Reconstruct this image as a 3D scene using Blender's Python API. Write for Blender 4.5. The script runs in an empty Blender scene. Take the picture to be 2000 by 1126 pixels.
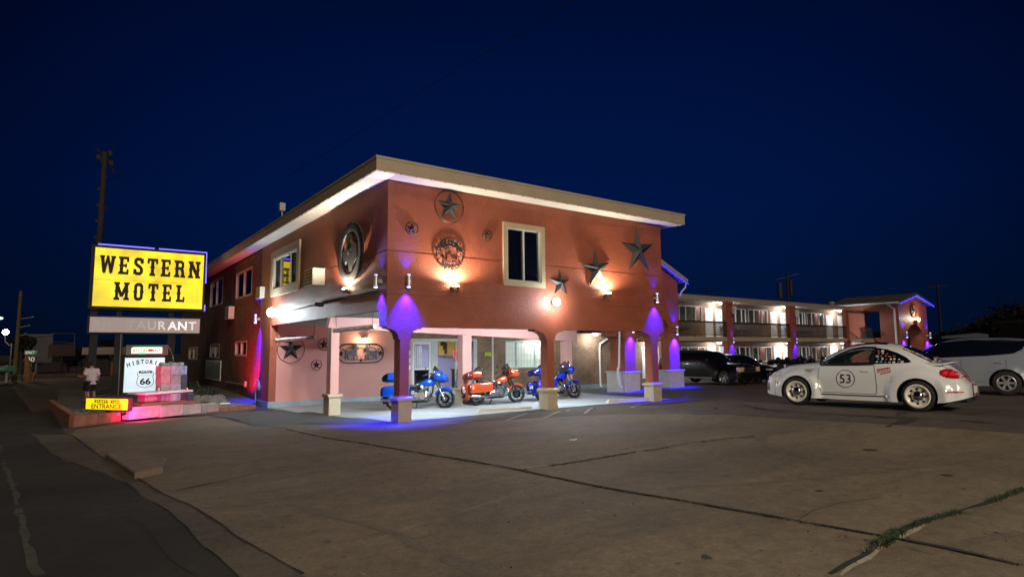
import bpy, bmesh, math, random
from mathutils import Vector, Matrix, noise as mnoise
from mathutils.geometry import tessellate_polygon
random.seed(7)
SC = bpy.context.scene
COL = SC.collection
R = math.radians
PI = math.pi
# ------------------------------------------------------------------ camera
F_PX, PITCH, YAW, ROLL = 1191.02, .102, -.626, .007
CAM = Vector((-7.265, -16.159, 1.95))
FW = Vector((math.sin(-YAW)*math.cos(PITCH), math.cos(YAW)*math.cos(PITCH), math.sin(PITCH)))
RT = Vector((math.cos(YAW), math.sin(YAW), 0))
UP = RT.cross(FW)
cd = bpy.data.cameras.new('camera'); cam = bpy.data.objects.new('camera', cd); COL.objects.link(cam)
r2 = RT*math.cos(ROLL) - UP*math.sin(ROLL); u2 = RT*math.sin(ROLL) + UP*math.cos(ROLL)
cam.matrix_world = Matrix(((r2.x, u2.x, -FW.x, CAM.x), (r2.y, u2.y, -FW.y, CAM.y), (r2.z, u2.z, -FW.z, CAM.z), (0, 0, 0, 1)))
cd.sensor_width = 36; cd.lens = F_PX/2000*36; cd.clip_end = 3000; cd.clip_start = .05
SC.camera = cam
# ------------------------------------------------------------------ render settings
SC.render.engine = 'CYCLES'
SC.cycles.use_denoising = True
SC.cycles.max_bounces = 6; SC.cycles.diffuse_bounces = 3; SC.cycles.glossy_bounces = 3
SC.cycles.transmission_bounces = 4; SC.cycles.sample_clamp_indirect = 4
SC.cycles.caustics_reflective = False; SC.cycles.caustics_refractive = False
SC.view_settings.view_transform = 'Standard'; SC.view_settings.look = 'None'
SC.view_settings.exposure = 0; SC.view_settings.gamma = 1
# ------------------------------------------------------------------ world: deep blue dusk sky
wd = bpy.data.worlds.new('World'); SC.world = wd; wd.use_nodes = True
nt = wd.node_tree; nt.nodes.clear()
wo = nt.nodes.new('ShaderNodeOutputWorld'); bg = nt.nodes.new('ShaderNodeBackground')
tc = nt.nodes.new('ShaderNodeTexCoord'); sp = nt.nodes.new('ShaderNodeSeparateXYZ')
nt.links.new(tc.outputs['Generated'], sp.inputs[0])
rp = nt.nodes.new('ShaderNodeValToRGB'); el = rp.color_ramp.elements
el[0].position = 0.0; el[0].color = (.0007, .0046, .0165, 1)
el[1].position = .95; el[1].color = (.0002, .0018, .0085, 1)
for p_, c_ in ((.06, (.0005, .0060, .029)), (.22, (.0002, .0068, .050)), (.42, (.0001, .0052, .042)), (.62, (.0001, .0030, .021))):
    e_ = el.new(p_); e_.color = (*c_, 1)
nt.links.new(sp.outputs['Z'], rp.inputs[0])
# the afterglow sits towards the north-east, the sky is darker to the far left and right
dp = nt.nodes.new('ShaderNodeVectorMath'); dp.operation = 'DOT_PRODUCT'; dp.inputs[1].default_value = (.60, .80, .05)
nt.links.new(tc.outputs['Generated'], dp.inputs[0])
mr = nt.nodes.new('ShaderNodeMapRange'); mr.inputs[1].default_value = .55; mr.inputs[2].default_value = 1.0
mr.inputs[3].default_value = .22; mr.inputs[4].default_value = 1.12; mr.interpolation_type = 'SMOOTHSTEP'
nt.links.new(dp.outputs['Value'], mr.inputs[0])
nt.links.new(rp.outputs[0], bg.inputs[0]); nt.links.new(mr.outputs[0], bg.inputs[1])
nt.links.new(bg.outputs[0], wo.inputs[0])
# ------------------------------------------------------------------ the one sun lamp: weak warm fill added from behind the camera, standing in for street light
sd = bpy.data.lights.new('sun', 'SUN'); so = bpy.data.objects.new('sun', sd); COL.objects.link(so)
sd.energy = .75; sd.angle = R(14); sd.color = (1, .78, .55)
so.rotation_euler = Vector((.30, .94, -.62)).to_track_quat('-Z', 'Y').to_euler()

# ------------------------------------------------------------------ helpers
def hash2(a, b): return (math.sin(a*127.1+b*311.7)*43758.5453) % 1.0

_M = {}
def mat(name, col, rough=.6, metal=0.0, var=.12, vs=2.5, bump=0.0, bs=60, emit=None, es=0, coat=0, spec=.5, alpha=1, dirt=None, ds=.6, trans=0):
    if name in _M: return _M[name]
    m = bpy.data.materials.new(name); m.use_nodes = True; n = m.node_tree.nodes; l = m.node_tree.links
    b = n['Principled BSDF']
    b.inputs['Roughness'].default_value = rough; b.inputs['Metallic'].default_value = metal
    b.inputs['Coat Weight'].default_value = coat; b.inputs['Coat Roughness'].default_value = .06
    b.inputs['Specular IOR Level'].default_value = spec
    b.inputs['Transmission Weight'].default_value = trans
    b.inputs['Alpha'].default_value = alpha
    t = n.new('ShaderNodeTexCoord')
    nz = n.new('ShaderNodeTexNoise'); nz.inputs['Scale'].default_value = vs; nz.inputs['Detail'].default_value = 6; nz.inputs['Roughness'].default_value = .62
    l.new(t.outputs['Object'], nz.inputs['Vector'])
    cr = n.new('ShaderNodeValToRGB')
    cr.color_ramp.elements[0].position = .3; cr.color_ramp.elements[1].position = .7
    cr.color_ramp.elements[0].color = (*[max(0, c*(1-var)) for c in col], 1)
    cr.color_ramp.elements[1].color = (*[min(1, c*(1+var)) for c in col], 1)
    l.new(nz.outputs['Fac'], cr.inputs[0])
    out = cr.outputs[0]
    if dirt:
        n2 = n.new('ShaderNodeTexNoise'); n2.inputs['Scale'].default_value = ds; n2.inputs['Detail'].default_value = 9; n2.inputs['Roughness'].default_value = .7
        l.new(t.outputs['Object'], n2.inputs['Vector'])
        r_ = n.new('ShaderNodeValToRGB'); r_.color_ramp.elements[0].position = .46; r_.color_ramp.elements[1].position = .66
        r_.color_ramp.elements[0].color = (0, 0, 0, 1); r_.color_ramp.elements[1].color = (.75, .75, .75, 1)
        l.new(n2.outputs['Fac'], r_.inputs[0])
        mx = n.new('ShaderNodeMix'); mx.data_type = 'RGBA'; mx.inputs[7].default_value = (*dirt, 1)
        l.new(r_.outputs[0], mx.inputs[0]); l.new(out, mx.inputs[6]); out = mx.outputs[2]
    l.new(out, b.inputs['Base Color'])
    if bump:
        nb = n.new('ShaderNodeTexNoise'); nb.inputs['Scale'].default_value = bs; nb.inputs['Detail'].default_value = 5
        l.new(t.outputs['Object'], nb.inputs['Vector'])
        bp = n.new('ShaderNodeBump'); bp.inputs['Strength'].default_value = bump; bp.inputs['Distance'].default_value = .02
        l.new(nb.outputs['Fac'], bp.inputs['Height']); l.new(bp.outputs[0], b.inputs['Normal'])
    if emit:
        b.inputs['Emission Color'].default_value = (*emit, 1); b.inputs['Emission Strength'].default_value = es
    _M[name] = m
    return m

def brick_mat(name, c1, c2, mortar, scale=1.0, rough=.85, bh=.075, bw=.24):
    m = bpy.data.materials.new(name); m.use_nodes = True; n = m.node_tree.nodes; l = m.node_tree.links; b = n['Principled BSDF']
    b.inputs['Roughness'].default_value = rough
    g = n.new('ShaderNodeNewGeometry'); s = n.new('ShaderNodeSeparateXYZ'); l.new(g.outputs['Position'], s.inputs[0])
    a = n.new('ShaderNodeMath'); a.operation = 'ADD'; l.new(s.outputs['X'], a.inputs[0]); l.new(s.outputs['Y'], a.inputs[1])
    c = n.new('ShaderNodeCombineXYZ'); l.new(a.outputs[0], c.inputs[0]); l.new(s.outputs['Z'], c.inputs[1])
    bt = n.new('ShaderNodeTexBrick'); bt.inputs['Scale'].default_value = scale
    bt.inputs['Brick Width'].default_value = bw; bt.inputs['Row Height'].default_value = bh; bt.inputs['Mortar Size'].default_value = .008
    bt.inputs['Color1'].default_value = (*c1, 1); bt.inputs['Color2'].default_value = (*c2, 1); bt.inputs['Mortar'].default_value = (*mortar, 1)
    l.new(c.outputs[0], bt.inputs['Vector'])
    nz = n.new('ShaderNodeTexNoise'); nz.inputs['Scale'].default_value = 1.3; nz.inputs['Detail'].default_value = 7; l.new(g.outputs['Position'], nz.inputs['Vector'])
    mr = n.new('ShaderNodeMapRange'); mr.inputs[1].default_value = .3; mr.inputs[2].default_value = .7; mr.inputs[3].default_value = .7; mr.inputs[4].default_value = 1.25
    l.new(nz.outputs['Fac'], mr.inputs[0])
    mx = n.new('ShaderNodeVectorMath'); mx.operation = 'SCALE'; l.new(bt.outputs['Color'], mx.inputs[0]); l.new(mr.outputs[0], mx.inputs['Scale'])
    l.new(mx.outputs[0], b.inputs['Base Color'])
    bp = n.new('ShaderNodeBump'); bp.inputs['Strength'].default_value = .8; bp.inputs['Distance'].default_value = .012; bp.invert = True
    l.new(bt.outputs['Fac'], bp.inputs['Height']); l.new(bp.outputs[0], b.inputs['Normal'])
    return m

def paving(name, c0, c1, c2, rough=.86, rot=.5, grain=.30, bump=.5, ss=(.10, 1.1), bs=45):
    """weathered paving: broad mottling, long tyre-swept streaks, fine grain and dark spots"""
    m = bpy.data.materials.new(name); m.use_nodes = True; n = m.node_tree.nodes; l = m.node_tree.links; b = n['Principled BSDF']
    b.inputs['Roughness'].default_value = rough; b.inputs['Specular IOR Level'].default_value = .35
    t = n.new('ShaderNodeTexCoord')
    def nz(scale, det, rgh, vec=None):
        x = n.new('ShaderNodeTexNoise'); x.inputs['Scale'].default_value = scale; x.inputs['Detail'].default_value = det; x.inputs['Roughness'].default_value = rgh
        l.new(vec or t.outputs['Object'], x.inputs['Vector']); return x.outputs['Fac']
    def rng(s, a, b_, c, d):
        x = n.new('ShaderNodeMapRange'); x.inputs[1].default_value = a; x.inputs[2].default_value = b_; x.inputs[3].default_value = c; x.inputs[4].default_value = d; l.new(s, x.inputs[0]); return x.outputs[0]
    def mix(f, a, b_):
        x = n.new('ShaderNodeMix'); x.data_type = 'RGBA'; l.new(f, x.inputs[0])
        for s, i in ((a, 6), (b_, 7)):
            if isinstance(s, tuple): x.inputs[i].default_value = (*s, 1)
            else: l.new(s, x.inputs[i])
        return x.outputs[2]
    mp = n.new('ShaderNodeMapping'); mp.inputs['Rotation'].default_value = (0, 0, rot); mp.inputs['Scale'].default_value = (ss[0], ss[1], 1); l.new(t.outputs['Object'], mp.inputs['Vector'])
    c = mix(rng(nz(.33, 8, .62), .36, .64, 0, 1), c0, c1)
    c = mix(rng(nz(1.6, 7, .7, mp.outputs[0]), .46, .72, 0, .42), c, c2)
    c = mix(rng(nz(2.3, 9, .75), .56, .74, 0, .55), c, c2)
    c = mix(rng(nz(13, 3, .5), .69, .73, 0, .55), c, tuple(v*.35 for v in c2))
    c = mix(rng(nz(.8, 6, .7), .60, .72, 0, .5), c, tuple(min(1, v*1.35) for v in c0))
    g = n.new('ShaderNodeVectorMath'); g.operation = 'SCALE'; l.new(c, g.inputs[0]); mm = n.new('ShaderNodeMath'); mm.operation = 'MULTIPLY'; l.new(rng(nz(95, 4, .8), .3, .7, 1-grain, 1+grain), mm.inputs[0]); l.new(rng(nz(17, 6, .85), .30, .70, .72, 1.28), mm.inputs[1])
    m2 = n.new('ShaderNodeMath'); m2.operation = 'MULTIPLY'; l.new(mm.outputs[0], m2.inputs[0]); l.new(rng(nz(5.5, 4, .7), .35, .65, .86, 1.14), m2.inputs[1]); l.new(m2.outputs[0], g.inputs['Scale'])
    l.new(g.outputs[0], b.inputs['Base Color'])
    bp = n.new('ShaderNodeBump'); bp.inputs['Strength'].default_value = bump; bp.inputs['Distance'].default_value = .015; l.new(nz(bs, 8, .75), bp.inputs['Height']); l.new(bp.outputs[0], b.inputs['Normal'])
    return m

class MB:
    def __init__(s): s.v = []; s.f = []; s.m = []; s.cur = 0
    def add(s, vs, fs, M=None):
        o = len(s.v)
        for p in vs:
            p = Vector(p); s.v.append(M @ p if M else p)
        for f in fs: s.f.append([o+i for i in f]); s.m.append(s.cur)
        return s
    def mi(s, i): s.cur = i; return s
    def box(s, x0, x1, y0, y1, z0, z1, M=None):
        if x0 > x1: x0, x1 = x1, x0
        if y0 > y1: y0, y1 = y1, y0
        if z0 > z1: z0, z1 = z1, z0
        return s.add([(x0,y0,z0),(x1,y0,z0),(x1,y1,z0),(x0,y1,z0),(x0,y0,z1),(x1,y0,z1),(x1,y1,z1),(x0,y1,z1)],
                     [(0,3,2,1),(4,5,6,7),(0,1,5,4),(1,2,6,5),(2,3,7,6),(3,0,4,7)], M)
    def bbox(s, x0, x1, y0, y1, z0, z1, b=.01, M=None):
        # box with bevelled edges
        bm = bmesh.new(); bmesh.ops.create_cube(bm, size=1)
        for v in bm.verts: v.co = Vector(((x0+x1)/2+v.co.x*(x1-x0), (y0+y1)/2+v.co.y*(y1-y0), (z0+z1)/2+v.co.z*(z1-z0)))
        bmesh.ops.bevel(bm, geom=bm.edges[:], offset=b, segments=2, affect='EDGES', profile=.5)
        s.frombm(bm, M); return s
    def frombm(s, bm, M=None):
        bm.verts.index_update()
        s.add([v.co.copy() for v in bm.verts], [[v.index for v in f.verts] for f in bm.faces], M); bm.free()
    def cyl(s, p, q, r0, r1=None, n=16, cap=True):
        p = Vector(p); q = Vector(q); r1 = r0 if r1 is None else r1
        d = q-p; L = d.length
        if L < 1e-6: return s
        M = Matrix.Translation(p) @ d.to_track_quat('Z', 'Y').to_matrix().to_4x4()
        vs = [(math.cos(2*PI*i/n)*r0, math.sin(2*PI*i/n)*r0, 0) for i in range(n)] + [(math.cos(2*PI*i/n)*r1, math.sin(2*PI*i/n)*r1, L) for i in range(n)]
        fs = [(i, (i+1) % n, n+(i+1) % n, n+i) for i in range(n)]
        if cap: fs += [tuple(range(n-1, -1, -1)), tuple(range(n, 2*n))]
        return s.add(vs, fs, M)
    def tube(s, pts, r, n=8, close=False):
        pts = [Vector(p) for p in pts]; k = len(pts); rs = r if isinstance(r, (list, tuple)) else [r]*k
        vs = []; prev = None
        for i, p in enumerate(pts):
            t = (pts[(i+1) % k]-pts[i-1]) if close else (pts[min(i+1, k-1)]-pts[max(i-1, 0)])
            t.normalize()
            if prev is None: a = t.orthogonal().normalized()
            else: a = (prev - t*prev.dot(t)); a = a.normalized() if a.length > 1e-5 else t.orthogonal().normalized()
            prev = a; b = t.cross(a)
            for j in range(n):
                an = 2*PI*j/n; vs.append(p + a*math.cos(an)*rs[i] + b*math.sin(an)*rs[i])
        fs = []
        for i in range(k if close else k-1):
            for j in range(n):
                i2 = (i+1) % k
                fs.append((i*n+j, i*n+(j+1) % n, i2*n+(j+1) % n, i2*n+j))
        if not close: fs += [tuple(range(n-1, -1, -1)), tuple((k-1)*n+j for j in range(n))]
        return s.add(vs, fs)
    def lathe(s, prof, n=28, M=None, close=False):
        # prof: (r, h) list around local Z
        k = len(prof); vs = []; fs = []
        for (r_, h) in prof:
            for j in range(n): vs.append((math.cos(2*PI*j/n)*r_, math.sin(2*PI*j/n)*r_, h))
        rng = k if close else k-1
        for i in range(rng):
            i2 = (i+1) % k
            for j in range(n): fs.append((i*n+j, i*n+(j+1) % n, i2*n+(j+1) % n, i2*n+j))
        return s.add(vs, fs, M)
    def prism(s, poly, d0, d1, M=None):
        # poly (x, y) in local XY, extruded d0..d1 along Z
        n = len(poly)
        A = sum(poly[i][0]*poly[(i+1) % n][1]-poly[(i+1) % n][0]*poly[i][1] for i in range(n))
        if A < 0: poly = poly[::-1]
        tri = tessellate_polygon([[Vector((x, y, 0)) for x, y in poly]])
        vs = [(x, y, d0) for x, y in poly] + [(x, y, d1) for x, y in poly]
        fs = []
        for t in tri:
            a, b, c = t
            ar = (poly[b][0]-poly[a][0])*(poly[c][1]-poly[a][1])-(poly[c][0]-poly[a][0])*(poly[b][1]-poly[a][1])
            if ar < 0: a, b, c = c, b, a
            fs += [(a+n, b+n, c+n), (c, b, a)]
        fs += [(i, (i+1) % n, n+(i+1) % n, n+i) for i in range(n)]
        return s.add(vs, fs, M)
    def sphere(s, c, r, nu=16, nv=10, sc=(1, 1, 1)):
        vs = []; fs = []
        for i in range(nv+1):
            th = PI*i/nv
            for j in range(nu):
                ph = 2*PI*j/nu
                vs.append((c[0]+r*sc[0]*math.sin(th)*math.cos(ph), c[1]+r*sc[1]*math.sin(th)*math.sin(ph), c[2]+r*sc[2]*math.cos(th)))
        for i in range(nv):
            for j in range(nu): fs.append((i*nu+j, (i+1)*nu+j, (i+1)*nu+(j+1) % nu, i*nu+(j+1) % nu))
        return s.add(vs, fs)

def pmat(o):
    M = Matrix.Identity(4)
    while o: M = o.matrix_basis @ M; o = o.parent
    return M

def obj(name, mb, m, parent=None, world=True, smooth=False, bevel=0, label=None, sub=0, weld=False):
    me = bpy.data.meshes.new(name)
    me.from_pydata([tuple(v) for v in mb.v], [], mb.f)
    ms = m if isinstance(m, (list, tuple)) else [m]
    for x in ms: me.materials.append(x)
    if len(ms) > 1: me.polygons.foreach_set('material_index', mb.m)
    if weld:
        bm = bmesh.new(); bm.from_mesh(me); bmesh.ops.remove_doubles(bm, verts=bm.verts, dist=1e-4); bmesh.ops.recalc_face_normals(bm, faces=bm.faces); bm.to_mesh(me); bm.free()
    if smooth:
        me.polygons.foreach_set('use_smooth', [True]*len(me.polygons))
        try: me.set_sharp_from_angle(angle=R(38))
        except Exception: pass
    if world and parent is not None: me.transform(pmat(parent).inverted())
    me.update()
    o = bpy.data.objects.new(name, me); COL.objects.link(o)
    if parent is not None: o.parent = parent
    if bevel:
        b = o.modifiers.new('bevel', 'BEVEL'); b.width = bevel; b.segments = 2; b.limit_method = 'ANGLE'; b.angle_limit = R(40)
    if sub:
        s_ = o.modifiers.new('sub', 'SUBSURF'); s_.levels = sub; s_.render_levels = sub
    if label: o['label'] = label
    return o

def tag(o, label=None, cat=None, group=None, kind=None):
    if label: o['label'] = label
    if cat: o['category'] = cat
    if group: o['group'] = group
    if kind: o['kind'] = kind
    return o
def thing(name, label, cat, loc=(0, 0, 0), rz=0, group=None):
    o = bpy.data.objects.new(name, None); COL.objects.link(o); o.empty_display_size = .2
    o.location = loc; o.rotation_euler = (0, 0, rz)
    return tag(o, label, cat, group)
def solo(name, mb, m, label, cat, group=None, **k):
    # a thing made of one mesh, its origin moved to its base
    c = Vector((sum(v.x for v in mb.v)/len(mb.v), sum(v.y for v in mb.v)/len(mb.v), min(v.z for v in mb.v)))
    mb.v = [v-c for v in mb.v]
    o = obj(name, mb, m, None, **k); o.location = c
    return tag(o, label, cat, group)
def struct(name, mb, m, **k):
    o = obj(name, mb, m, None, **k); o['kind'] = 'structure'; return o
def copy_tree(o, parent=None):
    c = o.copy(); COL.objects.link(c); c.parent = parent
    for ch in list(o.children): copy_tree(ch, c)
    return c

_fc = {}
def textpoly(s_, size=1, font_bold=0, space=1.0):
    k = (s_, size, font_bold, space)
    if k in _fc: return _fc[k]
    cu = bpy.data.curves.new('t', 'FONT'); cu.body = s_; cu.size = size; cu.align_x = 'CENTER'; cu.align_y = 'CENTER'
    cu.offset = font_bold; cu.space_character = space; cu.resolution_u = 4
    o = bpy.data.objects.new('t', cu); COL.objects.link(o)
    dg = bpy.context.evaluated_depsgraph_get()
    me = bpy.data.meshes.new_from_object(o.evaluated_get(dg))
    vs = [v.co.copy() for v in me.vertices]; fs = [list(p.vertices) for p in me.polygons]
    bpy.data.objects.remove(o); bpy.data.curves.remove(cu); bpy.data.meshes.remove(me)
    _fc[k] = (vs, fs); return vs, fs
def addtext(mb, s_, M, size=1, bold=0, width=None, height=None, space=1.0):
    vs, fs = textpoly(s_, size, bold, space)
    x0 = min(v.x for v in vs); x1 = max(v.x for v in vs); y0 = min(v.y for v in vs); y1 = max(v.y for v in vs)
    sx = width/(x1-x0) if width else 1; sy = height/(y1-y0) if height else (sx if width else 1)
    mb.add([((v.x-(x0+x1)/2)*sx, (v.y-(y0+y1)/2)*sy, 0) for v in vs], fs, M)
# frames: local XY plane -> a wall facing -y / facing -x (local Z points out of the wall)
def on_y(x, y, z, ang=0): return Matrix.Translation((x, y, z)) @ Matrix.Rotation(PI/2, 4, 'X') @ Matrix.Rotation(ang, 4, 'Z')
def on_x(x, y, z, ang=0): return Matrix.Translation((x, y, z)) @ Matrix.Rotation(-PI/2, 4, 'Z') @ Matrix.Rotation(PI/2, 4, 'X') @ Matrix.Rotation(ang, 4, 'Z')

def light(kind, loc, energy, color, parent=None, size=.1, target=None, spot=None, blend=.5, name='lamp_light', maxr=None):
    d = bpy.data.lights.new(name, kind); d.energy = energy; d.color = color
    if kind == 'AREA': d.shape = 'RECTANGLE'; d.size = size if not isinstance(size, tuple) else size[0]; d.size_y = d.size if not isinstance(size, tuple) else size[1]
    else: d.shadow_soft_size = size
    if kind == 'SPOT': d.spot_size = spot; d.spot_blend = blend
    o = bpy.data.objects.new(name, d); COL.objects.link(o)
    Mw = Matrix.Translation(loc)
    if target is not None: Mw = Mw @ (Vector(target)-Vector(loc)).to_track_quat('-Z', 'Y').to_matrix().to_4x4()
    if parent is not None: o.parent = parent; Mw = pmat(parent).inverted() @ Mw
    o.matrix_basis = Mw
    return o

# ------------------------------------------------------------------ terrain
CP = [(-7.3,-16.2,.34),(-7,-10,.22),(-6.3,-5,.06),(-7,1,-.05),(-7,7,-.28),(-1.2,9.3,-.42),(-3,4,-.2),(-2,0,-.03),
      (0,0,-.05),(5.9,0,-.03),(11.4,0,-.03),(0,4.7,-.2),(6,4.7,-.14),(12,4.7,-.04),(0,12.4,-.5),(6,12.4,-.46),(14,12.4,-.47),(20.5,12.4,-.44),
      (3,2.5,-.1),(9,2.5,-.07),(3,8,-.3),(9,8,-.28),(15,8,-.2),
      (26,11.5,0),(35,11,0),(50,11,.05),(19,4.5,.05),(17,5,.05),(23,4,0),(7.1,-7.9,.6),(7.6,-10.4,.6),(8,-13,.6),(3,-5,.17),(6,-3,.18),(12,-3,.25),
      (14.6,-10,.57),(15,-7,.5),(25,-10,.5),(45,-4,.2),(0,-9,.27),(-2,-14,.37),(4,-15,.52),(12,-16,.6),(2,-11,.42),(-9,-12,.2),(-9,0,-.1),(-9,12,-.3),
      (-10,30,-.35),(-12,60,-.35),(-12,120,-.4),(-40,40,-.4),(70,30,.1),(120,0,.3),(120,120,.1),(0,-60,.4),(-60,-20,0),(60,-60,.5),(0,60,-.3),(-25,-5,0)]
def H(x, y):
    n = 0; d = 0
    for (a, b, c) in CP:
        q = (x-a)**2+(y-b)**2+.35
        w = 1/q**1.7; n += w*c; d += w
    return n/d
def ray(px, py):
    a, b = px-1000, 563-py; c, s = math.cos(ROLL), math.sin(ROLL)
    return RT*(c*a+s*b) + UP*(-s*a+c*b) + FW*F_PX
def at(px, py):
    """the point of the ground the pixel looks at"""
    d = ray(px, py); z = 0
    for i in range(25):
        t = (z-CAM.z)/d.z; p = CAM+d*t; z = z*.4+H(p.x, p.y)*.6
    return Vector((p.x, p.y))
def plane(px, py, ax, v):
    d = ray(px, py); return CAM + d*((v-CAM[ax])/d[ax])
def deep(px, py, D): return CAM + ray(px, py)*(D/F_PX)

def drape(name, poly, m, off=.004, step=.6, kind='structure', label=None):
    bm = bmesh.new()
    vs = [bm.verts.new((p[0], p[1], 0)) for p in poly]
    bm.faces.new(vs); bmesh.ops.triangulate(bm, faces=bm.faces[:])
    xs = [p[0] for p in poly]; ys = [p[1] for p in poly]
    for ax, lo, hi in ((0, min(xs), max(xs)), (1, min(ys), max(ys))):
        c = math.floor(lo/step)*step+step
        while c < hi:
            no = (1, 0, 0) if ax == 0 else (0, 1, 0); co = (c, 0, 0) if ax == 0 else (0, c, 0)
            bmesh.ops.bisect_plane(bm, geom=bm.verts[:]+bm.edges[:]+bm.faces[:], plane_co=co, plane_no=no)
            c += step if abs(c) < 25 else step*4
    for v in bm.verts: v.co.z = H(v.co.x, v.co.y)+off
    bmesh.ops.recalc_face_normals(bm, faces=bm.faces)
    if sum(f.normal.z for f in bm.faces) < 0: bmesh.ops.reverse_faces(bm, faces=bm.faces)
    me = bpy.data.meshes.new(name); bm.to_mesh(me); bm.free(); me.materials.append(m)
    me.polygons.foreach_set('use_smooth', [True]*len(me.polygons))
    o = bpy.data.objects.new(name, me); COL.objects.link(o)
    if kind: o['kind'] = kind
    return o
def ribbon_mb(mb, pts, w, off=.006, seg=.25, wob=.03, wv=.5, seed=0):
    """a crack or painted line lying on the ground"""
    rs = random.Random(seed); P = []
    for i in range(len(pts)-1):
        a = Vector(pts[i][:2]); b = Vector(pts[i+1][:2]); k = max(1, int((b-a).length/seg))
        for j in range(k): P.append(a.lerp(b, j/k))
    P.append(Vector(pts[-1][:2])); n = len(P)
    Q = []
    for i, p in enumerate(P):
        t = (P[min(i+1, n-1)]-P[max(i-1, 0)]); t.normalize(); nn = Vector((-t.y, t.x))
        c = p+nn*wob*(rs.random()-.5)*2
        ww = w*(1+wv*(rs.random()-.5)*2)/2
        Q.append((c+nn*ww, c-nn*ww))
    vs = []
    for a, b in Q: vs += [(a.x, a.y, H(a.x, a.y)+off), (b.x, b.y, H(b.x, b.y)+off)]
    mb.add(vs, [(2*i+1, 2*i+3, 2*i+2, 2*i) for i in range(n-1)])
# ------------------------------------------------------------------ materials
M_ASPH = paving('asphalt', (.095, .074, .056), (.070, .056, .044), (.040, .034, .028), .9, grain=.5, bump=.9, ss=(.3, .8))
M_CONC = paving('concrete', (.196, .152, .098), (.129, .100, .066), (.066, .052, .035), .84, rot=-.55, grain=.34, bump=.9)
M_CONC2 = mat('concrete_floor', (.30, .31, .31), .8, var=.14, vs=.8, bump=.2, bs=70, dirt=(.20, .20, .20), ds=.5)
M_GUT = paving('gutter_concrete', (.115, .092, .068), (.070, .056, .042), (.022, .019, .015), .9, rot=1.4, grain=.5, bump=.9, ss=(.3, 1.2))
M_ROAD = paving('road_asphalt', (.036, .031, .024), (.014, .012, .010), (.006, .005, .004), .9, rot=1.45, grain=.8, bump=1, ss=(.25, 1.0), bs=60)
M_PATCH = paving('patch_asphalt', (.060, .060, .060), (.042, .042, .042), (.022, .022, .022), .85, grain=.5, bump=.8)
M_CRACK = mat('crack', (.010, .009, .008), 1, var=.3)
M_PALE = mat('pale_filler', (.30, .26, .19), .9, var=.35, vs=8)
M_GRASS = mat('grass_blades', (.030, .052, .016), .8, var=.5, vs=9)
M_DRY = mat('dry_grass', (.11, .085, .042), .9, var=.5, vs=9)
M_TERRA = mat('terracotta_stucco', (.335, .090, .046), .55, var=.18, vs=.9, bump=.8, bs=22, spec=.5, dirt=(.245, .064, .034), ds=.7)
M_PINK = mat('salmon_stucco', (.62, .315, .27), .7, var=.06, vs=.8, bump=.3, bs=40)
M_CREAM = mat('cream_pedestal', (.50, .41, .28), .7, var=.08, vs=3, bump=.2, bs=40)
M_FASCIA = mat('tan_fascia', (.42, .34, .24), .6, var=.08, vs=1.5)
M_SOFFIT = mat('white_soffit', (.72, .69, .64), .7, var=.05, vs=1)
M_CEIL = mat('grey_ceiling', (.42, .41, .38), .8, var=.15, vs=1.4)
M_TRIM = mat('tan_window_trim', (.45, .37, .24), .6, var=.07, vs=4)
M_ALU = mat('pale_frame', (.62, .61, .56), .45, var=.05)
M_DARK = mat('black_metal', (.010, .010, .011), .7, 0.0, var=.3, vs=14, bump=.15, bs=30)
M_STAR = mat('dark_star_metal', (.009, .010, .013), .55, 0.0, var=.35, vs=6, bump=.2, bs=30, spec=.55)
M_GLASS = mat('night_glass', (.004, .006, .012), .02, var=.1, spec=1.0, coat=1)
M_CURT = mat('curtained_glass', (.10, .11, .105), .12, var=.45, vs=5, spec=1, coat=.6)
M_WHITE = mat('white_paint', (.80, .80, .78), .45, var=.03)
M_WDOOR = mat('white_door', (.82, .85, .84), .4, var=.03)
M_STRIP = mat('blue_base_paint', (.30, .42, .47), .7, var=.15, vs=3)
M_BRICK = brick_mat('tan_brick', (.34, .20, .115), (.25, .135, .075), (.20, .15, .11))
M_RBRICK = brick_mat('red_brick', (.165, .075, .05), (.105, .045, .032), (.07, .05, .04))
M_ROOF = mat('roofing', (.09, .08, .07), .9, var=.2)
M_BLOCK = mat('red_kerb_block', (.30, .12, .075), .85, var=.25, vs=3, bump=.4, bs=50)
M_GREY = mat('grey_plastic', (.30, .30, .30), .5, var=.1)
M_CHROME = mat('chrome', (.75, .76, .78), .12, 1.0, var=.1, vs=20)
M_BLACKP = mat('black_plastic', (.015, .015, .017), .4, var=.2)
M_RUB = mat('rubber', (.014, .013, .012), .8, var=.2, vs=12, bump=.3, bs=80)
M_WOOD = mat('weathered_wood', (.035, .028, .022), .9, var=.3, vs=6, bump=.4, bs=30)

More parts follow.
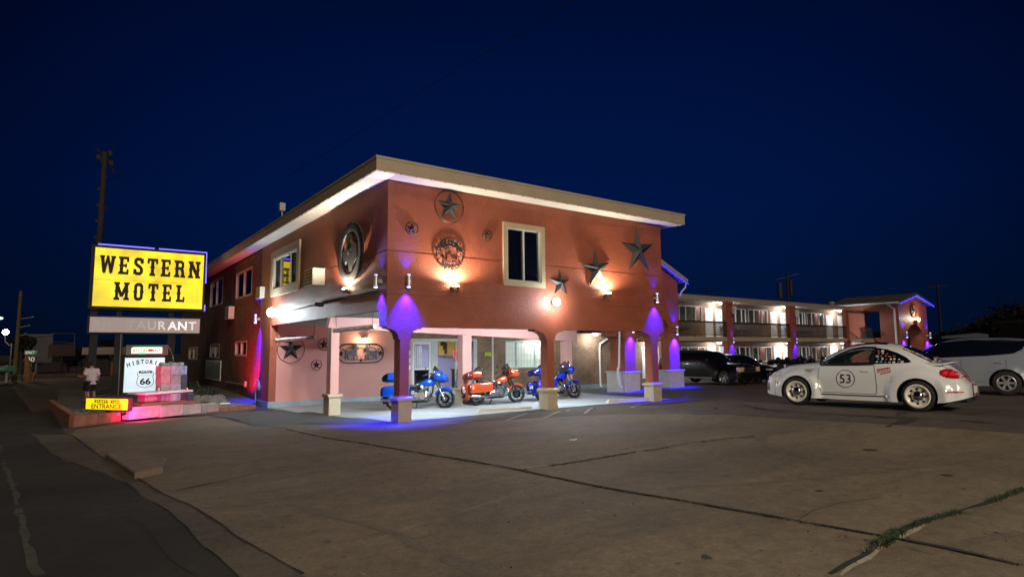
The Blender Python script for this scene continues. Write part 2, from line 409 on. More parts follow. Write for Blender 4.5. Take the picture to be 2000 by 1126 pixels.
# ------------------------------------------------------------------ ground
def axis(segs):
    out = []
    for a, b, st in segs:
        x = a
        while x < b-1e-6: out.append(x); x += st
    out.append(segs[-1][1]); return out
gx = axis([(-1500, -300, 300), (-300, -60, 40), (-60, -12, 4), (-12, 30, .6), (30, 66, 3), (66, 306, 40), (306, 1506, 300)])
gy = axis([(-1500, -300, 300), (-300, -60, 40), (-60, -20, 5), (-20, 16, .6), (16, 60, 3), (60, 300, 40), (300, 1500, 300)])
gm = MB(); gm.add([(x, y, H(x, y)) for y in gy for x in gx], [(j*len(gx)+i, j*len(gx)+i+1, (j+1)*len(gx)+i+1, (j+1)*len(gx)+i) for j in range(len(gy)-1) for i in range(len(gx)-1)])
ground = struct('ground', gm, M_ASPH, smooth=True)
def jag(P, amp, seed, st=.18):
    rs = random.Random(seed); Q = []
    for i in range(len(P)-1):
        a, b = Vector(P[i]), Vector(P[i+1]); k = max(1, int((b-a).length/st)); n_ = Vector((-(b-a).y, (b-a).x)).normalized()
        Q += [a.lerp(b, j/k)+n_*amp*(mnoise.noise(Vector((seed, (i*97+j)*.23, 0)))*1.6+rs.uniform(-.25, .25)) for j in range(k)]
    return Q+[Vector(P[-1])]
bnd = [(408, 812), (452, 822), (496, 832), (620, 829), (768, 827), (868, 825), (930, 824), (1000, 820), (1100, 814), (1225, 809), (1300, 808), (1366, 811), (1500, 817), (1650, 825), (1830, 836), (2000, 848)]
ap = [at(x, y) for x, y in bnd] + [Vector((4.4, -16)), Vector((4.2, -24)), Vector((-4.6, -24)), Vector((-4.75, -18))] + [at(x, y) for x, y in ((590, 1126), (470, 1053), (340, 973), (235, 908), (135, 848), (150, 838), (270, 824))]
drape('concrete_apron', ap, M_CONC, .012, step=.3)
drape('gutter', [at(x, y) for x, y in ((135, 850), (235, 911), (340, 976), (470, 1056), (590, 1126))] + [Vector((-4.78, -18)), Vector((-5.8, -18))] + jag([at(x, y) for x, y in ((455, 1118), (400, 1068), (330, 1000), (250, 945), (170, 915), (80, 870), (60, 846))], .025, 3), M_GUT, .018, step=.3)
drape('carport_floor', [(.25, .12), (5, .12), (12.3, .10), (12.3, 12.3), (.05, 12.3), (.02, 6)], M_CONC2, .02)
drape('road', [(-4.9, -40), (-30, -40), (-30, 200), (-12.5, 200), (-10.4, 40), (-8.3, 14)] + [at(100, 800), at(125, 842)] + [at(x, y) for x, y in ((235, 912), (340, 976), (470, 1056), (590, 1126))] + [Vector((-4.75, -18))], M_ROAD, .012, step=.6)
drape('asphalt_patch', [at(x, y) for x, y in ((408, 813), (496, 833), (620, 830), (768, 828))] + [Vector((.3, .14)), Vector((.04, 6)), Vector((.0, 12.3)), Vector((-.05, 13.6))] + [at(499, 799), at(440, 806)], M_PATCH, .014, step=.3)
# seams between the concrete slabs
sm = MB()
def px_line(pts): return [at(x, y) for x, y in pts]
seamA = px_line([(500, 834), (600, 848), (700, 865), (860, 893), (1015, 920), (1100, 938), (1200, 958), (1400, 992), (1560, 1021), (1740, 1053), (1860, 1076), (2000, 1108)])
seamB = px_line([(2000, 957), (1920, 988), (1800, 1022), (1740, 1053), (1690, 1086), (1630, 1126)])
seamC = px_line([(1015, 920), (1100, 908), (1242, 884), (1330, 870), (1400, 860), (1475, 854)])
for i, (ln, w) in enumerate([(seamA, .042), (seamB, .05), (seamC, .022), (px_line([(1531, 846), (1600, 838), (1667, 829)]), .016),
        (px_line([(821, 864), (900, 855), (1000, 842), (1162, 824)]), .016), (px_line([(344, 960), (450, 938), (560, 913), (644, 896)]), .028), (px_line([(1560, 1021), (1590, 1000), (1640, 985), (1720, 975)]), .008),  (px_line([(240, 1010), (300, 1040), (330, 1090), (380, 1126)]), .02),
        (px_line([(135, 850), (235, 911), (340, 976), (470, 1056), (590, 1126)]), .024), (px_line([(160, 868), (260, 850), (420, 836)]), .012)]):
    ribbon_mb(sm, ln, w, off=.025, seed=i, wob=.014, wv=.6)
# tar-sealed cracks in the asphalt strip before the white car
for i, (ln, w) in enumerate([([(1366, 796), (1500, 801), (1650, 810), (1760, 817), (1880, 822), (2000, 831)], .05), ([(1400, 795), (1560, 806), (1700, 812), (1780, 819)], .03),
        ([(1770, 803), (1752, 812), (1785, 817), (1745, 830), (1730, 834)], .09), ([(1664, 813), (1620, 824)], .03), ([(1310, 795), (1366, 796), (1400, 800), (1372, 806)], .04),
        ([(1225, 800), (1300, 797), (1366, 803)], .03), ([(1880, 810), (2000, 800)], .02), ([(408, 812), (496, 832)], .03), ([(496, 832), (600, 829), (768, 827)], .03)]):
    ribbon_mb(sm, px_line(ln), w, off=.022, seed=20+i, wob=.035, wv=.9)
struct('pavement_cracks', sm, M_CRACK)
pm = MB()
for i, (ln, w) in enumerate([([(1740, 1058), (1690, 1092), (1640, 1126)], .05), ([(1750, 1052), (1800, 1026)], .06), ([(1090, 938), (1030, 958), (954, 983), (850, 1018), (725, 1057)], .010), ([(1015, 917), (1040, 913), (1070, 909)], .03), ([(1480, 852), (1440, 858)], .012)]):
    ribbon_mb(pm, px_line(ln), w, off=.014, seed=50+i, wob=.012, wv=.7)
struct('joint_filler', pm, M_PALE)
tm = MB()
for i, (ln, w) in enumerate([([(1560, 838), (1510, 846), (1487, 858), (1495, 872), (1540, 888), (1620, 900)], .13), ([(1380, 826), (1300, 838), (1180, 850), (1000, 868), (860, 880)], .16),         ([(1900, 900), (1700, 925), (1480, 945), (1300, 955)], .10), ([(760, 850), (660, 868), (520, 880), (380, 885)], .14), ([(950, 1126), (760, 1040), (560, 985)], .12), ([(1990, 1040), (1880, 1062), (1800, 1080)], .16)]):
    ribbon_mb(tm, px_line(ln), w, off=.0145, seed=120+i, wob=.02, wv=.55)
struct('tyre_marks', tm, paving('tyre_mark', (.150, .118, .080), (.115, .090, .062), (.075, .060, .042), .8, grain=.5, bump=.9, ss=(.4, .8)))
rs = random.Random(21); sg = MB()
for (px, py, r) in [(1005, 989, .035), (1240, 905, .02), (560, 1010, .05), (420, 905, .06), (1150, 1000, .04), (860, 960, .05), (1600, 960, .05), (1380, 1090, .05), (700, 900, .04), (1500, 1010, .06), (1120, 860, .10), (950, 850, .08), (640, 1060, .05), (1850, 930, .07), (1700, 880, .12), (1420, 930, .05)]+[(rs.uniform(350, 1950), rs.uniform(850, 1110), rs.uniform(.008, .022)) for _ in range(90)]:
    c = at(px, py); sg.add([(c.x+r*rs.uniform(.55, 1.3)*math.cos(2*PI*k/11), c.y+r*rs.uniform(.55, 1.3)*math.sin(2*PI*k/11), H(c.x, c.y)+.0155) for k in range(11)], [tuple(range(11))])
struct('oil_stains', sg, mat('oil_stain', (.032, .026, .020), .6, var=.4, vs=20))
lm = MB()
for i, (ln, w) in enumerate([([(988, 822), (1030, 808)], .09), ([(1062, 817), (1112, 801)], .09), ([(1142, 808), (1166, 797)], .09), ([(1232, 797), (1250, 790)], .09), ([(715, 1126), (700, 1122)], .02)]):
    ribbon_mb(lm, px_line(ln), w, off=.02, seed=80+i, wob=.01, wv=.3)
struct('stall_lines', lm, mat('worn_line_paint', (.20, .18, .15), .9, var=.5, vs=9))
rm = MB(); ribbon_mb(rm, px_line([(0, 868), (18, 930), (34, 985), (50, 1050), (72, 1126)]), .06, off=.014, seed=90, wob=.02, wv=.5)
struct('road_edge_line', rm, mat('road_line_paint', (.05, .046, .037), .9, var=.6, vs=7, dirt=(.015, .014, .012), ds=3))
# small stones and specks of litter on the concrete
deb = MB(); rs = random.Random(3)
for i in range(420):
    x = rs.uniform(-6.6, 4); y = rs.uniform(-15, 3)
    if rs.random() < .35: x = -6.9+.11*(1.3-y)+rs.uniform(-.5, .3)
    r = rs.uniform(.004, .014)
    deb.add([(x+r*math.cos(a)*rs.uniform(.6, 1.5), y+r*math.sin(a), H(x, y)+.014) for a in (0, 1.6, 3.1, 4.7)]+[(x, y, H(x, y)+.014+r*.8)], [(0, 1, 4), (1, 2, 4), (2, 3, 4), (3, 0, 4)])
o = obj('gravel_specks', deb, mat('speck', (.05, .045, .04), .9, var=.9, vs=40)); tag(o, 'scattered grit and specks lying over the concrete apron', 'grit', kind='stuff')
# grass in the joints
def tufts(mb, line, dens, hmin, hmax, spread, seed, lo=0, hi=1):
    rs = random.Random(seed); segs = [(Vector(line[i][:2]), Vector(line[i+1][:2])) for i in range(len(line)-1)]
    tot = sum((b-a).length for a, b in segs); acc = 0
    for a, b in segs:
        L = (b-a).length; n = int(L*dens)
        for i in range(n):
            t = rs.random(); f = (acc+L*t)/tot
            if not lo <= f <= hi: continue
            if mnoise.noise(Vector(((acc+L*t)*1.3, seed, 0))) < -.12: continue
            c = a.lerp(b, t); nn = Vector((-(b-a).y, (b-a).x)).normalized()
            c = c+nn*rs.gauss(0, spread); h = rs.uniform(hmin, hmax); an = rs.uniform(0, 2*PI); le = rs.uniform(.2, 1.3)*h
            d = Vector((math.cos(an), math.sin(an))); w = rs.uniform(.002, .0045); q = Vector((-d.y, d.x))*w; z = H(c.x, c.y)+.012
            mb.add([(c.x-q.x, c.y-q.y, z), (c.x+q.x, c.y+q.y, z), (c.x+d.x*le*.5+q.x*.7, c.y+d.y*le*.5+q.y*.7, z+h*.7), (c.x+d.x*le*.5-q.x*.7, c.y+d.y*le*.5-q.y*.7, z+h*.7), (c.x+d.x*le, c.y+d.y*le, z+h)], [(0, 1, 2, 3), (3, 2, 4)])
        acc += L
gb = MB(); tufts(gb, seamB[:4], 800, .012, .038, .022, 1, 0, .86); tufts(gb, seamB[3:], 900, .015, .05, .025, 2, .05, .45); tufts(gb, seamA, 90, .01, .03, .012, 3, .5, 1)
tufts(gb, px_line([(1720, 1068), (1758, 1040)]), 1800, .015, .045, .025, 4)
o = obj('joint_grass', gb, M_GRASS); tag(o, 'green grass sprouting along the slab joint in the near right corner', 'grass', kind='stuff')
gb = MB(); tufts(gb, seamA, 420, .008, .022, .014, 5, .12, .9); tufts(gb, seamC, 260, .01, .03, .014, 6); tufts(gb, seamB[3:], 160, .03, .10, .03, 7, .2, .5)
o = obj('dry_weeds', gb, M_DRY); tag(o, 'dry straw-coloured weeds caught in the joints of the concrete apron', 'weeds', kind='stuff')

# ------------------------------------------------------------------ front block of the motel
MOT = thing('motel_building', 'two-storey terracotta motel block with carport and flat white-soffited roof', 'motel', (6, 6, -.3))
def grid_wall(mb, ax, u0, u1, z0, z1, t0, t1, holes=()):
    us = sorted({u0, u1, *[h[0] for h in holes], *[h[1] for h in holes]}); zs = sorted({z0, z1, *[h[2] for h in holes], *[h[3] for h in holes]})
    for i in range(len(us)-1):
        for j in range(len(zs)-1):
            uc = (us[i]+us[i+1])/2; zc = (zs[j]+zs[j+1])/2
            if any(h[0] < uc < h[1] and h[2] < zc < h[3] for h in holes): continue
            if ax == 'y': mb.box(us[i], us[i+1], t0, t1, zs[j], zs[j+1])
            else: mb.box(t0, t1, us[i], us[i+1], zs[j], zs[j+1])
def window(par, ax, u0, u1, z0, z1, face, mull=(.5,), trim=0, fm=M_ALU, gm=M_GLASS, fw=.045, trimm=M_TRIM, screens=(), proud=.05, name='window'):
    """ax 'y': faces -y at y=face; ax 'x': faces -x at x=face"""
    def B(mb, a, b, c, d, n0, n1):
        if ax == 'y': mb.box(a, b, face+n0, face+n1, c, d)
        else: mb.box(face+n0, face+n1, a, b, c, d)
    f = MB()
    if trim:
        f.mi(1); t = trim
        B(f, u0, u1, z1-t, z1, -proud, .02); B(f, u0, u1, z0, z0+t, -proud, .02); B(f, u0, u0+t, z0+t, z1-t, -proud, .02); B(f, u1-t, u1, z0+t, z1-t, -proud, .02)
        f.mi(0); u0 += t+.002; u1 -= t+.002; z0 += t+.002; z1 -= t+.002
    B(f, u0, u1, z1-fw, z1, -.01, .09); B(f, u0, u1, z0, z0+fw, -.01, .09); B(f, u0, u0+fw, z0+fw, z1-fw, -.01, .09); B(f, u1-fw, u1, z0+fw, z1-fw, -.01, .09)
    for k in mull:
        c = u0+(u1-u0)*k; B(f, c-fw*.5, c+fw*.5, z0+fw, z1-fw, .0, .08)
    w = obj(name, f, [fm, trimm], par, bevel=.006)
    g = MB(); ks = [0, *mull, 1]
    for i in range(len(ks)-1):
        a = u0+(u1-u0)*ks[i]+fw*.6; b = u0+(u1-u0)*ks[i+1]-fw*.6
        g.mi(1 if i in screens else 0)
        if ax == 'y': g.add([(a, face+.06+.006*(i % 2), z0+fw*.7), (b, face+.06+.006*(i % 2), z0+fw*.7), (b, face+.06+.006*(i % 2), z1-fw*.7), (a, face+.06+.006*(i % 2), z1-fw*.7)], [(0, 1, 2, 3)])
        else: g.add([(face+.06+.006*(i % 2), a, z0+fw*.7), (face+.06+.006*(i % 2), b, z0+fw*.7), (face+.06+.006*(i % 2), b, z1-fw*.7), (face+.06+.006*(i % 2), a, z1-fw*.7)], [(3, 2, 1, 0)])
    obj('pane', g, [gm, mat('insect_screen', (.014, .016, .02), .8)], w)
    return w

L_ = 11.83; HW = 6.94
fw_ = MB(); FWIN = (4.05, 5.80, 4.07, 6.18)
grid_wall(fw_, 'y', 0, L_, 2.9, HW, 0, .38, [(FWIN[0]+.1, FWIN[1]-.1, FWIN[2]+.1, FWIN[3]-.1)])
# brackets and shafts of the front row, cut from one outline
def arc(cx, cz, r, a0, a1, n=7): return [(cx+r*math.cos(R(a0+(a1-a0)*i/n)), cz+r*math.sin(R(a0+(a1-a0)*i/n))) for i in range(n+1)]
def pier(mb, s0, s1, bl, br, zt=2.9, zb=2.667, y0=0, y1=.38, left=True, right=True, foot=.55, lim0=None, lim1=None):
    """shaft s0..s1 with curved brackets reaching bl to the left, br to the right (xz outline)"""
    p = [(s0, foot)]
    p += [(s0, 2.31), (s0-.05, 2.31), (s0-.05, 2.35)] + [(s0-.05-(bl-.09)*(1-math.cos(R(a))), 2.35+.26*math.sin(R(a))) for a in range(15, 91, 15)] + [(s0-bl, 2.61), (s0-bl, zb)]
    p += [(lim0 if lim0 is not None else s0-bl, zb), (lim0 if lim0 is not None else s0-bl, zt)]
    p += [(lim1 if lim1 is not None else s1+br, zt), (lim1 if lim1 is not None else s1+br, zb)]
    p += [(s1+br, zb), (s1+br, 2.61)] + [(s1+.05+(br-.09)*(1-math.cos(R(a))), 2.35+.26*math.sin(R(a))) for a in range(90, 14, -15)] + [(s1+.05, 2.35), (s1+.05, 2.31), (s1, 2.31), (s1, foot)]
    q = [];
    for v in p:
        if not q or (abs(v[0]-q[-1][0])+abs(v[1]-q[-1][1])) > 1e-4: q.append(v)
    M = Matrix(((1, 0, 0, 0), (0, 0, 1, 0), (0, 1, 0, 0), (0, 0, 0, 1)))
    mb.prism(q, y0, y1, M)
PIERS = [(.43, .72, .40, .38), (5.88, 6.18, .52, .42), (11.13, 11.47, .5, .33)]
for i, (a, b, c, d) in enumerate(PIERS):
    m_ = MB(); pier(m_, a, b, c, d)
    o = obj('column', m_, M_TERRA, MOT, weld=True)
    pb = MB(); zt = .66 if i == 0 else .68
    x0, x1 = a-.06, b+.07
    pb.box(x0, x1, -.07, .42, -.3, zt-.11)
    pb.box(x0-.05, x1+.05, -.12, .47, zt-.108, zt-.03)
    pb.add([(x0-.05, -.12, zt-.03), (x1+.05, -.12, zt-.03), (x1+.05, .47, zt-.03), (x0-.05, .47, zt-.03), (a, 0, zt+.02), (b, 0, zt+.02), (b, .38, zt+.02), (a, .38, zt+.02)], [(0, 1, 5, 4), (1, 2, 6, 5), (2, 3, 7, 6), (3, 0, 4, 7)])
    obj('pedestal', pb, M_CREAM, o, bevel=.008)
lo = MB()
for a, b in ((0, .03), (.72+.38, 5.88-.52), (6.18+.42, 11.13-.5), (11.47+.33, L_)): lo.box(a, b, 0, .38, 2.667, 2.9)
fw_.add(lo.v, lo.f)
# expansion joints: thin metal beads standing proud
for z in (3.78, 3.62): fw_.box(-.012, L_+.0, -.012, .0-.001, z-.012, z+.006)
for a, b in ((-.012, FWIN[0]), (FWIN[1], L_)): fw_.box(a, b, -.012, .0-.001, 4.83, 4.848)
obj('front_wall', fw_, M_TERRA, MOT)
window(MOT, 'y', *FWIN, 0, trim=.17, mull=(.5,), gm=M_GLASS)
# left upper wall
yw = [plane(588.2, 500, 0, 0).y, plane(529.8, 530, 0, 0).y]
LWIN = (8.25, 12.45, 4.42, 6.45)
lw = MB(); grid_wall(lw, 'x', .38, 14.3, 3.16, HW, 0, .3, [(LWIN[0]+.15, LWIN[1]-.15, LWIN[2]+.15, LWIN[3]-.15)])
lw.box(0, .3, 12.42, 14.3, -.8, 3.16); lw.box(0, .02, .38, .5, 2.667, 3.16)
lw.box(-.012, -.001, 0, 14.3, 3.768, 3.786)
for a, b in ((0, LWIN[0]), (LWIN[1], 14.3)): lw.box(-.012, -.001, a, b, 4.83, 4.848)
obj('side_wall', lw, M_TERRA, MOT)
window(MOT, 'x', *LWIN, 0, trim=.34, mull=(.3, .72), screens=(0, 2), proud=.07)
# brick side
RW = []
def px_rect_x(l, r, t, b, x=0):
    c = (l+r)/2; m = (t+b)/2
    y1 = plane(l, m, 0, x).y; y0 = plane(r, m, 0, x).y
    return (y0, y1, plane(c, b, 0, x).z, plane(c, t, 0, x).z)
WL = [px_rect_x(459, 490, 527, 580), px_rect_x(409, 433, 545, 597), px_rect_x(457, 480, 665, 695), px_rect_x(408, 427, 671, 699), px_rect_x(367, 384, 677, 702)]
bw = MB(); grid_wall(bw, 'x', 14.3, 40, -1, 6.90, .05, .35, [(w[0]+.05, w[1]-.05, w[2]+.05, w[3]-.05) for w in WL])
obj('brick_side_wall', bw, M_RBRICK, MOT)
for i, w in enumerate(WL): window(MOT, 'x', *w, .05, mull=(.5,), fw=.09, fm=mat('dim_frame', (.42, .36, .30), .6))
# closed back of the block
obj('end_wall', MB().box(11.53, L_, .38, 12.4, 2.9, HW), M_TERRA, MOT); obj('rear_wall', MB().box(.35, 22, 25, 25.3, -1, HW), M_TERRA, MOT); obj('inner_wall', MB().box(.3, L_, 12.7, 12.9, 3.2, HW), M_TERRA, MOT)
obj('eave', MB().box(11.9, 22.3, 10.9, 12.38, 2.98, 3.12), M_FASCIA, MOT)
# roof
rf = MB(); rf.box(-.62, 12.50, -.63, 30.4, 6.975, 7.30); rf.box(-.66, 12.54, -.67, 30.44, 7.302, 7.375)
roof = obj('roof', rf, M_ROOF, MOT)
fs = MB(); fs.box(-.66, 12.54, -.67, -.622, 6.955, 7.30); fs.box(-.66, -.622, -.62, 30.4, 6.955, 7.30); fs.box(12.502, 12.54, -.62, 30.4, 6.955, 7.30)
fs.box(-.68, 12.56, -.69, -.655, 7.302, 7.37); fs.box(-.68, -.655, -.65, 30.4, 7.302, 7.37)
for x in (2.2, 5.6, 9): fs.box(x, x+.008, -.676, -.671, 6.96, 7.29)
obj('fascia', fs, M_FASCIA, roof)
sf = MB()
ysf = [-.62, 1.75, 4.15, 6.55, 8.95, 11.35, 13.75, 16.2, 18.6, 21, 23.4, 25.8, 30.3]
for i in range(len(ysf)-1): sf.box(-.62, .0, ysf[i]+.008, ysf[i+1]-.008, 6.945, 6.97)
xsf = [0.0, 2.4, 4.8, 7.2, 9.6, 12.5]
for i in range(5): sf.box(xsf[i]+.006, xsf[i+1]-.004, -.62, 0, 6.945, 6.97)
sf.box(11.84, 12.5, .01, 12, 6.945, 6.97)
obj('soffit', sf, M_SOFFIT, roof)
for i in range(27): obj('bulb_clip', MB().cyl((-.4+i*.48, -.665, 6.93), (-.4+i*.48, -.665, 6.953), .018, n=6), M_BLACKP, roof)
for i in range(24): obj('bulb_clip', MB().cyl((-.645, -.2+i*.48, 6.93), (-.645, -.2+i*.48, 6.953), .018, n=6), M_BLACKP, roof)
rf2 = MB(); rf2.box(-.5, 11, 30.45, 40.6, 6.55, 6.95); obj('lower_roof', rf2, M_FASCIA, MOT)
# carport ceiling and inner frame
ce = MB(); ce.box(.31, 11.52, .385, 12.38, 3.17, 3.24)
obj('carport_ceiling', ce, M_CEIL, MOT)
ib = MB(); Mxz = Matrix(((1, 0, 0, 0), (0, 0, 1, 0), (0, 1, 0, 0), (0, 0, 0, 1)))
ib.prism([(-.08, 2.79), (5.29, 2.59), (5.70, 2.575), (11.35, 2.36), (11.35, 3.165), (.0, 3.165)], 4.6, 4.9, Mxz)
obj('inner_beam', ib, M_PINK, MOT)
for a, b, zt in ((.02, .31, 2.785), (5.29, 5.70, 2.58), (10.66, 11.0, 2.38)):
    m_ = MB(); m_.box(a, b, 4.55, 4.95, -.2, zt); o = obj('column', m_, M_PINK, MOT)
    pb = MB(); pb.box(a-.06, b+.06, 4.47, 5.03, -.5, .42); pb.box(a-.11, b+.11, 4.42, 5.08, .422, .52); obj('pedestal', pb, M_CREAM, o, bevel=.008)
# back wall of the carport
BW = 12.4
pw = MB(); pw.box(.301, 6.95, BW, BW+.3, -.8, 3.2); obj('salmon_wall', pw, M_PINK, MOT)
bk = MB(); grid_wall(bk, 'y', 10.98, 22.0, -.8, 3.2, BW, BW+.3, [(12.95, 15.6, 1.02, 2.46)]); bk.box(6.951, 10.979, BW, BW+.3, 2.62, 3.2)
obj('brick_wall', bk, M_BRICK, MOT)
st = MB(); st.box(-.02, 6.95, BW-.035, BW-.001, -.7, -.22); st.box(-.035, -.001, BW, 14.3, -.8, -.24); st.box(10.98, 22, BW-.035, BW-.001, -.7, -.17)
obj('base_strip', st, M_STRIP, MOT)
g = MB(); g.tube([(9.3, 11.9, .05), (9.3, 11.9, .52), (10.3, 11.9, .52), (10.3, 11.9, .05)], .015, n=6); g.tube([(9.3, 12.25, .05), (9.3, 12.25, .95), (9.55, 12.27, 1.15), (9.8, 12.28, 1.2), (10.05, 12.27, 1.15), (10.3, 12.25, .95), (10.3, 12.25, .05)], .015, n=6)
for i in range(8): g.tube([(9.34+i*.13, 11.9, .52), (9.34+i*.13, 12.25, .52), (9.34+i*.13, 12.26, 1.0)], .008, n=5)
g.v = [v+Vector((0, 0, -.42)) for v in g.v]
solo('wire_bench', g, M_DARK, 'black wire garden bench with arched back outside the office window', 'bench')
g = MB(); g.bbox(9.45, 9.75, 11.98, 12.2, .115, .36, .03); g.bbox(9.47, 9.73, 12.0, 12.18, .36, .40, .01)
solo('blue_bag', g, mat('sky_blue', (.08, .35, .6), .6), 'light blue box on the wire bench outside the office', 'box')
wn = window(MOT, 'y', 12.89, 15.66, .97, 2.52, BW, mull=(.29, .78), gm=mat('bright_blind', (.70, .72, .62), .35, var=.05, vs=2, emit=(.75, .80, .62), es=.12), fw=.07, fm=mat('pale_teal_frame', (.50, .62, .62), .5))
gr = MB()
for k in range(1, 12): x = 12.96+k*(15.6-12.96)/12; gr.box(x-.008, x+.008, BW+.03, BW+.045, 1.04, 2.45)
for k in range(1, 4): z = 1.04+k*(1.41/4); gr.box(12.96, 15.6, BW+.028, BW+.043, z-.008, z+.008)
obj('muntins', gr, M_ALU, wn)
dp_ = MB()
pp = [(plane(px, py, 1, y)) for px, py, y in ((1190, 655, 12.2), (1188, 660, 12.25), (1172, 671, 12.3), (1171, 680, 12.33), (1173, 752, 12.33), (1176, 755, 12.2))]
dp_.tube(pp, .06, n=6); obj('downpipe', dp_, M_WHITE, MOT)
dp_ = MB(); xp = plane(961, 700, 1, BW).x; dp_.box(xp-.06, xp+.04, BW-.10, BW-.02, -.4, 2.75); obj('downpipe', dp_, M_ALU, MOT)
# office: door, glazing and the lit room behind it
RM = MB()
RM.mi(0).box(6.9, 14.2, 17, 17.1, -.5, 2.7); RM.mi(0).box(6.85, 6.95, BW+.31, 17, -.5, 2.7); RM.mi(0).box(14.1, 14.2, BW+.31, 17, -.5, 2.7)
RM.mi(1).box(6.95, 14.1, BW+.31, 17, -.38, -.3); RM.mi(2).box(6.95, 14.1, BW+.31, 17, 2.63, 2.7)
obj('office_room', RM, [mat('lavender_wall', (.52, .52, .78), .8, var=.05), mat('tile_floor', (.4, .36, .3), .4), M_WHITE], MOT)
dr = MB()
for a, b, c, d in ((6.96, 7.06, -.3, 2.62), (8.12, 8.26, -.3, 2.62), (7.06, 8.12, 2.44, 2.62), (8.26, 10.98, 2.5, 2.62), (8.26, 10.98, -.45, .02), (8.26, 8.50, .02, 2.5), (10.76, 10.98, .02, 2.5), (9.6, 9.66, .02, 2.5)): dr.box(a, b, BW, BW+.1, c, d)
obj('glazing_frame', dr, mat('cream_frame', (.55, .55, .50), .5), MOT)
d2 = MB()
for a, b, c, d in ((7.065, 7.16, -.28, 2.435), (8.02, 8.115, -.28, 2.435), (7.16, 8.02, 2.34, 2.435), (7.16, 8.02, -.28, -.12), (7.16, 8.02, 1.02, 1.09)): d2.box(a, b, BW+.02, BW+.08, c, d)
door = obj('office_door', d2, M_WHITE, MOT)
g = MB(); g.add([(7.16, BW+.05, -.12), (8.02, BW+.05, -.12), (8.02, BW+.05, 1.02), (7.16, BW+.05, 1.02)], [(0, 1, 2, 3)]); obj('lower_panel', g, M_GLASS, door)
clear = mat('clear_glass', (.02, .03, .03), .03, alpha=.10, var=0, coat=.5)
g = MB(); g.box(7.17, 8.01, BW+.045, BW+.05, 1.10, 2.33); obj('door_glass', g, clear, door)
g = MB(); g.cyl((7.2, BW-.06, 1.0), (7.9, BW-.06, 1.0), .018, n=8); g.cyl((7.2, BW-.06, 1.0), (7.2, BW+.02, 1.0), .015, n=6); g.cyl((7.9, BW-.06, 1.0), (7.9, BW+.02, 1.0), .015, n=6); obj('push_bar', g, M_CHROME, door)
g = MB(); g.box(8.5, 9.6, BW+.045, BW+.05, .02, 2.5); g.box(9.66, 10.76, BW+.045, BW+.05, .02, 2.5); obj('office_glass', g, clear, MOT)
LO = [light('AREA', (10.2, 14.6, 2.6), 150, (.93, .94, 1), MOT, size=2.0, target=(10.2, 14.9, 0))]
# things in the office
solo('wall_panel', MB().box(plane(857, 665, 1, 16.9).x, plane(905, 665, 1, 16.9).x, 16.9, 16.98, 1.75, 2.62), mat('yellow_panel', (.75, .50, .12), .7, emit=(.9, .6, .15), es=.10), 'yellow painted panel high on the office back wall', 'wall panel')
g = MB(); g.box(plane(857, 665, 1, 16.9).x, plane(892, 665, 1, 16.9).x, 16.7, 16.95, 1.68, 1.73); solo('shelf', g, M_WHITE, 'white shelf running under the yellow panel in the office', 'shelf')
ox = plane(869, 668, 1, 16.8).x
g = MB(); g.bbox(ox-.10, ox+.14, 16.75, 16.88, 2.05, 2.5, .02); g.bbox(ox-.3, ox, 16.72, 16.86, 2.3, 2.55, .03); g.bbox(ox-.02, ox+.12, 16.72, 16.84, 1.8, 2.1, .02)
solo('hanging_decoration', g, mat('brown_wood', (.10, .05, .02), .6), 'dark carved ornament hanging on the yellow panel', 'ornament')
ox = plane(901, 700, 1, 13.9).x
g = MB(); g.bbox(ox-.35, ox+.3, 13.9, 14.4, -.3, .9, .02); g.box(ox-.4, ox+.35, 13.85, 14.45, .9, .95); solo('side_table', g, M_WOOD, 'brown cabinet standing inside the office window', 'cabinet')
g = MB(); g.bbox(ox-.3, ox+.25, 13.95, 14.35, 1.45, 2.0, .03); g.bbox(ox-.28, ox+.25, 13.92, 13.98, 1.5, 1.9, .01)
solo('red_display', g, mat('red_display', (.65, .03, .05), .4), 'red display box standing behind the office window', 'display')
g = MB(); g.bbox(ox-.25, ox+.2, 13.9, 14.3, .955, 1.44, .02); g.bbox(ox-.2, ox+.15, 13.86, 13.9, 1.05, 1.3, .01)
solo('office_machine', g, mat('pale_machine', (.55, .6, .65), .4), 'pale grey machine under the red display in the office', 'machine')
g = MB(); rs = random.Random(5)
for i in range(9): g.bbox(7.75+.11*i, 7.82+.11*i, 14.6, 14.66, 1.0, 2.25+.05*rs.random(), .005)
solo('door_curtain', g, mat('white_slats', (.85, .85, .88), .7), 'white vertical slats hanging behind the office door glass', 'blind')
# sheets of paper stuck on the wall left of the door
g = MB()
for z in (1.9, 1.5, 1.15): g.box(6.75, 6.93, BW-.012, BW-.002, z-.12, z+.12)
obj('notices', g, M_WHITE, MOT)
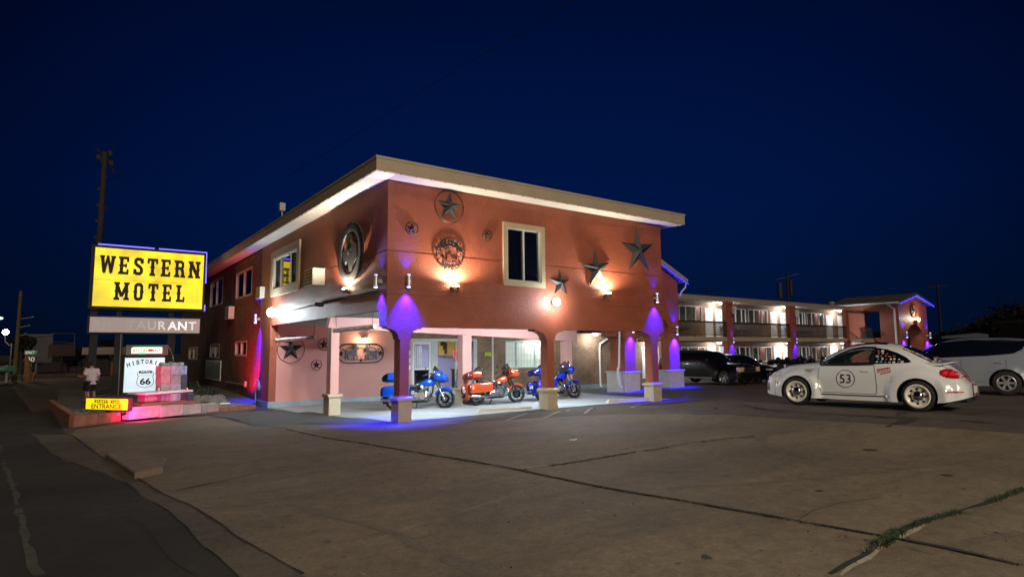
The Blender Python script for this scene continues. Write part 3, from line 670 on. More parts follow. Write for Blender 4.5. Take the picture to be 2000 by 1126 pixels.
# ------------------------------------------------------------------ gabled breezeway beside the block
BLUE = (.008, .002, 1.0)
M_LED = mat('blue_led', (.05, .05, .3), .5, emit=(.07, .05, 1.0), es=2.0)
M_LENSW = mat('lit_lens_warm', (1, .95, .8), .5, emit=(1, .86, .60), es=60)
M_LENSC = mat('lit_lens_cool', (.9, .95, 1), .5, emit=(.80, .92, 1.0), es=45)
M_LENSB = mat('lit_lens_blue', (.4, .4, 1), .5, emit=(.25, .25, 1.0), es=14)
TY = 4.5
def tx(px, z=1.5, y=TY): return plane(px, 700, 1, y).x
TW = thing('breezeway_gable', 'tall terracotta gable with two heavy pillars between the block and guest wing', 'gatehouse', (16.3, 6, 0))
xl0, xl1 = plane(1221, 690, 1, TY).x, plane(1241, 690, 1, TY).x
xr0, xr1 = plane(1308, 690, 1, TY).x, plane(1327, 690, 1, TY).x
xw = plane(1324, 590, 1, TY).x
g = MB()
pier(g, xl0, xl1, .6, .6, zt=3.2, zb=2.95, y0=TY, y1=TY+1.0, foot=.9); o1 = obj('pillar', g, M_TERRA, TW, weld=True)
g = MB(); pier(g, xr0, xr1, .75, .01, zt=3.9, zb=3.6, y0=TY, y1=TY+.55, foot=.9, lim1=xr1)
# taller springing on the right-hand pillar
o2 = obj('pillar', MB().box(xr0, xr1, TY, TY+.55, .9, 3.9), M_TERRA, TW)
for o_, a, b, d in ((o1, xl0, xl1, 1.0), (o2, xr0, xr1, .55)):
    pb = MB(); pb.box(a-.16, b+.14, TY-.14, TY+d+.12, -.4, .86); pb.box(a-.2, b+.18, TY-.18, TY+d+.16, .862, .94)
    obj('pedestal', pb, mat('pale_pedestal', (.50, .46, .44), .7, bump=.2, bs=40), o_, bevel=.01)
g = MB(); zE = 5.45; zR = 6.62; xm = (xl0+xw)/2-.2
Mxz = Matrix(((1, 0, 0, 0), (0, 0, 1, 0), (0, 1, 0, 0), (0, 0, 0, 1)))
g.prism([(xl0, 3.2), (xl1+.6, 3.2), (xr0-.7, 3.55), (xr0-.35, 3.5), (xr0-.06, 3.2), (xr0, 3.1), (xr0, 3.9), (xw, 3.9), (xw, zE+.1), (xm, zR-.12), (xl0, zE+.1)], TY+.003, TY+.4, Mxz)
g.box(xw-.35, xw, TY+.4, 12.2, 3.2, zE); g.box(xl0, xl0+.3, TY+.4, 12.2, 3.2, zE)
obj('gable_wall', g, M_TERRA, TW)
g = MB(); sl = (zR-zE)/(xw+.45-xm)
for sgn in (1, -1):
    e = xm+sgn*(xw+.45-xm)
    g.prism([(xm, zR), (e, zE), (e, zE+.16), (xm, zR+.16)], TY-.35, 12.2, Mxz)
obj('roof', g, M_FASCIA, TW)
g = MB(); xe = xw+.45
g.tube([(xm+.3+(xe-xm-.3)*t, TY-.36, zR-.09-(zR-zE)*(.3/(xe-xm)+(1-.3/(xe-xm))*t)-(.02 if i % 2 else 0)) for i, t in enumerate([j/14 for j in range(15)])], .022, n=6)
solo('blue_light_string', g, M_LED, 'blue light string along the breezeway gable beside the big stars', 'light string', smooth=True)
g = MB(); g.tube([(xe, TY-.2, zE-.02), (xe-.05, TY-.2, zE-.25), (xw+.06, TY-.2, zE-.5), (xw+.05, TY-.1, zE-.7)], .04, n=6); obj('downpipe', g, M_WHITE, TW)
g = MB(); pts = [(1210, 640), (1209, 716), (1207, 722), (1210, 750), (1215, 757)]
g.tube([plane(a, b, 1, TY-.3 if i > 0 else TY-.05) for i, (a, b) in enumerate(pts)], .055, n=6)
solo('bent_downpipe', g, M_WHITE, 'white bent drainpipe running down the left breezeway pillar', 'drainpipe', smooth=True)

# ------------------------------------------------------------------ guest room wing
WY = 12.4; EY = 10.9
WG = thing('guest_wing', 'two-storey brick motel wing with black balcony railings and white doors', 'motel', (38, 16, 0))
def wx(px, y=WY): return plane(px, 640, 1, y).x
X0, X1 = 22.0, plane(1659, 600, 1, EY).x
UW = [(1290, 1318), (1327, 1372), (1430, 1458), (1463, 1500), (1557, 1574), (1577, 1610)]
UD = [(1378, 1392), (1398, 1418), (1505, 1518), (1524.6, 1541), (1614, 1626), (1637, 1651)]
LWn = [(1290, 1318), (1329, 1375), (1435, 1463), (1468, 1505), (1558, 1579), (1583, 1613)]
LD = [(1252, 1264), (1266, 1284), (1380, 1396), (1402, 1420), (1509, 1523), (1527, 1544), (1618, 1632), (1642, 1656)]
holes = [(wx(a), wx(b), 4.02, 5.16) for a, b in UW]+[(wx(a), wx(b), .95, 2.15) for a, b in LWn]
g = MB(); grid_wall(g, 'y', X0, X1+4.2, -.4, 5.5, WY, WY+.3, [(h[0]+.05, h[1]-.05, h[2]+.05, h[3]-.05) for h in holes])
obj('brick_front', g, M_BRICK, WG)
for h in holes: window(WG, 'y', *h, WY, mull=(.3, .72), gm=M_CURT, fw=.06, fm=mat('white_frame', (.72, .72, .68), .5))
def room_door(px0, px1, zb, zt, n):
    a, b = wx(px0), wx(px1); d = MB()
    d.mi(1); d.box(a, a+.07, WY-.03, WY-.001, zb, zt); d.box(b-.07, b, WY-.03, WY-.001, zb, zt); d.box(a+.07, b-.07, WY-.03, WY-.001, zt-.07, zt)
    d.mi(0).box(a+.072, b-.072, WY-.02, WY-.0015, zb, zt-.072)
    w = b-a
    for (u0, u1) in ((.18, .46), (.54, .82)):
        for (q0, q1) in ((.08, .42), (.48, .90)): d.box(a+w*u0, a+w*u1, WY-.028, WY-.021, zb+(zt-zb)*q0, zb+(zt-zb)*q1)
    o = obj('room_door', d, [M_WDOOR, M_WHITE], WG)
    k = MB(); k.sphere((b-.17, WY-.06, zb+1.0), .035, 8, 6); obj('handle', k, M_CHROME, o)
    k = MB(); cx = (a+b)/2
    for dx in ((-.08, .08) if n > 1 else (0,)): k.box(cx+dx-.03, cx+dx+.03, WY-.034, WY-.029, zb+1.52, zb+1.66)
    obj('number_plate', k, M_DARK, o)
for i, (a, b) in enumerate(UD): room_door(a, b, 2.865, 5.02, 1 if i != 3 else 2)
for i, (a, b) in enumerate(LD): room_door(a, b, .03, 2.18, 2)
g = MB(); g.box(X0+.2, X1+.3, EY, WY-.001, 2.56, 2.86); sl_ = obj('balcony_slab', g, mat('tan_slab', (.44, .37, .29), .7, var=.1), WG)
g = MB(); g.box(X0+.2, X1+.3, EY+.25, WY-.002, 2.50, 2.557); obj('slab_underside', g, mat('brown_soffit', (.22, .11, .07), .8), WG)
g = MB(); g.box(X0, X1+.4, EY, 22, 5.50, 5.70); g.box(X0, X1+.45, EY-.04, 22, 5.702, 5.78); rf_ = obj('roof', g, M_FASCIA, WG)
g = MB(); g.box(X0, X1+.3, EY+.05, WY, 5.455, 5.497); obj('soffit', g, M_SOFFIT, rf_)
posts = [(plane(1420, 650, 1, EY).x, plane(1433, 650, 1, EY).x), (plane(1544, 650, 1, EY).x, plane(1556, 650, 1, EY).x), (plane(1654, 650, 1, EY).x, plane(1659, 650, 1, EY).x)]
for i, (a, b) in enumerate(posts):
    o = obj('post', MB().box(a, b, EY-.02, EY+.35, -.2, 5.45), M_TERRA, WG)
bays = [(24.4, posts[0][0]), (posts[0][1], posts[1][0]), (posts[1][1], posts[2][0])]
for a, b in bays:
    g = MB(); y = EY+.06; a += .02; b -= .02
    g.box(a, b, y-.04, y+.06, 3.86, 3.97); g.box(a, b, y-.02, y+.02, 2.96, 3.0)
    n = int((b-a)/.115)
    for k in range(n+1):
        x = a+(b-a)*k/n; g.box(x-.014, x+.014, y-.014, y+.014, 3.001, 3.859)
    for k in range(3): x = a+(b-a)*(k+.03)/2.06; g.box(x-.03, x+.03, y-.03, y+.03, 2.861, 2.959)
    obj('railing', g, M_DARK, WG)
ui = 0
# long planter trays hanging on the inside of the railing
for a, b in ((1329, 1372), (1430, 1458), (1463, 1500), (1557, 1574), (1577, 1610)):
    g = MB(); x0, x1 = plane(a, 640, 1, EY+.3).x, plane(b, 640, 1, EY+.3).x
    g.box(x0, x1, WY-.34, WY-.1, 3.62, 3.74); g.box(x0+.05, x1-.05, WY-.32, WY-.12, 3.50, 3.619)
    s_ = solo('window_air_unit', g, mat('dim_grey_unit', (.22, .22, .22), .6), ['long grey unit under the upper window nearest the breezeway', 'long grey unit under the upper window right of the first balcony post', 'long grey unit left of the second pair of upper doors', 'long grey unit under the upper window right of the second balcony post', 'long grey unit left of the third pair of upper doors'][ui], 'heater', 'long units under the upper windows'); ui += 1
g = MB(); g.box(posts[2][1]+.02, X1+4.1, EY+.0, EY+.3, 5.2, 5.45); obj('end_beam', g, M_TERRA, WG)
# twin floodlights on the posts, blue up-down lights, ceiling lamps
def twin(x, lab):
    g = MB(); g.bbox(x-.12, x+.22, EY-.28, EY-.1, 4.86, 5.12, .02); g.bbox(x-.16, x+.18, EY-.30, EY-.12, 4.56, 4.82, .02); g.box(x-.05, x+.05, EY-.1, EY-.02, 4.7, 5.0)
    solo('twin_floodlight', g, mat('white_flood_box', (.7, .7, .68), .4), lab, 'floodlight')
twin(posts[0][1]-.15, 'unlit white twin floodlight on the first balcony post beside the breezeway'); twin(posts[1][1]-.15, 'unlit white twin floodlight on the second balcony post of the wing')
def wall_sconce(name, M, lab, e=22, s=1, out=.16, lens=.045):
    """tube lamp shining up and down; local frame: XY in wall, Z outwards"""
    t = thing(name, lab, 'wall light', M.translation, 0, 'blue up-and-down wall lights')
    g = MB(); g.cyl(M @ Vector((0, -.15*s, out*s)), M @ Vector((0, .15*s, out*s)), .055*s, n=16); obj('tube', g, mat('brushed_steel', (.6, .6, .62), .35, .6), t, smooth=True)
    g = MB(); c = [M @ Vector(v) for v in ((-.04*s, -.05*s, .001), (.04*s, .05*s, (out-.05)*s))]
    g.box(*sorted((c[0].x, c[1].x)), *sorted((c[0].y, c[1].y)), *sorted((c[0].z, c[1].z))); obj('bracket', g, M_GREY, t)
    g = MB(); g.cyl(M @ Vector((0, -.166*s, out*s)), M @ Vector((0, -.152*s, out*s)), lens*s, n=14); g.cyl(M @ Vector((0, .152*s, out*s)), M @ Vector((0, .158*s, out*s)), lens*s, n=14); obj('lens', g, M_LENSB, t)
    for sg in (1, -1):
        p = M @ Vector((0, sg*.20*s, out*s)); q = M @ Vector((0, sg*2.0*s, -out*s*1.6))
        light('SPOT', p, 75*e*(1 if sg < 0 else .035), BLUE, t, size=.02, target=q, spot=R(76), blend=1)
    return t
for i, (a, b) in enumerate(posts[:2]):
    wall_sconce('wall_sconce', on_y((a+b)/2+.1, EY-.02, 2.62), ('blue up-and-down light on the %s balcony post at floor level' % ('first' if i == 0 else 'second')), e=26)
def ceil_lamp(x, y, z, lab, e, grp):
    t = thing('ceiling_lamp', lab, 'ceiling light', (x, y, z), 0, grp)
    g = MB(); g.lathe([(.02, 0), (.17, 0), (.18, -.03), (.17, -.05), (.02, -.05)], 20, Matrix.Translation((x, y, z)), close=True); obj('housing', g, M_WHITE, t, smooth=True)
    g = MB(); g.lathe([(.0, -.11), (.08, -.10), (.14, -.075), (.155, -.052), (0, -.052)], 20, Matrix.Translation((x, y, z)), close=True); obj('lens', g, M_LENSC, t, smooth=True)
    light('POINT', (x, y, z-.2), 2.6*e, (.86, .95, 1), t, size=.12)
    return t
for px, e, nm in ((1408, 60, 'above the first pair of upper doors'), (1535, 60, 'above the second pair of upper doors'), (1640, 60, 'above the third pair of upper doors')):
    x = plane(px, 600, 1, 11.7).x; ceil_lamp(x, 11.7, 5.455, 'small round white ceiling lamp '+nm+' of the guest wing', e, None)
for px, e, nm in ((1280, 60, 'by the ground floor door seen through the carport'), (1405, 50, 'over the ground floor doors behind the black van-like car'), (1539, 70, 'over the ground floor doors above the parked motorcycles'), (1645, 60, 'at the far ground floor end of the wing')):
    x = plane(px, 672, 1, 11.7).x; ceil_lamp(x, 11.7, 2.49, 'small round white ceiling lamp '+nm, e, None)
# walkway kerb in front of the wing
g = MB()
for i in range(14): 
    x = 24.5+i*2; g.add([(x, 10.4, H(x, 10.4)-.2), (x+2, 10.4, H(x+2, 10.4)-.2), (x+2, WY, .02), (x, WY, .02), (x, 10.4, .021), (x+2, 10.4, .021)], [(0, 1, 5, 4), (4, 5, 2, 3)])
struct('walkway', g, M_CONC2)

# ------------------------------------------------------------------ far gatehouse with arch
FY = 8.0
FT = thing('far_gatehouse', 'distant terracotta gatehouse with arch, blue lights and oval star plaque', 'gatehouse', (56, 10, 0))
fa, fb = plane(1757, 640, 1, FY).x, plane(1812, 640, 1, FY).x
g = MB(); i0, i1 = plane(1771, 650, 1, FY).x, plane(1802, 650, 1, FY).x; zs = 2.9; rr = (i1-i0)/2; cx = (i0+i1)/2
za, zb_ = 6.08, 6.85
pl_ = [(fa, -.5), (i0, -.5), (i0, zs)] + [(cx-rr*math.cos(R(a)), zs+1.25*math.sin(R(a))) for a in range(12, 180, 12)] + [(i1, zs), (i1, -.5), (fb, -.5), (fb, za), (cx, zb_), (fa, za)]
g.prism(pl_, FY, FY+1.1, Mxz); obj('arch_wall', g, M_TERRA, FT)
g = MB(); yo0, yo1 = plane(1718, 620, 0, fa).y, plane(1688, 620, 0, fa).y
grid_wall(g, 'x', FY+1.1, 13.4, -.5, 5.95, fa, fa+.3, [(yo0, yo1, 2.9, 5.35)]); obj('side_wall', g, M_TERRA, FT)
g = MB(); ov = .75
for sgn in (1, -1):
    e = cx+sgn*((fb-fa)/2+ov); g.prism([(cx, zb_+.02), (e, za-.12), (e, za+.08), (cx, zb_+.22)], FY-.4, 14, Mxz)
obj('roof', g, M_ROOF, FT)
g = MB(); g.tube([(fa-ov, FY-.35, za-.06), (fa-ov, 13.6, za-.06)], .09, n=6); obj('gutter', g, M_WHITE, FT)
g = MB(); g.tube([(fa-ov, FY+.6, za-.1), (fa-.1, FY+.3, za-.6), (fa-.08, FY+.3, .2)], .09, n=6); obj('downpipe', g, M_WHITE, FT)
g = MB()
for sgn in (1, -1):
    e = (fb-fa)/2+ov-.05
    g.tube([(cx+sgn*e*t, FY-.42, zb_-.0-(zb_-za+.12)*t-(.10 if k % 2 else 0)) for k, t in enumerate([j/16 for j in range(17)])], .035, n=5)
solo('blue_icicle_lights', g, M_LED, 'string of blue icicle lights along the far gatehouse gable', 'light string')
for xx, s_ in ((plane(1763.5, 640, 1, FY).x, 'left'), (plane(1809, 640, 1, FY).x, 'right')):
    wall_sconce('wall_sconce', on_y(xx, FY, 3.15), 'blue up-and-down light on the %s side of the far gatehouse arch' % s_, e=200, s=1.5, out=.2)
# porch roof on the right of the gatehouse
g = MB(); px0 = fb+.3; g.prism([(px0, 3.6), (px0+3.2, 2.25), (px0+3.2, 2.1), (px0, 2.1)], FY+1, FY+5, Mxz); g.box(px0+3, px0+3.15, FY+1, FY+1.15, 0, 2.1)
solo('porch', g, M_FASCIA, 'low sloping porch roof on the right of the far gatehouse', 'porch')
g = MB(); g.tube([(px0+.2+i*.21, FY+.93, 2.16-(.04 if i % 2 else 0)) for i in range(15)], .06, n=5); solo('porch_led_string', g, M_LED, 'blue light string along the edge of the low porch roof', 'light string')
# plaque, lamp
def star_mb(mb, M, r, ri=.42, h=.12, n=5, rot=0, base=.0):
    vs = [M @ Vector((0, 0, h))]
    for i in range(2*n):
        a = PI/2+rot+PI*i/n; q = r if i % 2 == 0 else r*ri
        vs.append(M @ Vector((math.cos(a)*q, math.sin(a)*q, base)))
    k = 2*n
    mb.add(vs+[M @ Vector((0, 0, base-.004))], [(0, 1+i, 1+(i+1) % k) for i in range(k)]+[(k+1, 1+(i+1) % k, 1+i) for i in range(k)])
def ring_mb(mb, M, r, w, h, sx=1, sy=1, n=40):
    prof = [(r-w, h*.4), (r-w*.5, h), (r, h*.4), (r-w*.5, 0)]
    mb.lathe(prof, n, M @ Matrix.Diagonal((sx, sy, 1, 1)), close=True)
g = MB(); Mp = on_y(cx-.05, FY, 5.35); ring_mb(g, Mp, .62, .10, .1); star_mb(g, Mp, .55, h=.12)
solo('far_star_plaque', g, M_STAR, 'ringed star plaque on the gable of the far gatehouse', 'star plaque')
t = thing('gable_floodlight', 'bright warm floodlight above the arch of the far gatehouse', 'floodlight', (cx+.3, FY-.1, 4.5))
g = MB(); g.bbox(cx+.1, cx+.5, FY-.3, FY-.02, 4.35, 4.55, .02); obj('housing', g, M_GREY, t)
g = MB(); g.sphere((cx+.3, FY-.28, 4.62), .13, 12, 8, (1.5, .8, 1)); obj('lens', g, M_LENSW, t, smooth=True)
light('POINT', (cx+.3, FY-.5, 4.75), 110, (1, .88, .66), t, size=.12)
# stair with railing at the end of the balcony
ST = thing('staircase', 'outdoor staircase with black railings descending from the wing balcony', 'stairs', (X1+3, EY-.5, 0))
s0 = Vector((X1+.35, EY-.6, 2.86)); s1 = Vector((X1+6.0, EY-1.4, .1))
g = MB()
for i in range(15):
    p = s0.lerp(s1, i/15); g.box(p.x, p.x+.42, p.y, p.y+1.2, p.z-.1, p.z-.04)
obj('tread', g, mat('tan_slab', (1, 1, 1)), ST)
for dy in (0, 1.2):
    g = MB(); a = s0+Vector((0, dy, .95)); b = s1+Vector((0, dy, .95)); g.tube([a, b], .04, n=6); g.tube([s0+Vector((0, dy, .1)), s1+Vector((0, dy, .1))], .04, n=6)
    for i in range(36):
        p = s0.lerp(s1, i/35)+Vector((0, dy, 0)); g.box(p.x-.015, p.x+.015, p.y-.015, p.y+.015, p.z+.1, p.z+.95)
    obj('railing', g, M_DARK, ST)
g = MB(); y = EY-.6; g.box(X1+.0, X1+2.3, y-.3, EY, 2.5, 2.86); obj('landing', g, mat('tan_slab', (1, 1, 1)), ST)
g = MB()
for i in range(22): x = X1+.02+i*.1; g.box(x-.01, x+.01, y-.3, y-.28, 2.861, 3.8)
g.box(X1, X1+2.2, y-.32, y-.26, 3.801, 3.86); obj('railing', g, M_DARK, ST)

# ------------------------------------------------------------------ things fixed on the block
def px_y(px, py, y=0): p = plane(px, py, 1, y); return p.x, p.z
def px_x(px, py, x=0): p = plane(px, py, 0, x); return p.y, p.z
def star(px, py, r, rot, lab, h, ring=None, wall='y', off=0, n='barn_star', ri=.40):
    g = MB()
    if wall == 'y': x, z = px_y(px, py, off); M = on_y(x, off, z)
    else: y, z = px_x(px, py); M = on_x(0, y, z)
    M = M @ Matrix.Translation((0, 0, .012))
    if ring: ring_mb(g, M, ring, .022 if ring < .3 else .028, .03)
    star_mb(g, M @ Matrix.Translation((0, 0, .012)), r, ri, h, rot=R(rot))
    g.cyl(M @ Vector((0, 0, -.011)), M @ Vector((0, 0, .02)), .03, n=8)
    return solo(n, g, M_STAR, lab, 'metal star')
star(1245, 489, .96, 3, 'largest dark metal star, near the right end of the upper wall', .20, ri=.33)
star(1164, 526, .76, 6, 'dark metal star right above the lit warm floodlight', .18, ri=.33)
star(1093, 553, .47, 3, 'smallest of the three plain stars, just above the cool white floodlight', .13, ri=.36)
star(877, 404, .46, -3, 'large ringed star under the roof eave above the round welcome sign', .14, .52)
star(804, 446, .17, 0, 'small ringed star left of the large ringed star, by the block corner', .06, .21)
star(951, 459, .15, 5, 'small ringed star between the large ringed star and the window', .06, .19)
star(568, 682, .56, 0, 'big ringed star on the salmon wall behind the hanging tube', .14, .62, off=BW)
star(633, 672, .25, 8, 'medium ringed star on the salmon wall half hidden by the inner column', .08, .30, off=BW)
star(618, 712, .21, 0, 'small ringed star low on the salmon wall', .06, .25, off=BW)
# round welcome sign
WS = thing('round_welcome_sign', 'round cut-metal WELCOME TEXAS sign with boot between ringed star and floodlight', 'sign', (2.06, 0, 4.9))
x, z = px_y(877.5, 497); M = on_y(x, -.03, z)
M = M @ Matrix.Scale(.86, 4); g = MB(); ring_mb(g, M, .55, .022, .03); ring_mb(g, M, .31, .018, .03)
for i in range(32):
    a = 2*PI*i/32; g.cyl(M @ Vector((math.cos(a)*.56, math.sin(a)*.56, .01)), M @ Vector((math.cos(a)*.56, math.sin(a)*.56, .02)), .028, n=6)
obj('ring', g, M_STAR, WS)
g = MB()
def arc_text(mb, M, s, r, a0, a1, size, bold, inv=False):
    n = len(s)
    for i, ch in enumerate(s):
        a = a0+(a1-a0)*(i/(n-1) if n > 1 else 0)
        if ch == ' ': continue
        rot = a-90 if not inv else a+90
        addtext(mb, ch, M @ Matrix.Translation((math.cos(R(a))*r, math.sin(R(a))*r, .02)) @ Matrix.Rotation(R(rot), 4, 'Z'), size, bold)
arc_text(g, M, 'WELCOME', .43, 152, 28, .27, .014); obj('lettering', g, M_STAR, WS); g = MB(); arc_text(g, M, 'TEXAS', .43, 226, 314, .24, .014, True)
for a in (180, 0): star_mb(g, M @ Matrix.Translation((math.cos(R(a))*.44, math.sin(R(a))*.44, .01)), .09, h=.03)
obj('lettering', g, M_STAR, WS)
g = MB()
boot = [(-.13, .02), (.02, .05), (.03, -.06), (.10, -.10), (.20, -.12), (.22, -.17), (-.04, -.18), (-.12, -.20), (-.13, -.15), (-.11, -.08)]
g.prism(boot, .005, .03, M @ Matrix.Translation((0, -.03, 0))); g.prism([(-.30, -.16), (-.1, -.24), (.1, -.24), (.30, -.16), (.22, -.27), (0, -.33), (-.22, -.27)], .0, .02, M)
g.prism([(-.20, .04), (-.06, .12), (-.05, .24), (-.16, .2), (-.24, .1)], .005, .02, M); g.box(0, 0, 0, 0, 0, 0)
g.tube([M @ Vector(v) for v in ((-.02, .05, .02), (0, .16, .02), (.06, .08, .02), (.16, .06, .02))], .01, n=5)
obj('boot_motif', g, mat('rust_metal', (.16, .05, .03), .6, .4, var=.5, vs=20), WS)
# big oval (round) Texas sign on the left wall
TS = thing('texas_ring_sign', 'large round dark metal sign with the outline of Texas on the left wall', 'sign', (0, 2.7, 5.1))
y, z = px_x(691, 493); M = on_x(0, y, z) @ Matrix.Translation((0, 0, .10)) @ Matrix.Diagonal((1.22, 1.10, 1, 1))
g = MB(); g.lathe([(.62, .0), (.62, .045), (.66, .06), (.86, .06), (.90, .045), (.90, 0)], 56, M, close=True)
for a in (45, 135, 225, 315): g.cyl(M @ Vector((math.cos(R(a))*.75, math.sin(R(a))*.75, -.1)), M @ Vector((math.cos(R(a))*.75, math.sin(R(a))*.75, 0)), .02, n=6)
obj('ring', g, M_STAR, TS, smooth=True)
tex = [(-.28, .56), (-.02, .56), (-.02, .30), (.10, .27), (.25, .24), (.38, .22), (.44, .18), (.45, -.02), (.49, -.12), (.47, -.24), (.34, -.32), (.22, -.42), (.16, -.60), (.13, -.68), (.02, -.62), (-.08, -.45), (-.16, -.28), (-.26, -.24), (-.33, -.33), (-.42, -.26), (-.50, -.10), (-.62, .04), (-.60, .08), (-.28, .08)]
g = MB(); g.prism([(a*.98, b*.98) for a, b in tex], .01, .035, M); star_mb(g, M @ Matrix.Translation((-.05, .05, .036)), .16, h=.04); obj('map_plate', g, M_STAR, TS)
# window air conditioners
def ac(px, py, lab, w=.62, h=.46, d=.42, x=0):
    y, z = px_x(px, py, x); t = thing('air_conditioner', lab, 'air conditioner', (x, y, z-h/2), 0, 'window air conditioners on the left wall')
    g = MB(); g.bbox(x-d, x-.002, y-w/2, y+w/2, z-h/2, z+h/2, .02); obj('casing', g, mat('cream_casing', (.62, .60, .52), .5), t)
    g = MB()
    for i in range(5):
        for j in range(2): g.box(x-d-.012, x-d-.001, y-w/2+.04+j*w*.48, y-w/2+.04+j*w*.48+w*.4, z-h/2+.05+i*h*.18, z-h/2+.05+i*h*.18+h*.11)
    obj('grille', g, M_BLACKP, t)
ac(626, 543, 'cream air conditioner between the trimmed window and the round Texas sign', w=1.0, h=.62, d=.45)
ac(513, 572, 'air conditioner in the wall at the edge of the stucco, left of the trimmed window', w=.8, h=.55, d=.22)
ac(454, 611, 'grey air conditioner low between the two upper brick wall windows', w=1.0, h=.7, d=.3, x=.05)
# up-down sconces on the block
wall_sconce('wall_sconce', on_y(px_y(793, 549)[0], 0, 3.99), 'blue up-and-down light on the front wall beside the block corner', e=62, s=1.15)
wall_sconce('wall_sconce', on_x(0, px_x(748, 549)[0]+.08, 3.99), 'blue up-and-down light on the left wall beside the block corner', e=45, s=1.15)
wall_sconce('wall_sconce', on_y(px_y(1277, 583)[0], 0, 3.98), 'blue up-and-down light at the right end of the front wall', e=45, s=1.1)
wall_sconce('wall_sconce', on_y(plane(1316, 630, 1, TY).x, TY, 2.93), 'blue up-and-down light on the right breezeway pillar', e=130, s=1.25)
wall_sconce('wall_sconce', on_y(plane(1231, 650, 1, TY).x, TY, 3.0), 'blue up-and-down light on the left breezeway pillar', e=95, s=1.25)
wall_sconce('wall_sconce', on_x(0, px_x(508, 614)[0], 3.55), 'blue up-and-down light where the stucco meets the dark brick', e=55, s=1.25)
# floodlights
def flood(loc, lab, aim, e, colr, lens, kind='SPOT', nrm=(0, -1, 0), spot=150, two=True):
    loc = Vector(loc); n = Vector(nrm); t = thing('floodlight', lab, 'floodlight', loc)
    side = Vector((0, 0, 1)).cross(n)
    g = MB(); g.cyl(loc, loc+n*.10, .06, n=12)
    for s in ((-1, 1) if two else (0,)):
        c = loc+n*.16+side*.11*s; a = (Vector(aim)-c).normalized()
        g.cyl(c-a*.06, c+a*.06, .035, .065, n=14); g.cyl(loc+n*.08, c, .018, n=6)
    obj('housing', g, mat('bronze_housing', (.10, .06, .04), .5, .5), t, smooth=True)
    g = MB()
    for s in ((-1, 1) if two else (0,)):
        c = loc+n*.16+side*.11*s; a = (Vector(aim)-c).normalized(); g.sphere(c+a*.07, .058, 12, 8)
    obj('lens', g, lens, t, smooth=True)
    c = loc+n*.2; a = (Vector(aim)-c).normalized()
    q = loc+n*.26+Vector((0, 0, .10)); light(kind, q, e*3.2, colr, t, size=.05, target=q+Vector((0, 0, 1))+n*.12, spot=R(170), blend=.5)
    return t
x, z = px_y(883, 564); flood((x, 0, z), 'warm double floodlight shining up at the round welcome sign', (x, -.06, z+1.2), 160, (1, .82, .62), M_LENSW)
x, z = px_y(1181, 577); flood((x, 0, z), 'warm double floodlight below the middle plain star', (x-.0, -.06, z+1.2), 140, (1, .84, .64), M_LENSW)
y, z = px_x(683, 569); flood((0, y, z), 'warm double floodlight below the round Texas sign', (-.06, y, z+1.2), 300, (1, .82, .62), M_LENSW, nrm=(-1, 0, 0))
def ball(loc, lab, e, n, r=.13, aim=None, es=0):
    loc = Vector(loc); n = Vector(n); t = thing('white_floodlight', lab, 'floodlight', loc)
    g = MB(); g.cyl(loc, loc+n*.14, .07, .09, n=14); obj('housing', g, M_GREY, t, smooth=True)
    g = MB(); g.sphere(loc+n*.2, r, 16, 10); obj('lens', g, M_LENSC, t, smooth=True)
    light('POINT', loc+n*.42, e*2.4, (.80, .92, 1.0), t, size=.12)
    if aim: light('SPOT', loc+n*.36, es, (.84, .93, 1.0), t, size=.1, target=aim, spot=R(135), blend=.8)  # extra white spot added to brighten the paving
    return t
for xx, e_, s_ in ((15.2, 55, 'left'), (19.3, 55, 'right')): ceil_lamp(xx, 11.7, 2.975, 'added round ceiling lamp under the low eave behind the carport, the %s one of two' % s_, e_, None)  # two lamps added to brighten the brick wall behind the carport
x, z = px_y(1080, 590); ball((x, 0, z), 'cool white floodlight glaring under the smallest plain star', 42, (0, -1, 0), aim=(5.5, -5.5, 0), es=950)
y, z = px_x(540, 610); ball((0, y, z), 'cool white floodlight on the left wall by the blue corner light', 130, (-1, 0, 0), .2, aim=(-5, 4, 0), es=1300)
y, z = px_x(636, 592); g = MB(); Mb = on_x(0, y, z); g.bbox(-.28, -.08, y-.1, y+.1, z-.12, z+.02, .02); g.bbox(-.3, -.1, y+.14, y+.32, z-.1, z+.04, .02); g.box(-.1, -.001, y-.04, y+.16, z-.02, z+.1)
solo('unlit_floodlight', g, M_DARK, 'unlit dark double floodlight under the air conditioner on the left wall', 'floodlight')
g = MB(); g.tube([(-.02, 0.5, 3.72), (-.02, 3, 3.74), (-.02, 6, 3.70), (-.02, 12.2, 3.62)], .018, n=5); solo('wall_conduit', g, M_DARK, 'thin conduit running along the left wall above the carport opening', 'conduit')
# hidden tray lights added under the carport ceiling to light it
def tray(x, y, z, e, lab):
    t = thing('added_ceiling_light', lab, 'ceiling light', (x, y, z))
    g = MB(); g.bbox(x-.45, x+.45, y-.12, y+.12, z-.08, z-.002, .015); obj('housing', g, M_WHITE, t)
    g = MB(); g.box(x-.42, x+.42, y-.1, y+.1, z-.095, z-.081); obj('lens', g, mat('lit_tray', (1, 1, 1), .5, emit=(.8, .95, 1), es=14), t)
    light('AREA', (x, y, z-.12), e, (.74, .90, 1.0), t, size=(.84, .2), target=(x, y+3.2, 0)); return t
tray(2.2, .95, 3.165, 520, 'added white tray light on the carport ceiling behind the corner column')
tray(7.6, .95, 3.165, 520, 'added white tray light on the carport ceiling behind the middle bay')
tray(10.6, 6.6, 3.165, 330, 'added white tray light on the carport ceiling between inner beam and brick wall')
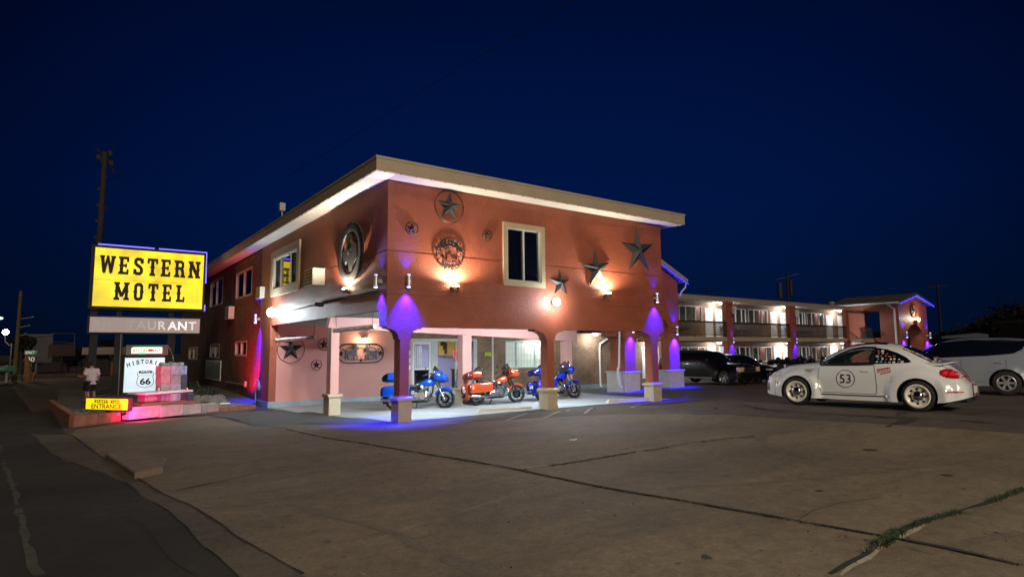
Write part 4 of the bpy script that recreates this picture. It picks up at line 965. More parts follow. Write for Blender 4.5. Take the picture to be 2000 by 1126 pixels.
# wall lamp over the horse plaque
xh, zh = px_y(710, 661, BW)
t = thing('wall_lantern', 'warm lit wall lamp above the horse plaque', 'wall lamp', (xh, BW, zh))
g = MB(); g.cyl((xh, BW-.001, zh), (xh, BW-.12, zh), .07, n=12); g.lathe([(.02, .12), (.12, .06), (.13, .03), (.02, .03)], 14, Matrix.Translation((xh, BW-.2, zh)), close=True); obj('bracket', g, M_DARK, t)
g = MB(); g.sphere((xh, BW-.2, zh-.04), .09, 12, 8); obj('globe', g, M_LENSW, t, smooth=True)
light('POINT', (xh, BW-.34, zh-.06), 55, (1, .74, .45), t, size=.09)
# horse plaque
HP = thing('horse_plaque', 'long oval metal plaque with two facing horses on the salmon wall', 'plaque', (xh, BW, 1.8))
x0, _ = px_y(659, 690, BW); x1, _ = px_y(748, 690, BW); _, zt = px_y(703, 671, BW); _, zb_2 = px_y(703, 708, BW)
w = (x1-x0)/2; h = (zt-zb_2)/2; M = on_y((x0+x1)/2, BW-.05, (zt+zb_2)/2)
def stad(w, h, n=10):
    P = []
    for i in range(n+1): a = -PI/2+PI*i/n; P.append((w-h+math.cos(a)*h, math.sin(a)*h))
    for i in range(n+1): a = PI/2+PI*i/n; P.append((-(w-h)+math.cos(a)*h, math.sin(a)*h))
    return P
g = MB(); g.tube([M @ Vector((a, b, 0)) for a, b in stad(w, h)], .03, n=6, close=True); g.tube([M @ Vector((a, b, 0)) for a, b in stad(w*.70, h*.66)], .016, n=6, close=True)
for xx in (-.42, -.3, .3, .42): g.cyl(M @ Vector((xx, h*.62, 0)), M @ Vector((xx, h, 0)), .02, n=6)
star_mb(g, M @ Matrix.Translation((-w*.86, 0, 0)), .17, h=.04); star_mb(g, M @ Matrix.Translation((w*.86, 0, 0)), .17, h=.04); star_mb(g, M @ Matrix.Translation((0, -h*.72, 0)), .13, h=.04)
obj('frame', g, M_STAR, HP)
horse = [(.10, .16), (.16, .34), (.24, .44), (.30, .46), (.33, .40), (.42, .28), (.44, .22), (.38, .19), (.31, .24), (.27, .16), (.26, .02), (.30, -.08), (.36, -.14), (.33, -.34), (.29, -.34), (.29, -.16), (.20, -.12), (.17, -.34), (.12, -.36), (.13, -.12), (.02, -.08), (-.12, -.10), (-.16, -.20), (-.10, -.34), (-.15, -.36), (-.23, -.20), (-.24, -.10), (-.30, -.20), (-.27, -.36), (-.32, -.36), (-.37, -.18), (-.33, .0), (-.36, .10), (-.44, .14), (-.50, .26), (-.46, .30), (-.38, .20), (-.30, .18), (-.14, .13)]
for s in (1, -1):
    g = MB(); hh = [(s*(a*.92-.50), b*.92) for a, b in horse]; g.prism(hh, .005, .05, M)
    obj('horse', g, mat('blued_steel', (.16, .20, .25), .35, .8, var=.5, vs=9), HP, bevel=.012)
# hanging tubes (old fluorescent fittings) between the columns
def tube_lamp(a, b, lab, ra, top):
    a, b = Vector(a), Vector(b); t = thing('hanging_tube', lab, 'hanging tube', (a+b)/2, 0, None)
    g = MB(); g.cyl(a, b, ra, n=14); obj('tube', g, mat('speckled_white', (.62, .62, .56), .5, var=.4, vs=9), t, smooth=True)
    g = MB(); d = (b-a).normalized(); g.cyl(a-d*.03, a-d*.0005, ra*1.1, n=14); g.cyl(b+d*.0005, b+d*.03, ra*1.1, n=14); obj('end_cap', g, mat('yellowed_cap', (.5, .5, .25), .5), t, smooth=True)
    g = MB(); g.cyl(a+d*.06, a+d*.03+Vector((0, 0, top-a.z)), .008, n=5); g.cyl(b-d*.06, b-d*.03+Vector((0, 0, top-b.z)), .008, n=5); obj('hanger', g, M_DARK, t)
def ppx(px, py, D): return deep(px, py, D)
tube_lamp(ppx(541, 665, 25.6), ppx(615, 658.5, 24.4), 'pale tube hanging in front of the big ringed star at the left of the carport', .085, 3.16)
tube_lamp(ppx(654, 645, 19.4), ppx(730, 637.5, 18.6), 'grey tube hanging from wires in front of the pink inner beam', .07, 3.16)
# small notice on the brick wall
nx0, nz1 = px_y(945, 686, BW); nx1, nz0 = px_y(960, 696, BW)
g = MB(); g.mi(1).box(nx0, nx1, BW-.02, BW-.001, nz0, nz1); g.mi(0).box(nx0+.04, nx1-.04, BW-.026, BW-.021, nz0+.03, nz1-.03)
g.mi(1)
for i in range(3): g.box(nx0+.1, nx1-.1-.05*i, BW-.03, BW-.0265, nz1-.10-i*.09, nz1-.07-i*.09)
solo('yellow_notice', g, [mat('notice_yellow', (.75, .75, .06), .6), M_DARK], 'small yellow and black notice on the brick wall beside the downpipe', 'notice')
# satellite-like box on the roof edge
p = deep(551, 411, 27); g = MB(); g.bbox(p.x-.12, p.x+.12, p.y-.1, p.y+.1, p.z-.02, p.z+.34, .02); g.box(p.x-.02, p.x+.02, p.y-.02, p.y+.02, 7.3, p.z)
solo('roof_box', g, M_ALU, 'small pale box on a stub standing on the left roof edge', 'roof unit')
# poster on the brick wall
r_ = px_rect_x(401, 430, 703, 741)
t = thing('framed_poster', 'framed desert landscape poster below the middle window of the brick wall', 'poster', (0, (r_[0]+r_[1])/2, r_[2]))
g = MB(); g.box(.0, .049, r_[0], r_[1], r_[2], r_[3]); obj('frame', g, M_ALU, t)
pm_ = bpy.data.materials.new('landscape_print'); pm_.use_nodes = True; n_ = pm_.node_tree.nodes; l_ = pm_.node_tree.links
gg = n_.new('ShaderNodeTexCoord'); sx = n_.new('ShaderNodeSeparateXYZ'); l_.new(gg.outputs['Object'], sx.inputs[0]); nn_ = n_.new('ShaderNodeTexNoise'); nn_.inputs['Scale'].default_value = 3; l_.new(gg.outputs['Object'], nn_.inputs['Vector'])
ma = n_.new('ShaderNodeMath'); ma.operation = 'MULTIPLY_ADD'; ma.inputs[1].default_value = .9; l_.new(nn_.outputs['Fac'], ma.inputs[0]); l_.new(sx.outputs['Z'], ma.inputs[2])
cr_ = n_.new('ShaderNodeValToRGB'); e_ = cr_.color_ramp.elements; e_[0].position = .5; e_[0].color = (.05, .10, .12, 1); e_[1].position = 2/2; e_[1].color = (.15, .28, .5, 1)
x_ = e_.new(.66); x_.color = (.30, .26, .15, 1); x_ = e_.new(.80); x_.color = (.12, .2, .3, 1)
dv = n_.new('ShaderNodeMath'); dv.operation = 'DIVIDE'; dv.inputs[1].default_value = 2.4; l_.new(ma.outputs[0], dv.inputs[0]); l_.new(dv.outputs[0], cr_.inputs[0]); l_.new(cr_.outputs[0], n_['Principled BSDF'].inputs['Base Color'])
g = MB(); g.add([(-.004, r_[1]-.08, r_[2]+.08), (-.004, r_[0]+.08, r_[2]+.08), (-.004, r_[0]+.08, r_[3]-.08), (-.004, r_[1]-.08, r_[3]-.08)], [(0, 1, 2, 3)]); obj('print', g, pm_, t)
# ------------------------------------------------------------------ western lettering
def stroke(pts, w, joins=True):
    P = []
    for i in range(len(pts)-1):
        a, b = Vector(pts[i]), Vector(pts[i+1]); d = (b-a).normalized(); n = Vector((-d.y, d.x))*w/2
        P.append([tuple(a+n), tuple(a-n), tuple(b-n), tuple(b+n)])
    if joins:
        for p in pts[1:-1]: P.append([(p[0]+math.cos(PI*k/5)*w/2, p[1]+math.sin(PI*k/5)*w/2) for k in range(10)])
    return P
def serif(x0, x1, top, e=.9):
    y, s = (10, -1) if top else (0, 1)
    return [[(x0-e, y), (x1+e, y), (x1+e*.85, y+s*1.1), (x1+.05, y+s*1.7), (x0-.05, y+s*1.7), (x0-e*.85, y+s*1.1)]]
def wstem(x, w=2.0, top=True, bot=True, spur='lr'):
    P = [[(x, .2), (x+w, .2), (x+w, 9.8), (x, 9.8)]]
    if top: P += serif(x, x+w, True)
    if bot: P += serif(x, x+w, False)
    if 'l' in spur: P.append([(x+.1, 4.2), (x-.65, 5), (x+.1, 5.8)])
    if 'r' in spur: P.append([(x+w-.1, 4.2), (x+w-.1, 5.8), (x+w+.65, 5)])
    return P
WEST = {
 'W': (9.6, serif(.9, 2.3, True, .8)+serif(4.3, 5.3, True, .4)+serif(7.3, 8.7, True, .8)+stroke([(1.6, 9.6), (2.9, .6)], 2.0)+stroke([(2.9, .6), (4.8, 9.4)], 1.5)+stroke([(4.8, 9.4), (6.7, .6)], 1.5)+stroke([(6.7, .6), (8.0, 9.6)], 2.0)+[[(2.0, 1.3), (3.9, 1.3), (2.95, -.5)], [(5.7, 1.3), (7.6, 1.3), (6.65, -.5)], [(1.4, 5), (.7, 4.2), (1.6, 5.8)], [(8.2, 5), (8.9, 4.2), (8.0, 5.8)]]),
 'E': (7.2, wstem(1.0, 2.0, spur='l')+[[(1, 8.5), (6.2, 8.5), (6.2, 10), (1, 10)], [(5.0, 7.0), (6.2, 7.0), (6.4, 8.6), (4.9, 8.6)], [(2.9, 4.35), (4.4, 4.35), (4.4, 5.65), (2.9, 5.65)], [(4.2, 3.6), (5.2, 3.9), (5.2, 6.1), (4.2, 6.4)], [(1, 0), (6.2, 0), (6.2, 1.5), (1, 1.5)], [(4.9, 1.4), (6.4, 1.4), (6.2, 3.0), (5.0, 3.0)]]),
 'S': (7.2, stroke([(5.7, 7.3), (5.6, 8.4), (4.6, 9.1), (2.7, 9.1), (1.8, 8.3), (1.8, 6.8), (2.6, 5.8), (4.8, 4.5), (5.5, 3.4), (5.5, 1.9), (4.6, .9), (2.5, .9), (1.6, 1.6), (1.5, 2.8)], 1.9)+[[(4.7, 6.6), (6.6, 6.6), (6.6, 10), (5.9, 9.2), (4.7, 8)], [(.6, 0), (1.3, .9), (2.5, 2), (2.5, 3.4), (.6, 3.4)]]),
 'T': (7.4, wstem(2.7, 2.0, top=False)+[[(.5, 8.5), (6.9, 8.5), (6.9, 10), (.5, 10)], [(.5, 6.9), (1.6, 6.9), (1.9, 8.6), (.4, 8.6)], [(5.8, 6.9), (6.9, 6.9), (7.0, 8.6), (5.5, 8.6)]]),
 'R': (7.8, wstem(1.0, 2.0, spur='l')+stroke([(2.8, 9.15), (4.8, 9.15), (5.7, 8.3), (5.7, 6.2), (4.8, 5.3), (2.8, 5.3)], 1.7)+stroke([(4.4, 5.2), (5.5, 4.2), (5.9, 1.0)], 1.9)+serif(5.0, 6.7, False, .8)),
 'N': (8.4, wstem(1.0, 1.8, spur='l')+wstem(5.6, 1.8, spur='r')+stroke([(1.6, 9.6), (6.8, .4)], 2.1)),
 'M': (9.8, wstem(1.0, 1.9, spur='l')+wstem(6.9, 1.9, spur='r')+stroke([(1.7, 9.4), (4.9, 2.0)], 1.9)+stroke([(8.1, 9.4), (4.9, 2.0)], 1.9)),
 'O': (7.2, stroke([(2.9, 9.1), (4.6, 9.1), (5.5, 8.2), (5.5, 1.8), (4.6, .9), (2.6, .9), (1.7, 1.8), (1.7, 8.2), (2.6, 9.1), (3.2, 9.1)], 1.9)+[[(.8, 4.2), (.1, 5), (.8, 5.8)], [(6.4, 4.2), (7.1, 5), (6.4, 5.8)], [(2.6, 4.4), (3.0, 5), (2.6, 5.6)], [(4.6, 4.4), (4.6, 5.6), (4.2, 5)]]),
 'L': (6.8, wstem(1.0, 2.0, spur='lr')+[[(1, 0), (6.0, 0), (6.0, 1.5), (1, 1.5)], [(4.7, 1.4), (6.1, 1.4), (6.0, 3.2), (4.8, 3.2)]]),
}
def western(mb, word, M, width, height, gap=1.2):
    tot = sum(WEST[c][0] for c in word)+gap*(len(word)-1); x = -tot/2; sx = width/tot; sy = height/10; k = 0
    for c in word:
        for p in WEST[c][1]:
            A = sum(p[i][0]*p[(i+1) % len(p)][1]-p[(i+1) % len(p)][0]*p[i][1] for i in range(len(p)))
            if A < 0: p = p[::-1]
            k += 1; mb.add([((q[0]+x)*sx, (q[1]-5)*sy, .0006*k) for q in p], [tuple(range(len(p)))], M)
        x += WEST[c][0]+gap
def emis(name, col, es, noise_=.0, ns=1.5, base=None, rough=.35):
    m = bpy.data.materials.new(name); m.use_nodes = True; n = m.node_tree.nodes; l = m.node_tree.links; b = n['Principled BSDF']
    b.inputs['Base Color'].default_value = (*(base or col), 1); b.inputs['Roughness'].default_value = rough
    b.inputs['Emission Color'].default_value = (*col, 1)
    if noise_:
        t = n.new('ShaderNodeTexCoord'); z = n.new('ShaderNodeTexNoise'); z.inputs['Scale'].default_value = ns; z.inputs['Detail'].default_value = 2
        l.new(t.outputs['Object'], z.inputs['Vector']); r_ = n.new('ShaderNodeMapRange'); r_.inputs[1].default_value = .3; r_.inputs[2].default_value = .7
        r_.inputs[3].default_value = es*(1-noise_); r_.inputs[4].default_value = es*(1+noise_); l.new(z.outputs['Fac'], r_.inputs[0]); l.new(r_.outputs[0], b.inputs['Emission Strength'])
    else: b.inputs['Emission Strength'].default_value = es
    return m
# ------------------------------------------------------------------ the big roadside sign
SY = 20.7
SG = thing('motel_sign', 'large yellow backlit WESTERN MOTEL sign on three black posts with blue neon edge', 'sign', (-4, SY, -.4))
xa, xb = plane(183, 540, 1, SY).x, plane(397, 540, 1, SY).x; za, zb_ = 4.33, 7.30
g = MB(); g.box(xa-.16, xb+.10, SY+.02, SY+.62, za-.16, zb_+.12)
g.box(xa-.16, xa-.0, SY-.03, SY+.018, za-.16, zb_+.12); g.box(xb, xb+.10, SY-.03, SY+.018, za-.16, zb_+.12); g.box(xa+.001, xb-.001, SY-.03, SY+.018, za-.16, za-.0); g.box(xa+.001, xb-.001, SY-.03, SY+.018, zb_, zb_+.12)
obj('cabinet', g, M_DARK, SG)
face = obj('yellow_face', MB().box(xa+.002, xb-.002, SY-.012, SY+.012, za+.002, zb_-.002), emis('sign_yellow', (1.0, .78, .004), .80, .42, 1.1, base=(.8, .6, .02)), SG)
obj('panel_seam', MB().box(xa+.05, xb-.05, SY-.0135, SY-.0125, (za+zb_)/2-.135, (za+zb_)/2-.12), mat('seam_ochre', (.25, .18, .01), .6), SG)
g = MB()
W_ = xb-xa; HH = zb_-za; ink = mat('sign_ink', (.012, .010, .006), .6)
western(g, 'WESTERN', on_y(xa+W_*.505, SY-.014, za+HH*.715), W_*.93, HH*.31); obj('lettering', g, ink, face); g = MB()
western(g, 'MOTEL', on_y(xa+W_*.505, SY-.014, za+HH*.27), W_*.66, HH*.31, gap=1.9)
obj('lettering', g, ink, face)
g = MB(); zt = zb_+.16; r_ = .03
g.tube([(xa+.1, SY-.02, zt), (xa+W_*.52, SY-.02, zt)], r_, n=6); g.tube([(xa+W_*.56, SY-.02, zt), (xb+.12, SY-.02, zt), (xb+.13, SY-.02, zb_-HH*.52)], r_, n=6)
g.tube([(xb+.13, SY-.02, za+HH*.08), (xb+.13, SY-.02, za-.1)], r_, n=6)
obj('neon_tube', g, mat('blue_neon', (.1, .1, .6), .4, emit=(.10, .09, 1.0), es=3.5), SG)
g = MB()
for a, b in ((175, 190), (224, 240), (327, 341)):
    x0, x1 = plane(a, 665, 1, SY+.3).x, plane(b, 665, 1, SY+.3).x
    g = MB(); g.box(x0, x1, SY+.1, SY+.45, -1, 3.72 if a < 200 else 3.72); o = obj('post', g, M_DARK, SG)
    g = MB(); c = (x0+x1)/2; w = .16 if a > 200 else .2; g.box(c-w-.02, c+w-.1, SY+.15, SY+.4, 3.72, za-.16); obj('post_neck', g, M_DARK, SG)
x0 = plane(237, 650, 1, SY).x; g = MB(); g.tube([(x0, SY+.05, 3.0), (x0+.02, SY+.05, -.3)], .025, n=5); obj('conduit', g, M_GREY, SG)
# restaurant panel below, a weak glow put into its face and letters
RP = thing('restaurant_panel', 'long grey panel with added weak glow and faded RESTAURANT lettering under the yellow sign', 'sign', (-4, SY, 3.0))
za2, zb2 = 3.03, 3.79; xa2, xb2 = plane(175, 633, 1, SY).x, plane(390, 633, 1, SY).x
g = MB(); g.box(xa2-.1, xb2+.04, SY+.02, SY+.55, za2-.08, zb2+.07); obj('cabinet', g, M_DARK, RP)
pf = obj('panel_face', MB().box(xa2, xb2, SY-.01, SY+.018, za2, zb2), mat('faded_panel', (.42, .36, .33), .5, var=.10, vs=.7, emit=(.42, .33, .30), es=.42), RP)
for i, ch in enumerate('RESTAURANT'):
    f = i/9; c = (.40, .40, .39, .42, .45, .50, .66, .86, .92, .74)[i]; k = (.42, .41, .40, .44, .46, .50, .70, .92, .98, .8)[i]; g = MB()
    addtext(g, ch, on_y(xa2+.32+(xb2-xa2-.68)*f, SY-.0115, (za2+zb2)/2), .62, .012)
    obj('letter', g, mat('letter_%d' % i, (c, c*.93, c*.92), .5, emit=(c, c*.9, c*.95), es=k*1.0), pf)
# small lit window sign and route marker
KY = 12.9
KX = lambda px: plane(px, 720, 1, KY).x
KZ = lambda py, px=280: plane(px, py, 1, KY).z
x0, x1 = KX(244), KX(326); z0, z1 = KZ(693), KZ(673.5)
t = thing('neon_box_sign', 'small framed box with glowing RESTAURANT letters above the route sign', 'sign', ((x0+x1)/2, KY, z0))
g = MB(); f_ = .035
g.box(x0, x1, KY+.03, KY+.25, z0, z1); g.box(x0, x1, KY-.04, KY+.029, z1-f_, z1); g.box(x0, x1, KY-.04, KY+.029, z0, z0+f_); g.box(x0, x0+f_, KY-.04, KY+.029, z0+f_, z1-f_); g.box(x1-f_, x1, KY-.04, KY+.029, z0+f_, z1-f_)
obj('case', g, mat('brown_case', (.20, .16, .13), .6), t)
xs0, xs1 = x0+(x1-x0)*.13, x0+(x1-x0)*.86
obj('glow_strip', MB().box(xs0, xs1, KY-.0, KY+.028, z0+.07, z1-.1), emis('neon_white', (1, .96, .78), 1.1, .2, 5), t)
g = MB(); zm = (z0+z1)/2
g.box(xs0+.05, xs1-.02, KY-.0, KY+.028, z1-.098, z1-.07); g.box(xs0+.25, xs0+.5, KY-.003, KY-.001, z0+.05, z0+.1); obj('green_tube', g, mat('green_neon', (.02, .5, .2), .5, emit=(.0, .9, .35), es=1.4), t)
g = MB(); addtext(g, 'RESTAURANT', on_y((xs0+xs1)/2, KY-.004, zm-.015), .2, .004, width=(xs1-xs0)*.92, height=.13); obj('lettering', g, mat('red_letters', (.5, .06, .03), .5, emit=(.8, .10, .03), es=.45), t)
g = MB(); g.sphere(((xs0+xs1)/2+.12, KY-.0, zm), .065, 12, 8, (1.4, .2, .8)); obj('red_spot', g, mat('red_glow', (.6, .02, .04), .5, emit=(.9, .02, .05), es=.9), t)
x0, x1 = KX(243), KX(321); z0, z1 = KZ(764.5), KZ(698)
t = thing('route_sign', 'white backlit HISTORIC ROUTE 66 sign box behind the tiled pillar', 'sign', ((x0+x1)/2, KY, z0))
g = MB(); g.box(x0-.05, x1+.05, KY+.02, KY+.3, z0-.05, z1+.05)
for a, b, c, d in ((x0-.05, x0, z0-.05, z1+.05), (x1, x1+.05, z0-.05, z1+.05), (x0, x1, z0-.05, z0), (x0, x1, z1, z1+.05)): g.box(a, b, KY-.02, KY+.019, c, d)
g.box(x0+.2, x0+.32, KY+.1, KY+.2, -.6, z0-.05); g.box(x1-.32, x1-.2, KY+.1, KY+.2, -.6, z0-.05); obj('cabinet', g, M_DARK, t)
f = obj('white_face', MB().box(x0+.001, x1-.001, KY-.006, KY+.015, z0+.001, z1-.001), emis('route_white', (.76, .92, 1.0), .78, .12, 1.2, base=(.4, .45, .5)), t)
g = MB(); w = x1-x0; h = z1-z0; cx_ = x0+w*.5
Ma = on_y(x0+w*.49, KY-.008, z0+h*.02)
for i, ch in enumerate('HISTORIC'):
    tt = -1+2*i/7; lw_ = .026 if ch == 'I' else .082
    addtext(g, ch, on_y(x0+w*(.49+.40*tt), KY-.008, z0+h*(.885-.085*tt*tt), -.26*tt), 1, .035, width=w*lw_, height=h*.125)
def shield(sx, sy):
    P = []
    half = [(0, .97), (.14, .90), (.33, .93), (.50, 1.0), (.62, .95), (.72, .86), (.66, .72), (.62, .60), (.66, .42), (.72, .22), (.70, .02), (.60, -.14), (.44, -.24), (.22, -.29), (0, -.35)]
    P = half+[(-a, b) for a, b in half[-2:0:-1]]
    return [(a*sx, b*sy) for a, b in P]
Ms = on_y(x0+w*.53, KY-.008, z0+h*.24)
obj('lettering', g, ink, f); g = MB()
sh = shield(.41, .48); g.tube([Ms @ Vector((a, b, 0)) for a, b in sh], .011, n=5, close=True); obj('shield_outline', g, ink, f); g = MB()
g.box(x0+w*.53-.245, x0+w*.53+.245, KY-.0095, KY-.0085, z0+h*.47, z0+h*.478)
addtext(g, 'ROUTE', on_y(x0+w*.53, KY-.008, z0+h*.575), .2, .010, width=.46, height=.12)
obj('lettering', g, ink, f); g = MB()
addtext(g, '66', on_y(x0+w*.53, KY-.008, z0+h*.305), .4, .014, width=.38, height=.27)
obj('lettering', g, ink, f)
# cable from the box sign to the pillar top
g = MB(); pA = Vector((KX(326), KY, KZ(675))); g.tube([pA, deep(333, 683, 24), deep(337, 694, 23.4), deep(339, 705, 22.9)], .012, n=5); solo('sign_cable', g, M_GREY, 'thin grey cable drooping from the small box sign to the pillar', 'cable')
# entrance sign
pL, pR = deep(166, 790, 20.4), deep(252, 787, 19.9); d = (pR-pL); d.z = 0; ww = d.length; ang = math.atan2(d.y, d.x); zc = (pL.z+pR.z)/2
ES = thing('entrance_sign', 'low yellow WESTERN MOTEL ENTRANCE sign on a short black post in gravel', 'sign', ((pL.x+pR.x)/2, (pL.y+pR.y)/2, -.15), ang)
ME = Matrix.Rotation(PI/2, 4, 'X')
g = MB(); z0, z1 = zc+.15-.22, zc+.15+.22; g.bbox(-ww/2, ww/2, .0, .14, z0, z1, .01); g.box(-.07, .03, .04, .12, -.15, z0); obj('cabinet', g, M_DARK, ES, world=False)
g = MB(); g.tube([(.12, .05, z0), (.2, .0, -.1)], .012, n=5); obj('cable', g, M_DARK, ES, world=False)
f = obj('yellow_face', MB().box(-ww/2+.05, ww/2-.05, -.012, -.001, z0+.04, z1-.04), emis('entrance_yellow', (1, .80, .008), .92, .06, 2, base=(.8, .65, .02)), ES, world=False)
g = MB(); western(g, 'WESTERN', ME @ Matrix.Translation((-.20, zc+.15+.085, .014)), .64, .11, 1.4); o = obj('lettering', g, ink, None, world=False); o.parent = f; g = MB(); western(g, 'MOTEL', ME @ Matrix.Translation((.38, zc+.15+.085, .014)), .42, .11, 1.6)
o = obj('lettering', g, ink, None, world=False); o.parent = f; g = MB()
addtext(g, 'ENTRANCE', ME @ Matrix.Translation((0, zc+.15-.075, .014)), .2, .003, width=ww*.68, height=.155)
o = obj('lettering', g, ink, None, world=False); o.parent = f
# ------------------------------------------------------------------ gravel island
A = at(143, 834); B = at(500, 797.5); U = (B-A).normalized(); N = Vector((-U.y, U.x)); LI = (B-A).length
C_ = at(96, 796)
def isl(u, n, z): p = A+U*u+N*n; return Vector((p.x, p.y, z))
angI = math.atan2(U.y, U.x)
def ktop(u): f = u/LI; return H(*(A+U*u))+.34*(1-f)+.16*f
ORD = ['first', 'second', 'third', 'fourth', 'fifth', 'sixth', 'seventh', 'eighth', 'ninth', 'tenth', 'eleventh', 'twelfth', 'thirteenth', 'fourteenth', 'fifteenth', 'sixteenth', 'seventeenth', 'eighteenth', 'nineteenth', 'twentieth']
u = 0; k = 0; rs = random.Random(11); M_BLK2 = mat('pale_block', (.42, .36, .34), .85, var=.2, vs=4, bump=.4, bs=50)
KB = 'row of red blocks kerbing the gravel island'
while u < LI-.1:
    w_ = min(.42 if k < 3 else .62, LI-u); p = A+U*u; zt = ktop(u+w_/2)
    M = Matrix.Translation((p.x, p.y, 0)) @ Matrix.Rotation(angI, 4, 'Z')
    g = MB(); dy = rs.uniform(-.012, .012)
    g.bbox(.006, w_-.006, dy, .2+dy, H(p.x, p.y)-.2, zt+rs.uniform(-.01, .01), .012, M)
    o = solo('kerb_block', g, M_BLOCK if (k < 5 or k > 9) else M_BLK2, ORD[k]+' painted block of the front kerb row, counted from the road corner', 'block', KB); u += w_; k += 1
D2 = (C_-A); L2 = D2.length; D2n = D2.normalized(); u = 0; k2 = 0
while u < L2:
    w_ = .6; p = A+D2n*(u+.2)
    M = Matrix.Translation((p.x, p.y, 0)) @ Matrix.Rotation(math.atan2(D2n.y, D2n.x), 4, 'Z')
    g = MB(); g.bbox(.006, w_-.006, -.2, 0, -.6, H(p.x, p.y)+.30, .012, M)
    solo('kerb_block', g, M_BLOCK, ORD[k2]+' red block of the road-side kerb row, counted from the entrance sign corner', 'block', 'row of red blocks on the road side'); u += w_; k2 += 1
# gravel bed
g = MB(); pts = [isl(.15, .2, 0), isl(LI, .2, 0), Vector((0, 14.3, 0)), Vector((0, 30, 0)), Vector((C_.x+.2, 30, 0)), Vector((C_.x+.25, C_.y, 0))]
gb_ = drape('gravel_bed', [(p.x, p.y) for p in pts], mat('gravel', (.10, .095, .085), .95, var=.6, vs=28, bump=1, bs=60), .18, step=.5)
g = MB(); rs = random.Random(4)
for i in range(2600):
    u = rs.uniform(.1, LI); n = .2+abs(rs.gauss(0, 1.6)); p = isl(u, n, 0)
    if p.x > -.1 or (C_.x-A.x)*(p.y-A.y)-(C_.y-A.y)*(p.x-A.x) > -.25: continue
    r = rs.uniform(.018, .05); z = H(p.x, p.y)+.19; sc = (rs.uniform(.7, 1.3), rs.uniform(.7, 1.3), rs.uniform(.4, .8))
    vs = [(p.x+sc[0]*r*math.cos(a), p.y+sc[1]*r*math.sin(a), z) for a in (0, 1.2, 2.5, 3.8, 5.1)]+[(p.x+rs.uniform(-.3, .3)*r, p.y+rs.uniform(-.3, .3)*r, z+r*sc[2])]
    g.add(vs, [(j, (j+1) % 5, 5) for j in range(5)])
o = obj('gravel_stones', g, mat('river_stone', (.22, .20, .17), .9, var=.7, vs=12)); tag(o, 'loose pale gravel stones covering the sign island', 'gravel', kind='stuff')
# stepped planter with tiled pillar
def islbox(name, pxl, pxr, pyt, pyb, D, dep_, m, lab, cat, b=.012, par=None, zb=None, group=None):
    p = deep((pxl+pxr)/2, pyb, D); w_ = (pxr-pxl)*D/F_PX/.86; zt = deep((pxl+pxr)/2, pyt, D).z
    M = Matrix.Translation((p.x, p.y, 0)) @ Matrix.Rotation(angI*.8, 4, 'Z'); g = MB(); g.bbox(-w_/2, w_/2, 0, dep_, p.z if zb is None else zb, zt, b, M)
    if par: return obj(name, g, m, par)
    return solo(name, g, m, lab, cat, group)
M_PKT = mat('rose_tile', (.52, .30, .32), .45, var=.25, vs=6, bump=.2, bs=40); M_LVT = mat('lavender_tile', (.42, .38, .48), .4, var=.35, vs=5); M_BLT = mat('slate_tile', (.06, .075, .10), .3, var=.4, vs=6); M_GRT = mat('grey_tile', (.30, .27, .29), .5, var=.3, vs=5)
segs = [(246, 304, M_BLK2), (305, 348, M_BLK2), (349, 384, M_BLK2), (385, 419, M_BLK2)]
for i, (a, b, m) in enumerate(segs):
    islbox('step_block', a+9, b+9, 793-(i*1.6), 816-(i*4), 20.55+i*.85, .35, m, ['rose-lit leftmost block of the upper step below the tiled pillar', 'weathered block of the upper step, second from the left', 'weathered block of the upper step, third from the left', 'lavender block at the right end of the upper step'][i], 'block')
PL = thing('tiled_planter', 'stepped planter of glazed tiles with a tall square pillar beside the route sign', 'planter', tuple(deep(333, 793, 22)))
islbox('base_slab', 281, 381, 783.5, 800, 21.9, 1.0, M_BLOCK, '', '', par=PL)
for a, b, m in ((284, 315, M_PKT), (315.3, 333, M_GRT), (333.3, 357, M_LVT), (357.3, 367, M_BLT), (367.3, 379, M_BLT)):
    fr = (a-284)/95; islbox('tile', a, b, 768-fr*.5, 784-fr*2.5, 22.0+fr*.75, .4, m, '', '', .006, par=PL)
islbox('cap_slab', 287, 377, 763.5, 767.5, 22.1, .9, M_WHITE, '', '', par=PL)
tiles = [[M_PKT, M_PKT, M_BLK2], [M_LVT, M_GRT, M_LVT], [mat('sky_tile', (.25, .38, .5), .3, var=.5, vs=8), M_BLT, M_BLT]]
for c, (a, b) in enumerate(((310, 329.5), (329.8, 347.5), (347.8, 360))):
    for r__, (t_, b_) in enumerate(((714, 731), (731.3, 748.6), (748.9, 764))):
        islbox('tile', a+5, b+5, t_, b_, 22.45+c*.3, .3, tiles[c][r__], '', '', .006, par=PL)
for i, px in enumerate((309, 367)):
    p = deep(px, 765-(i*2), 22.0+i*.6); q = deep(px+(-2 if i else 2), 757, 22.0+i*.6); g = MB(); g.cyl(p, q, .035, .025, 8)
    solo('solar_stake', g, M_WHITE, ('small white light stake at the left of the pillar foot' if i == 0 else 'small white light stake at the right end of the planter cap'), 'garden light')
rs = random.Random(9)
def rock(p, r, m, lab, grp=None, n='rock'):
    g = MB(); vs = []; nu, nv = 9, 6; sd = rs.random()*50
    g.sphere((0, 0, 0), 1, nu, nv)
    g.v = [Vector((v.x*r*rs2, v.y*r, v.z*r*.7))*(1+.35*mnoise.noise(v*1.6+Vector((sd, 0, 0))))+p for v in g.v for rs2 in (1.2,)]
    return solo(n, g, m, lab, 'rock', grp)
M_ROCK = mat('rock', (.16, .14, .12), .9, var=.4, vs=4, bump=.5, bs=20)
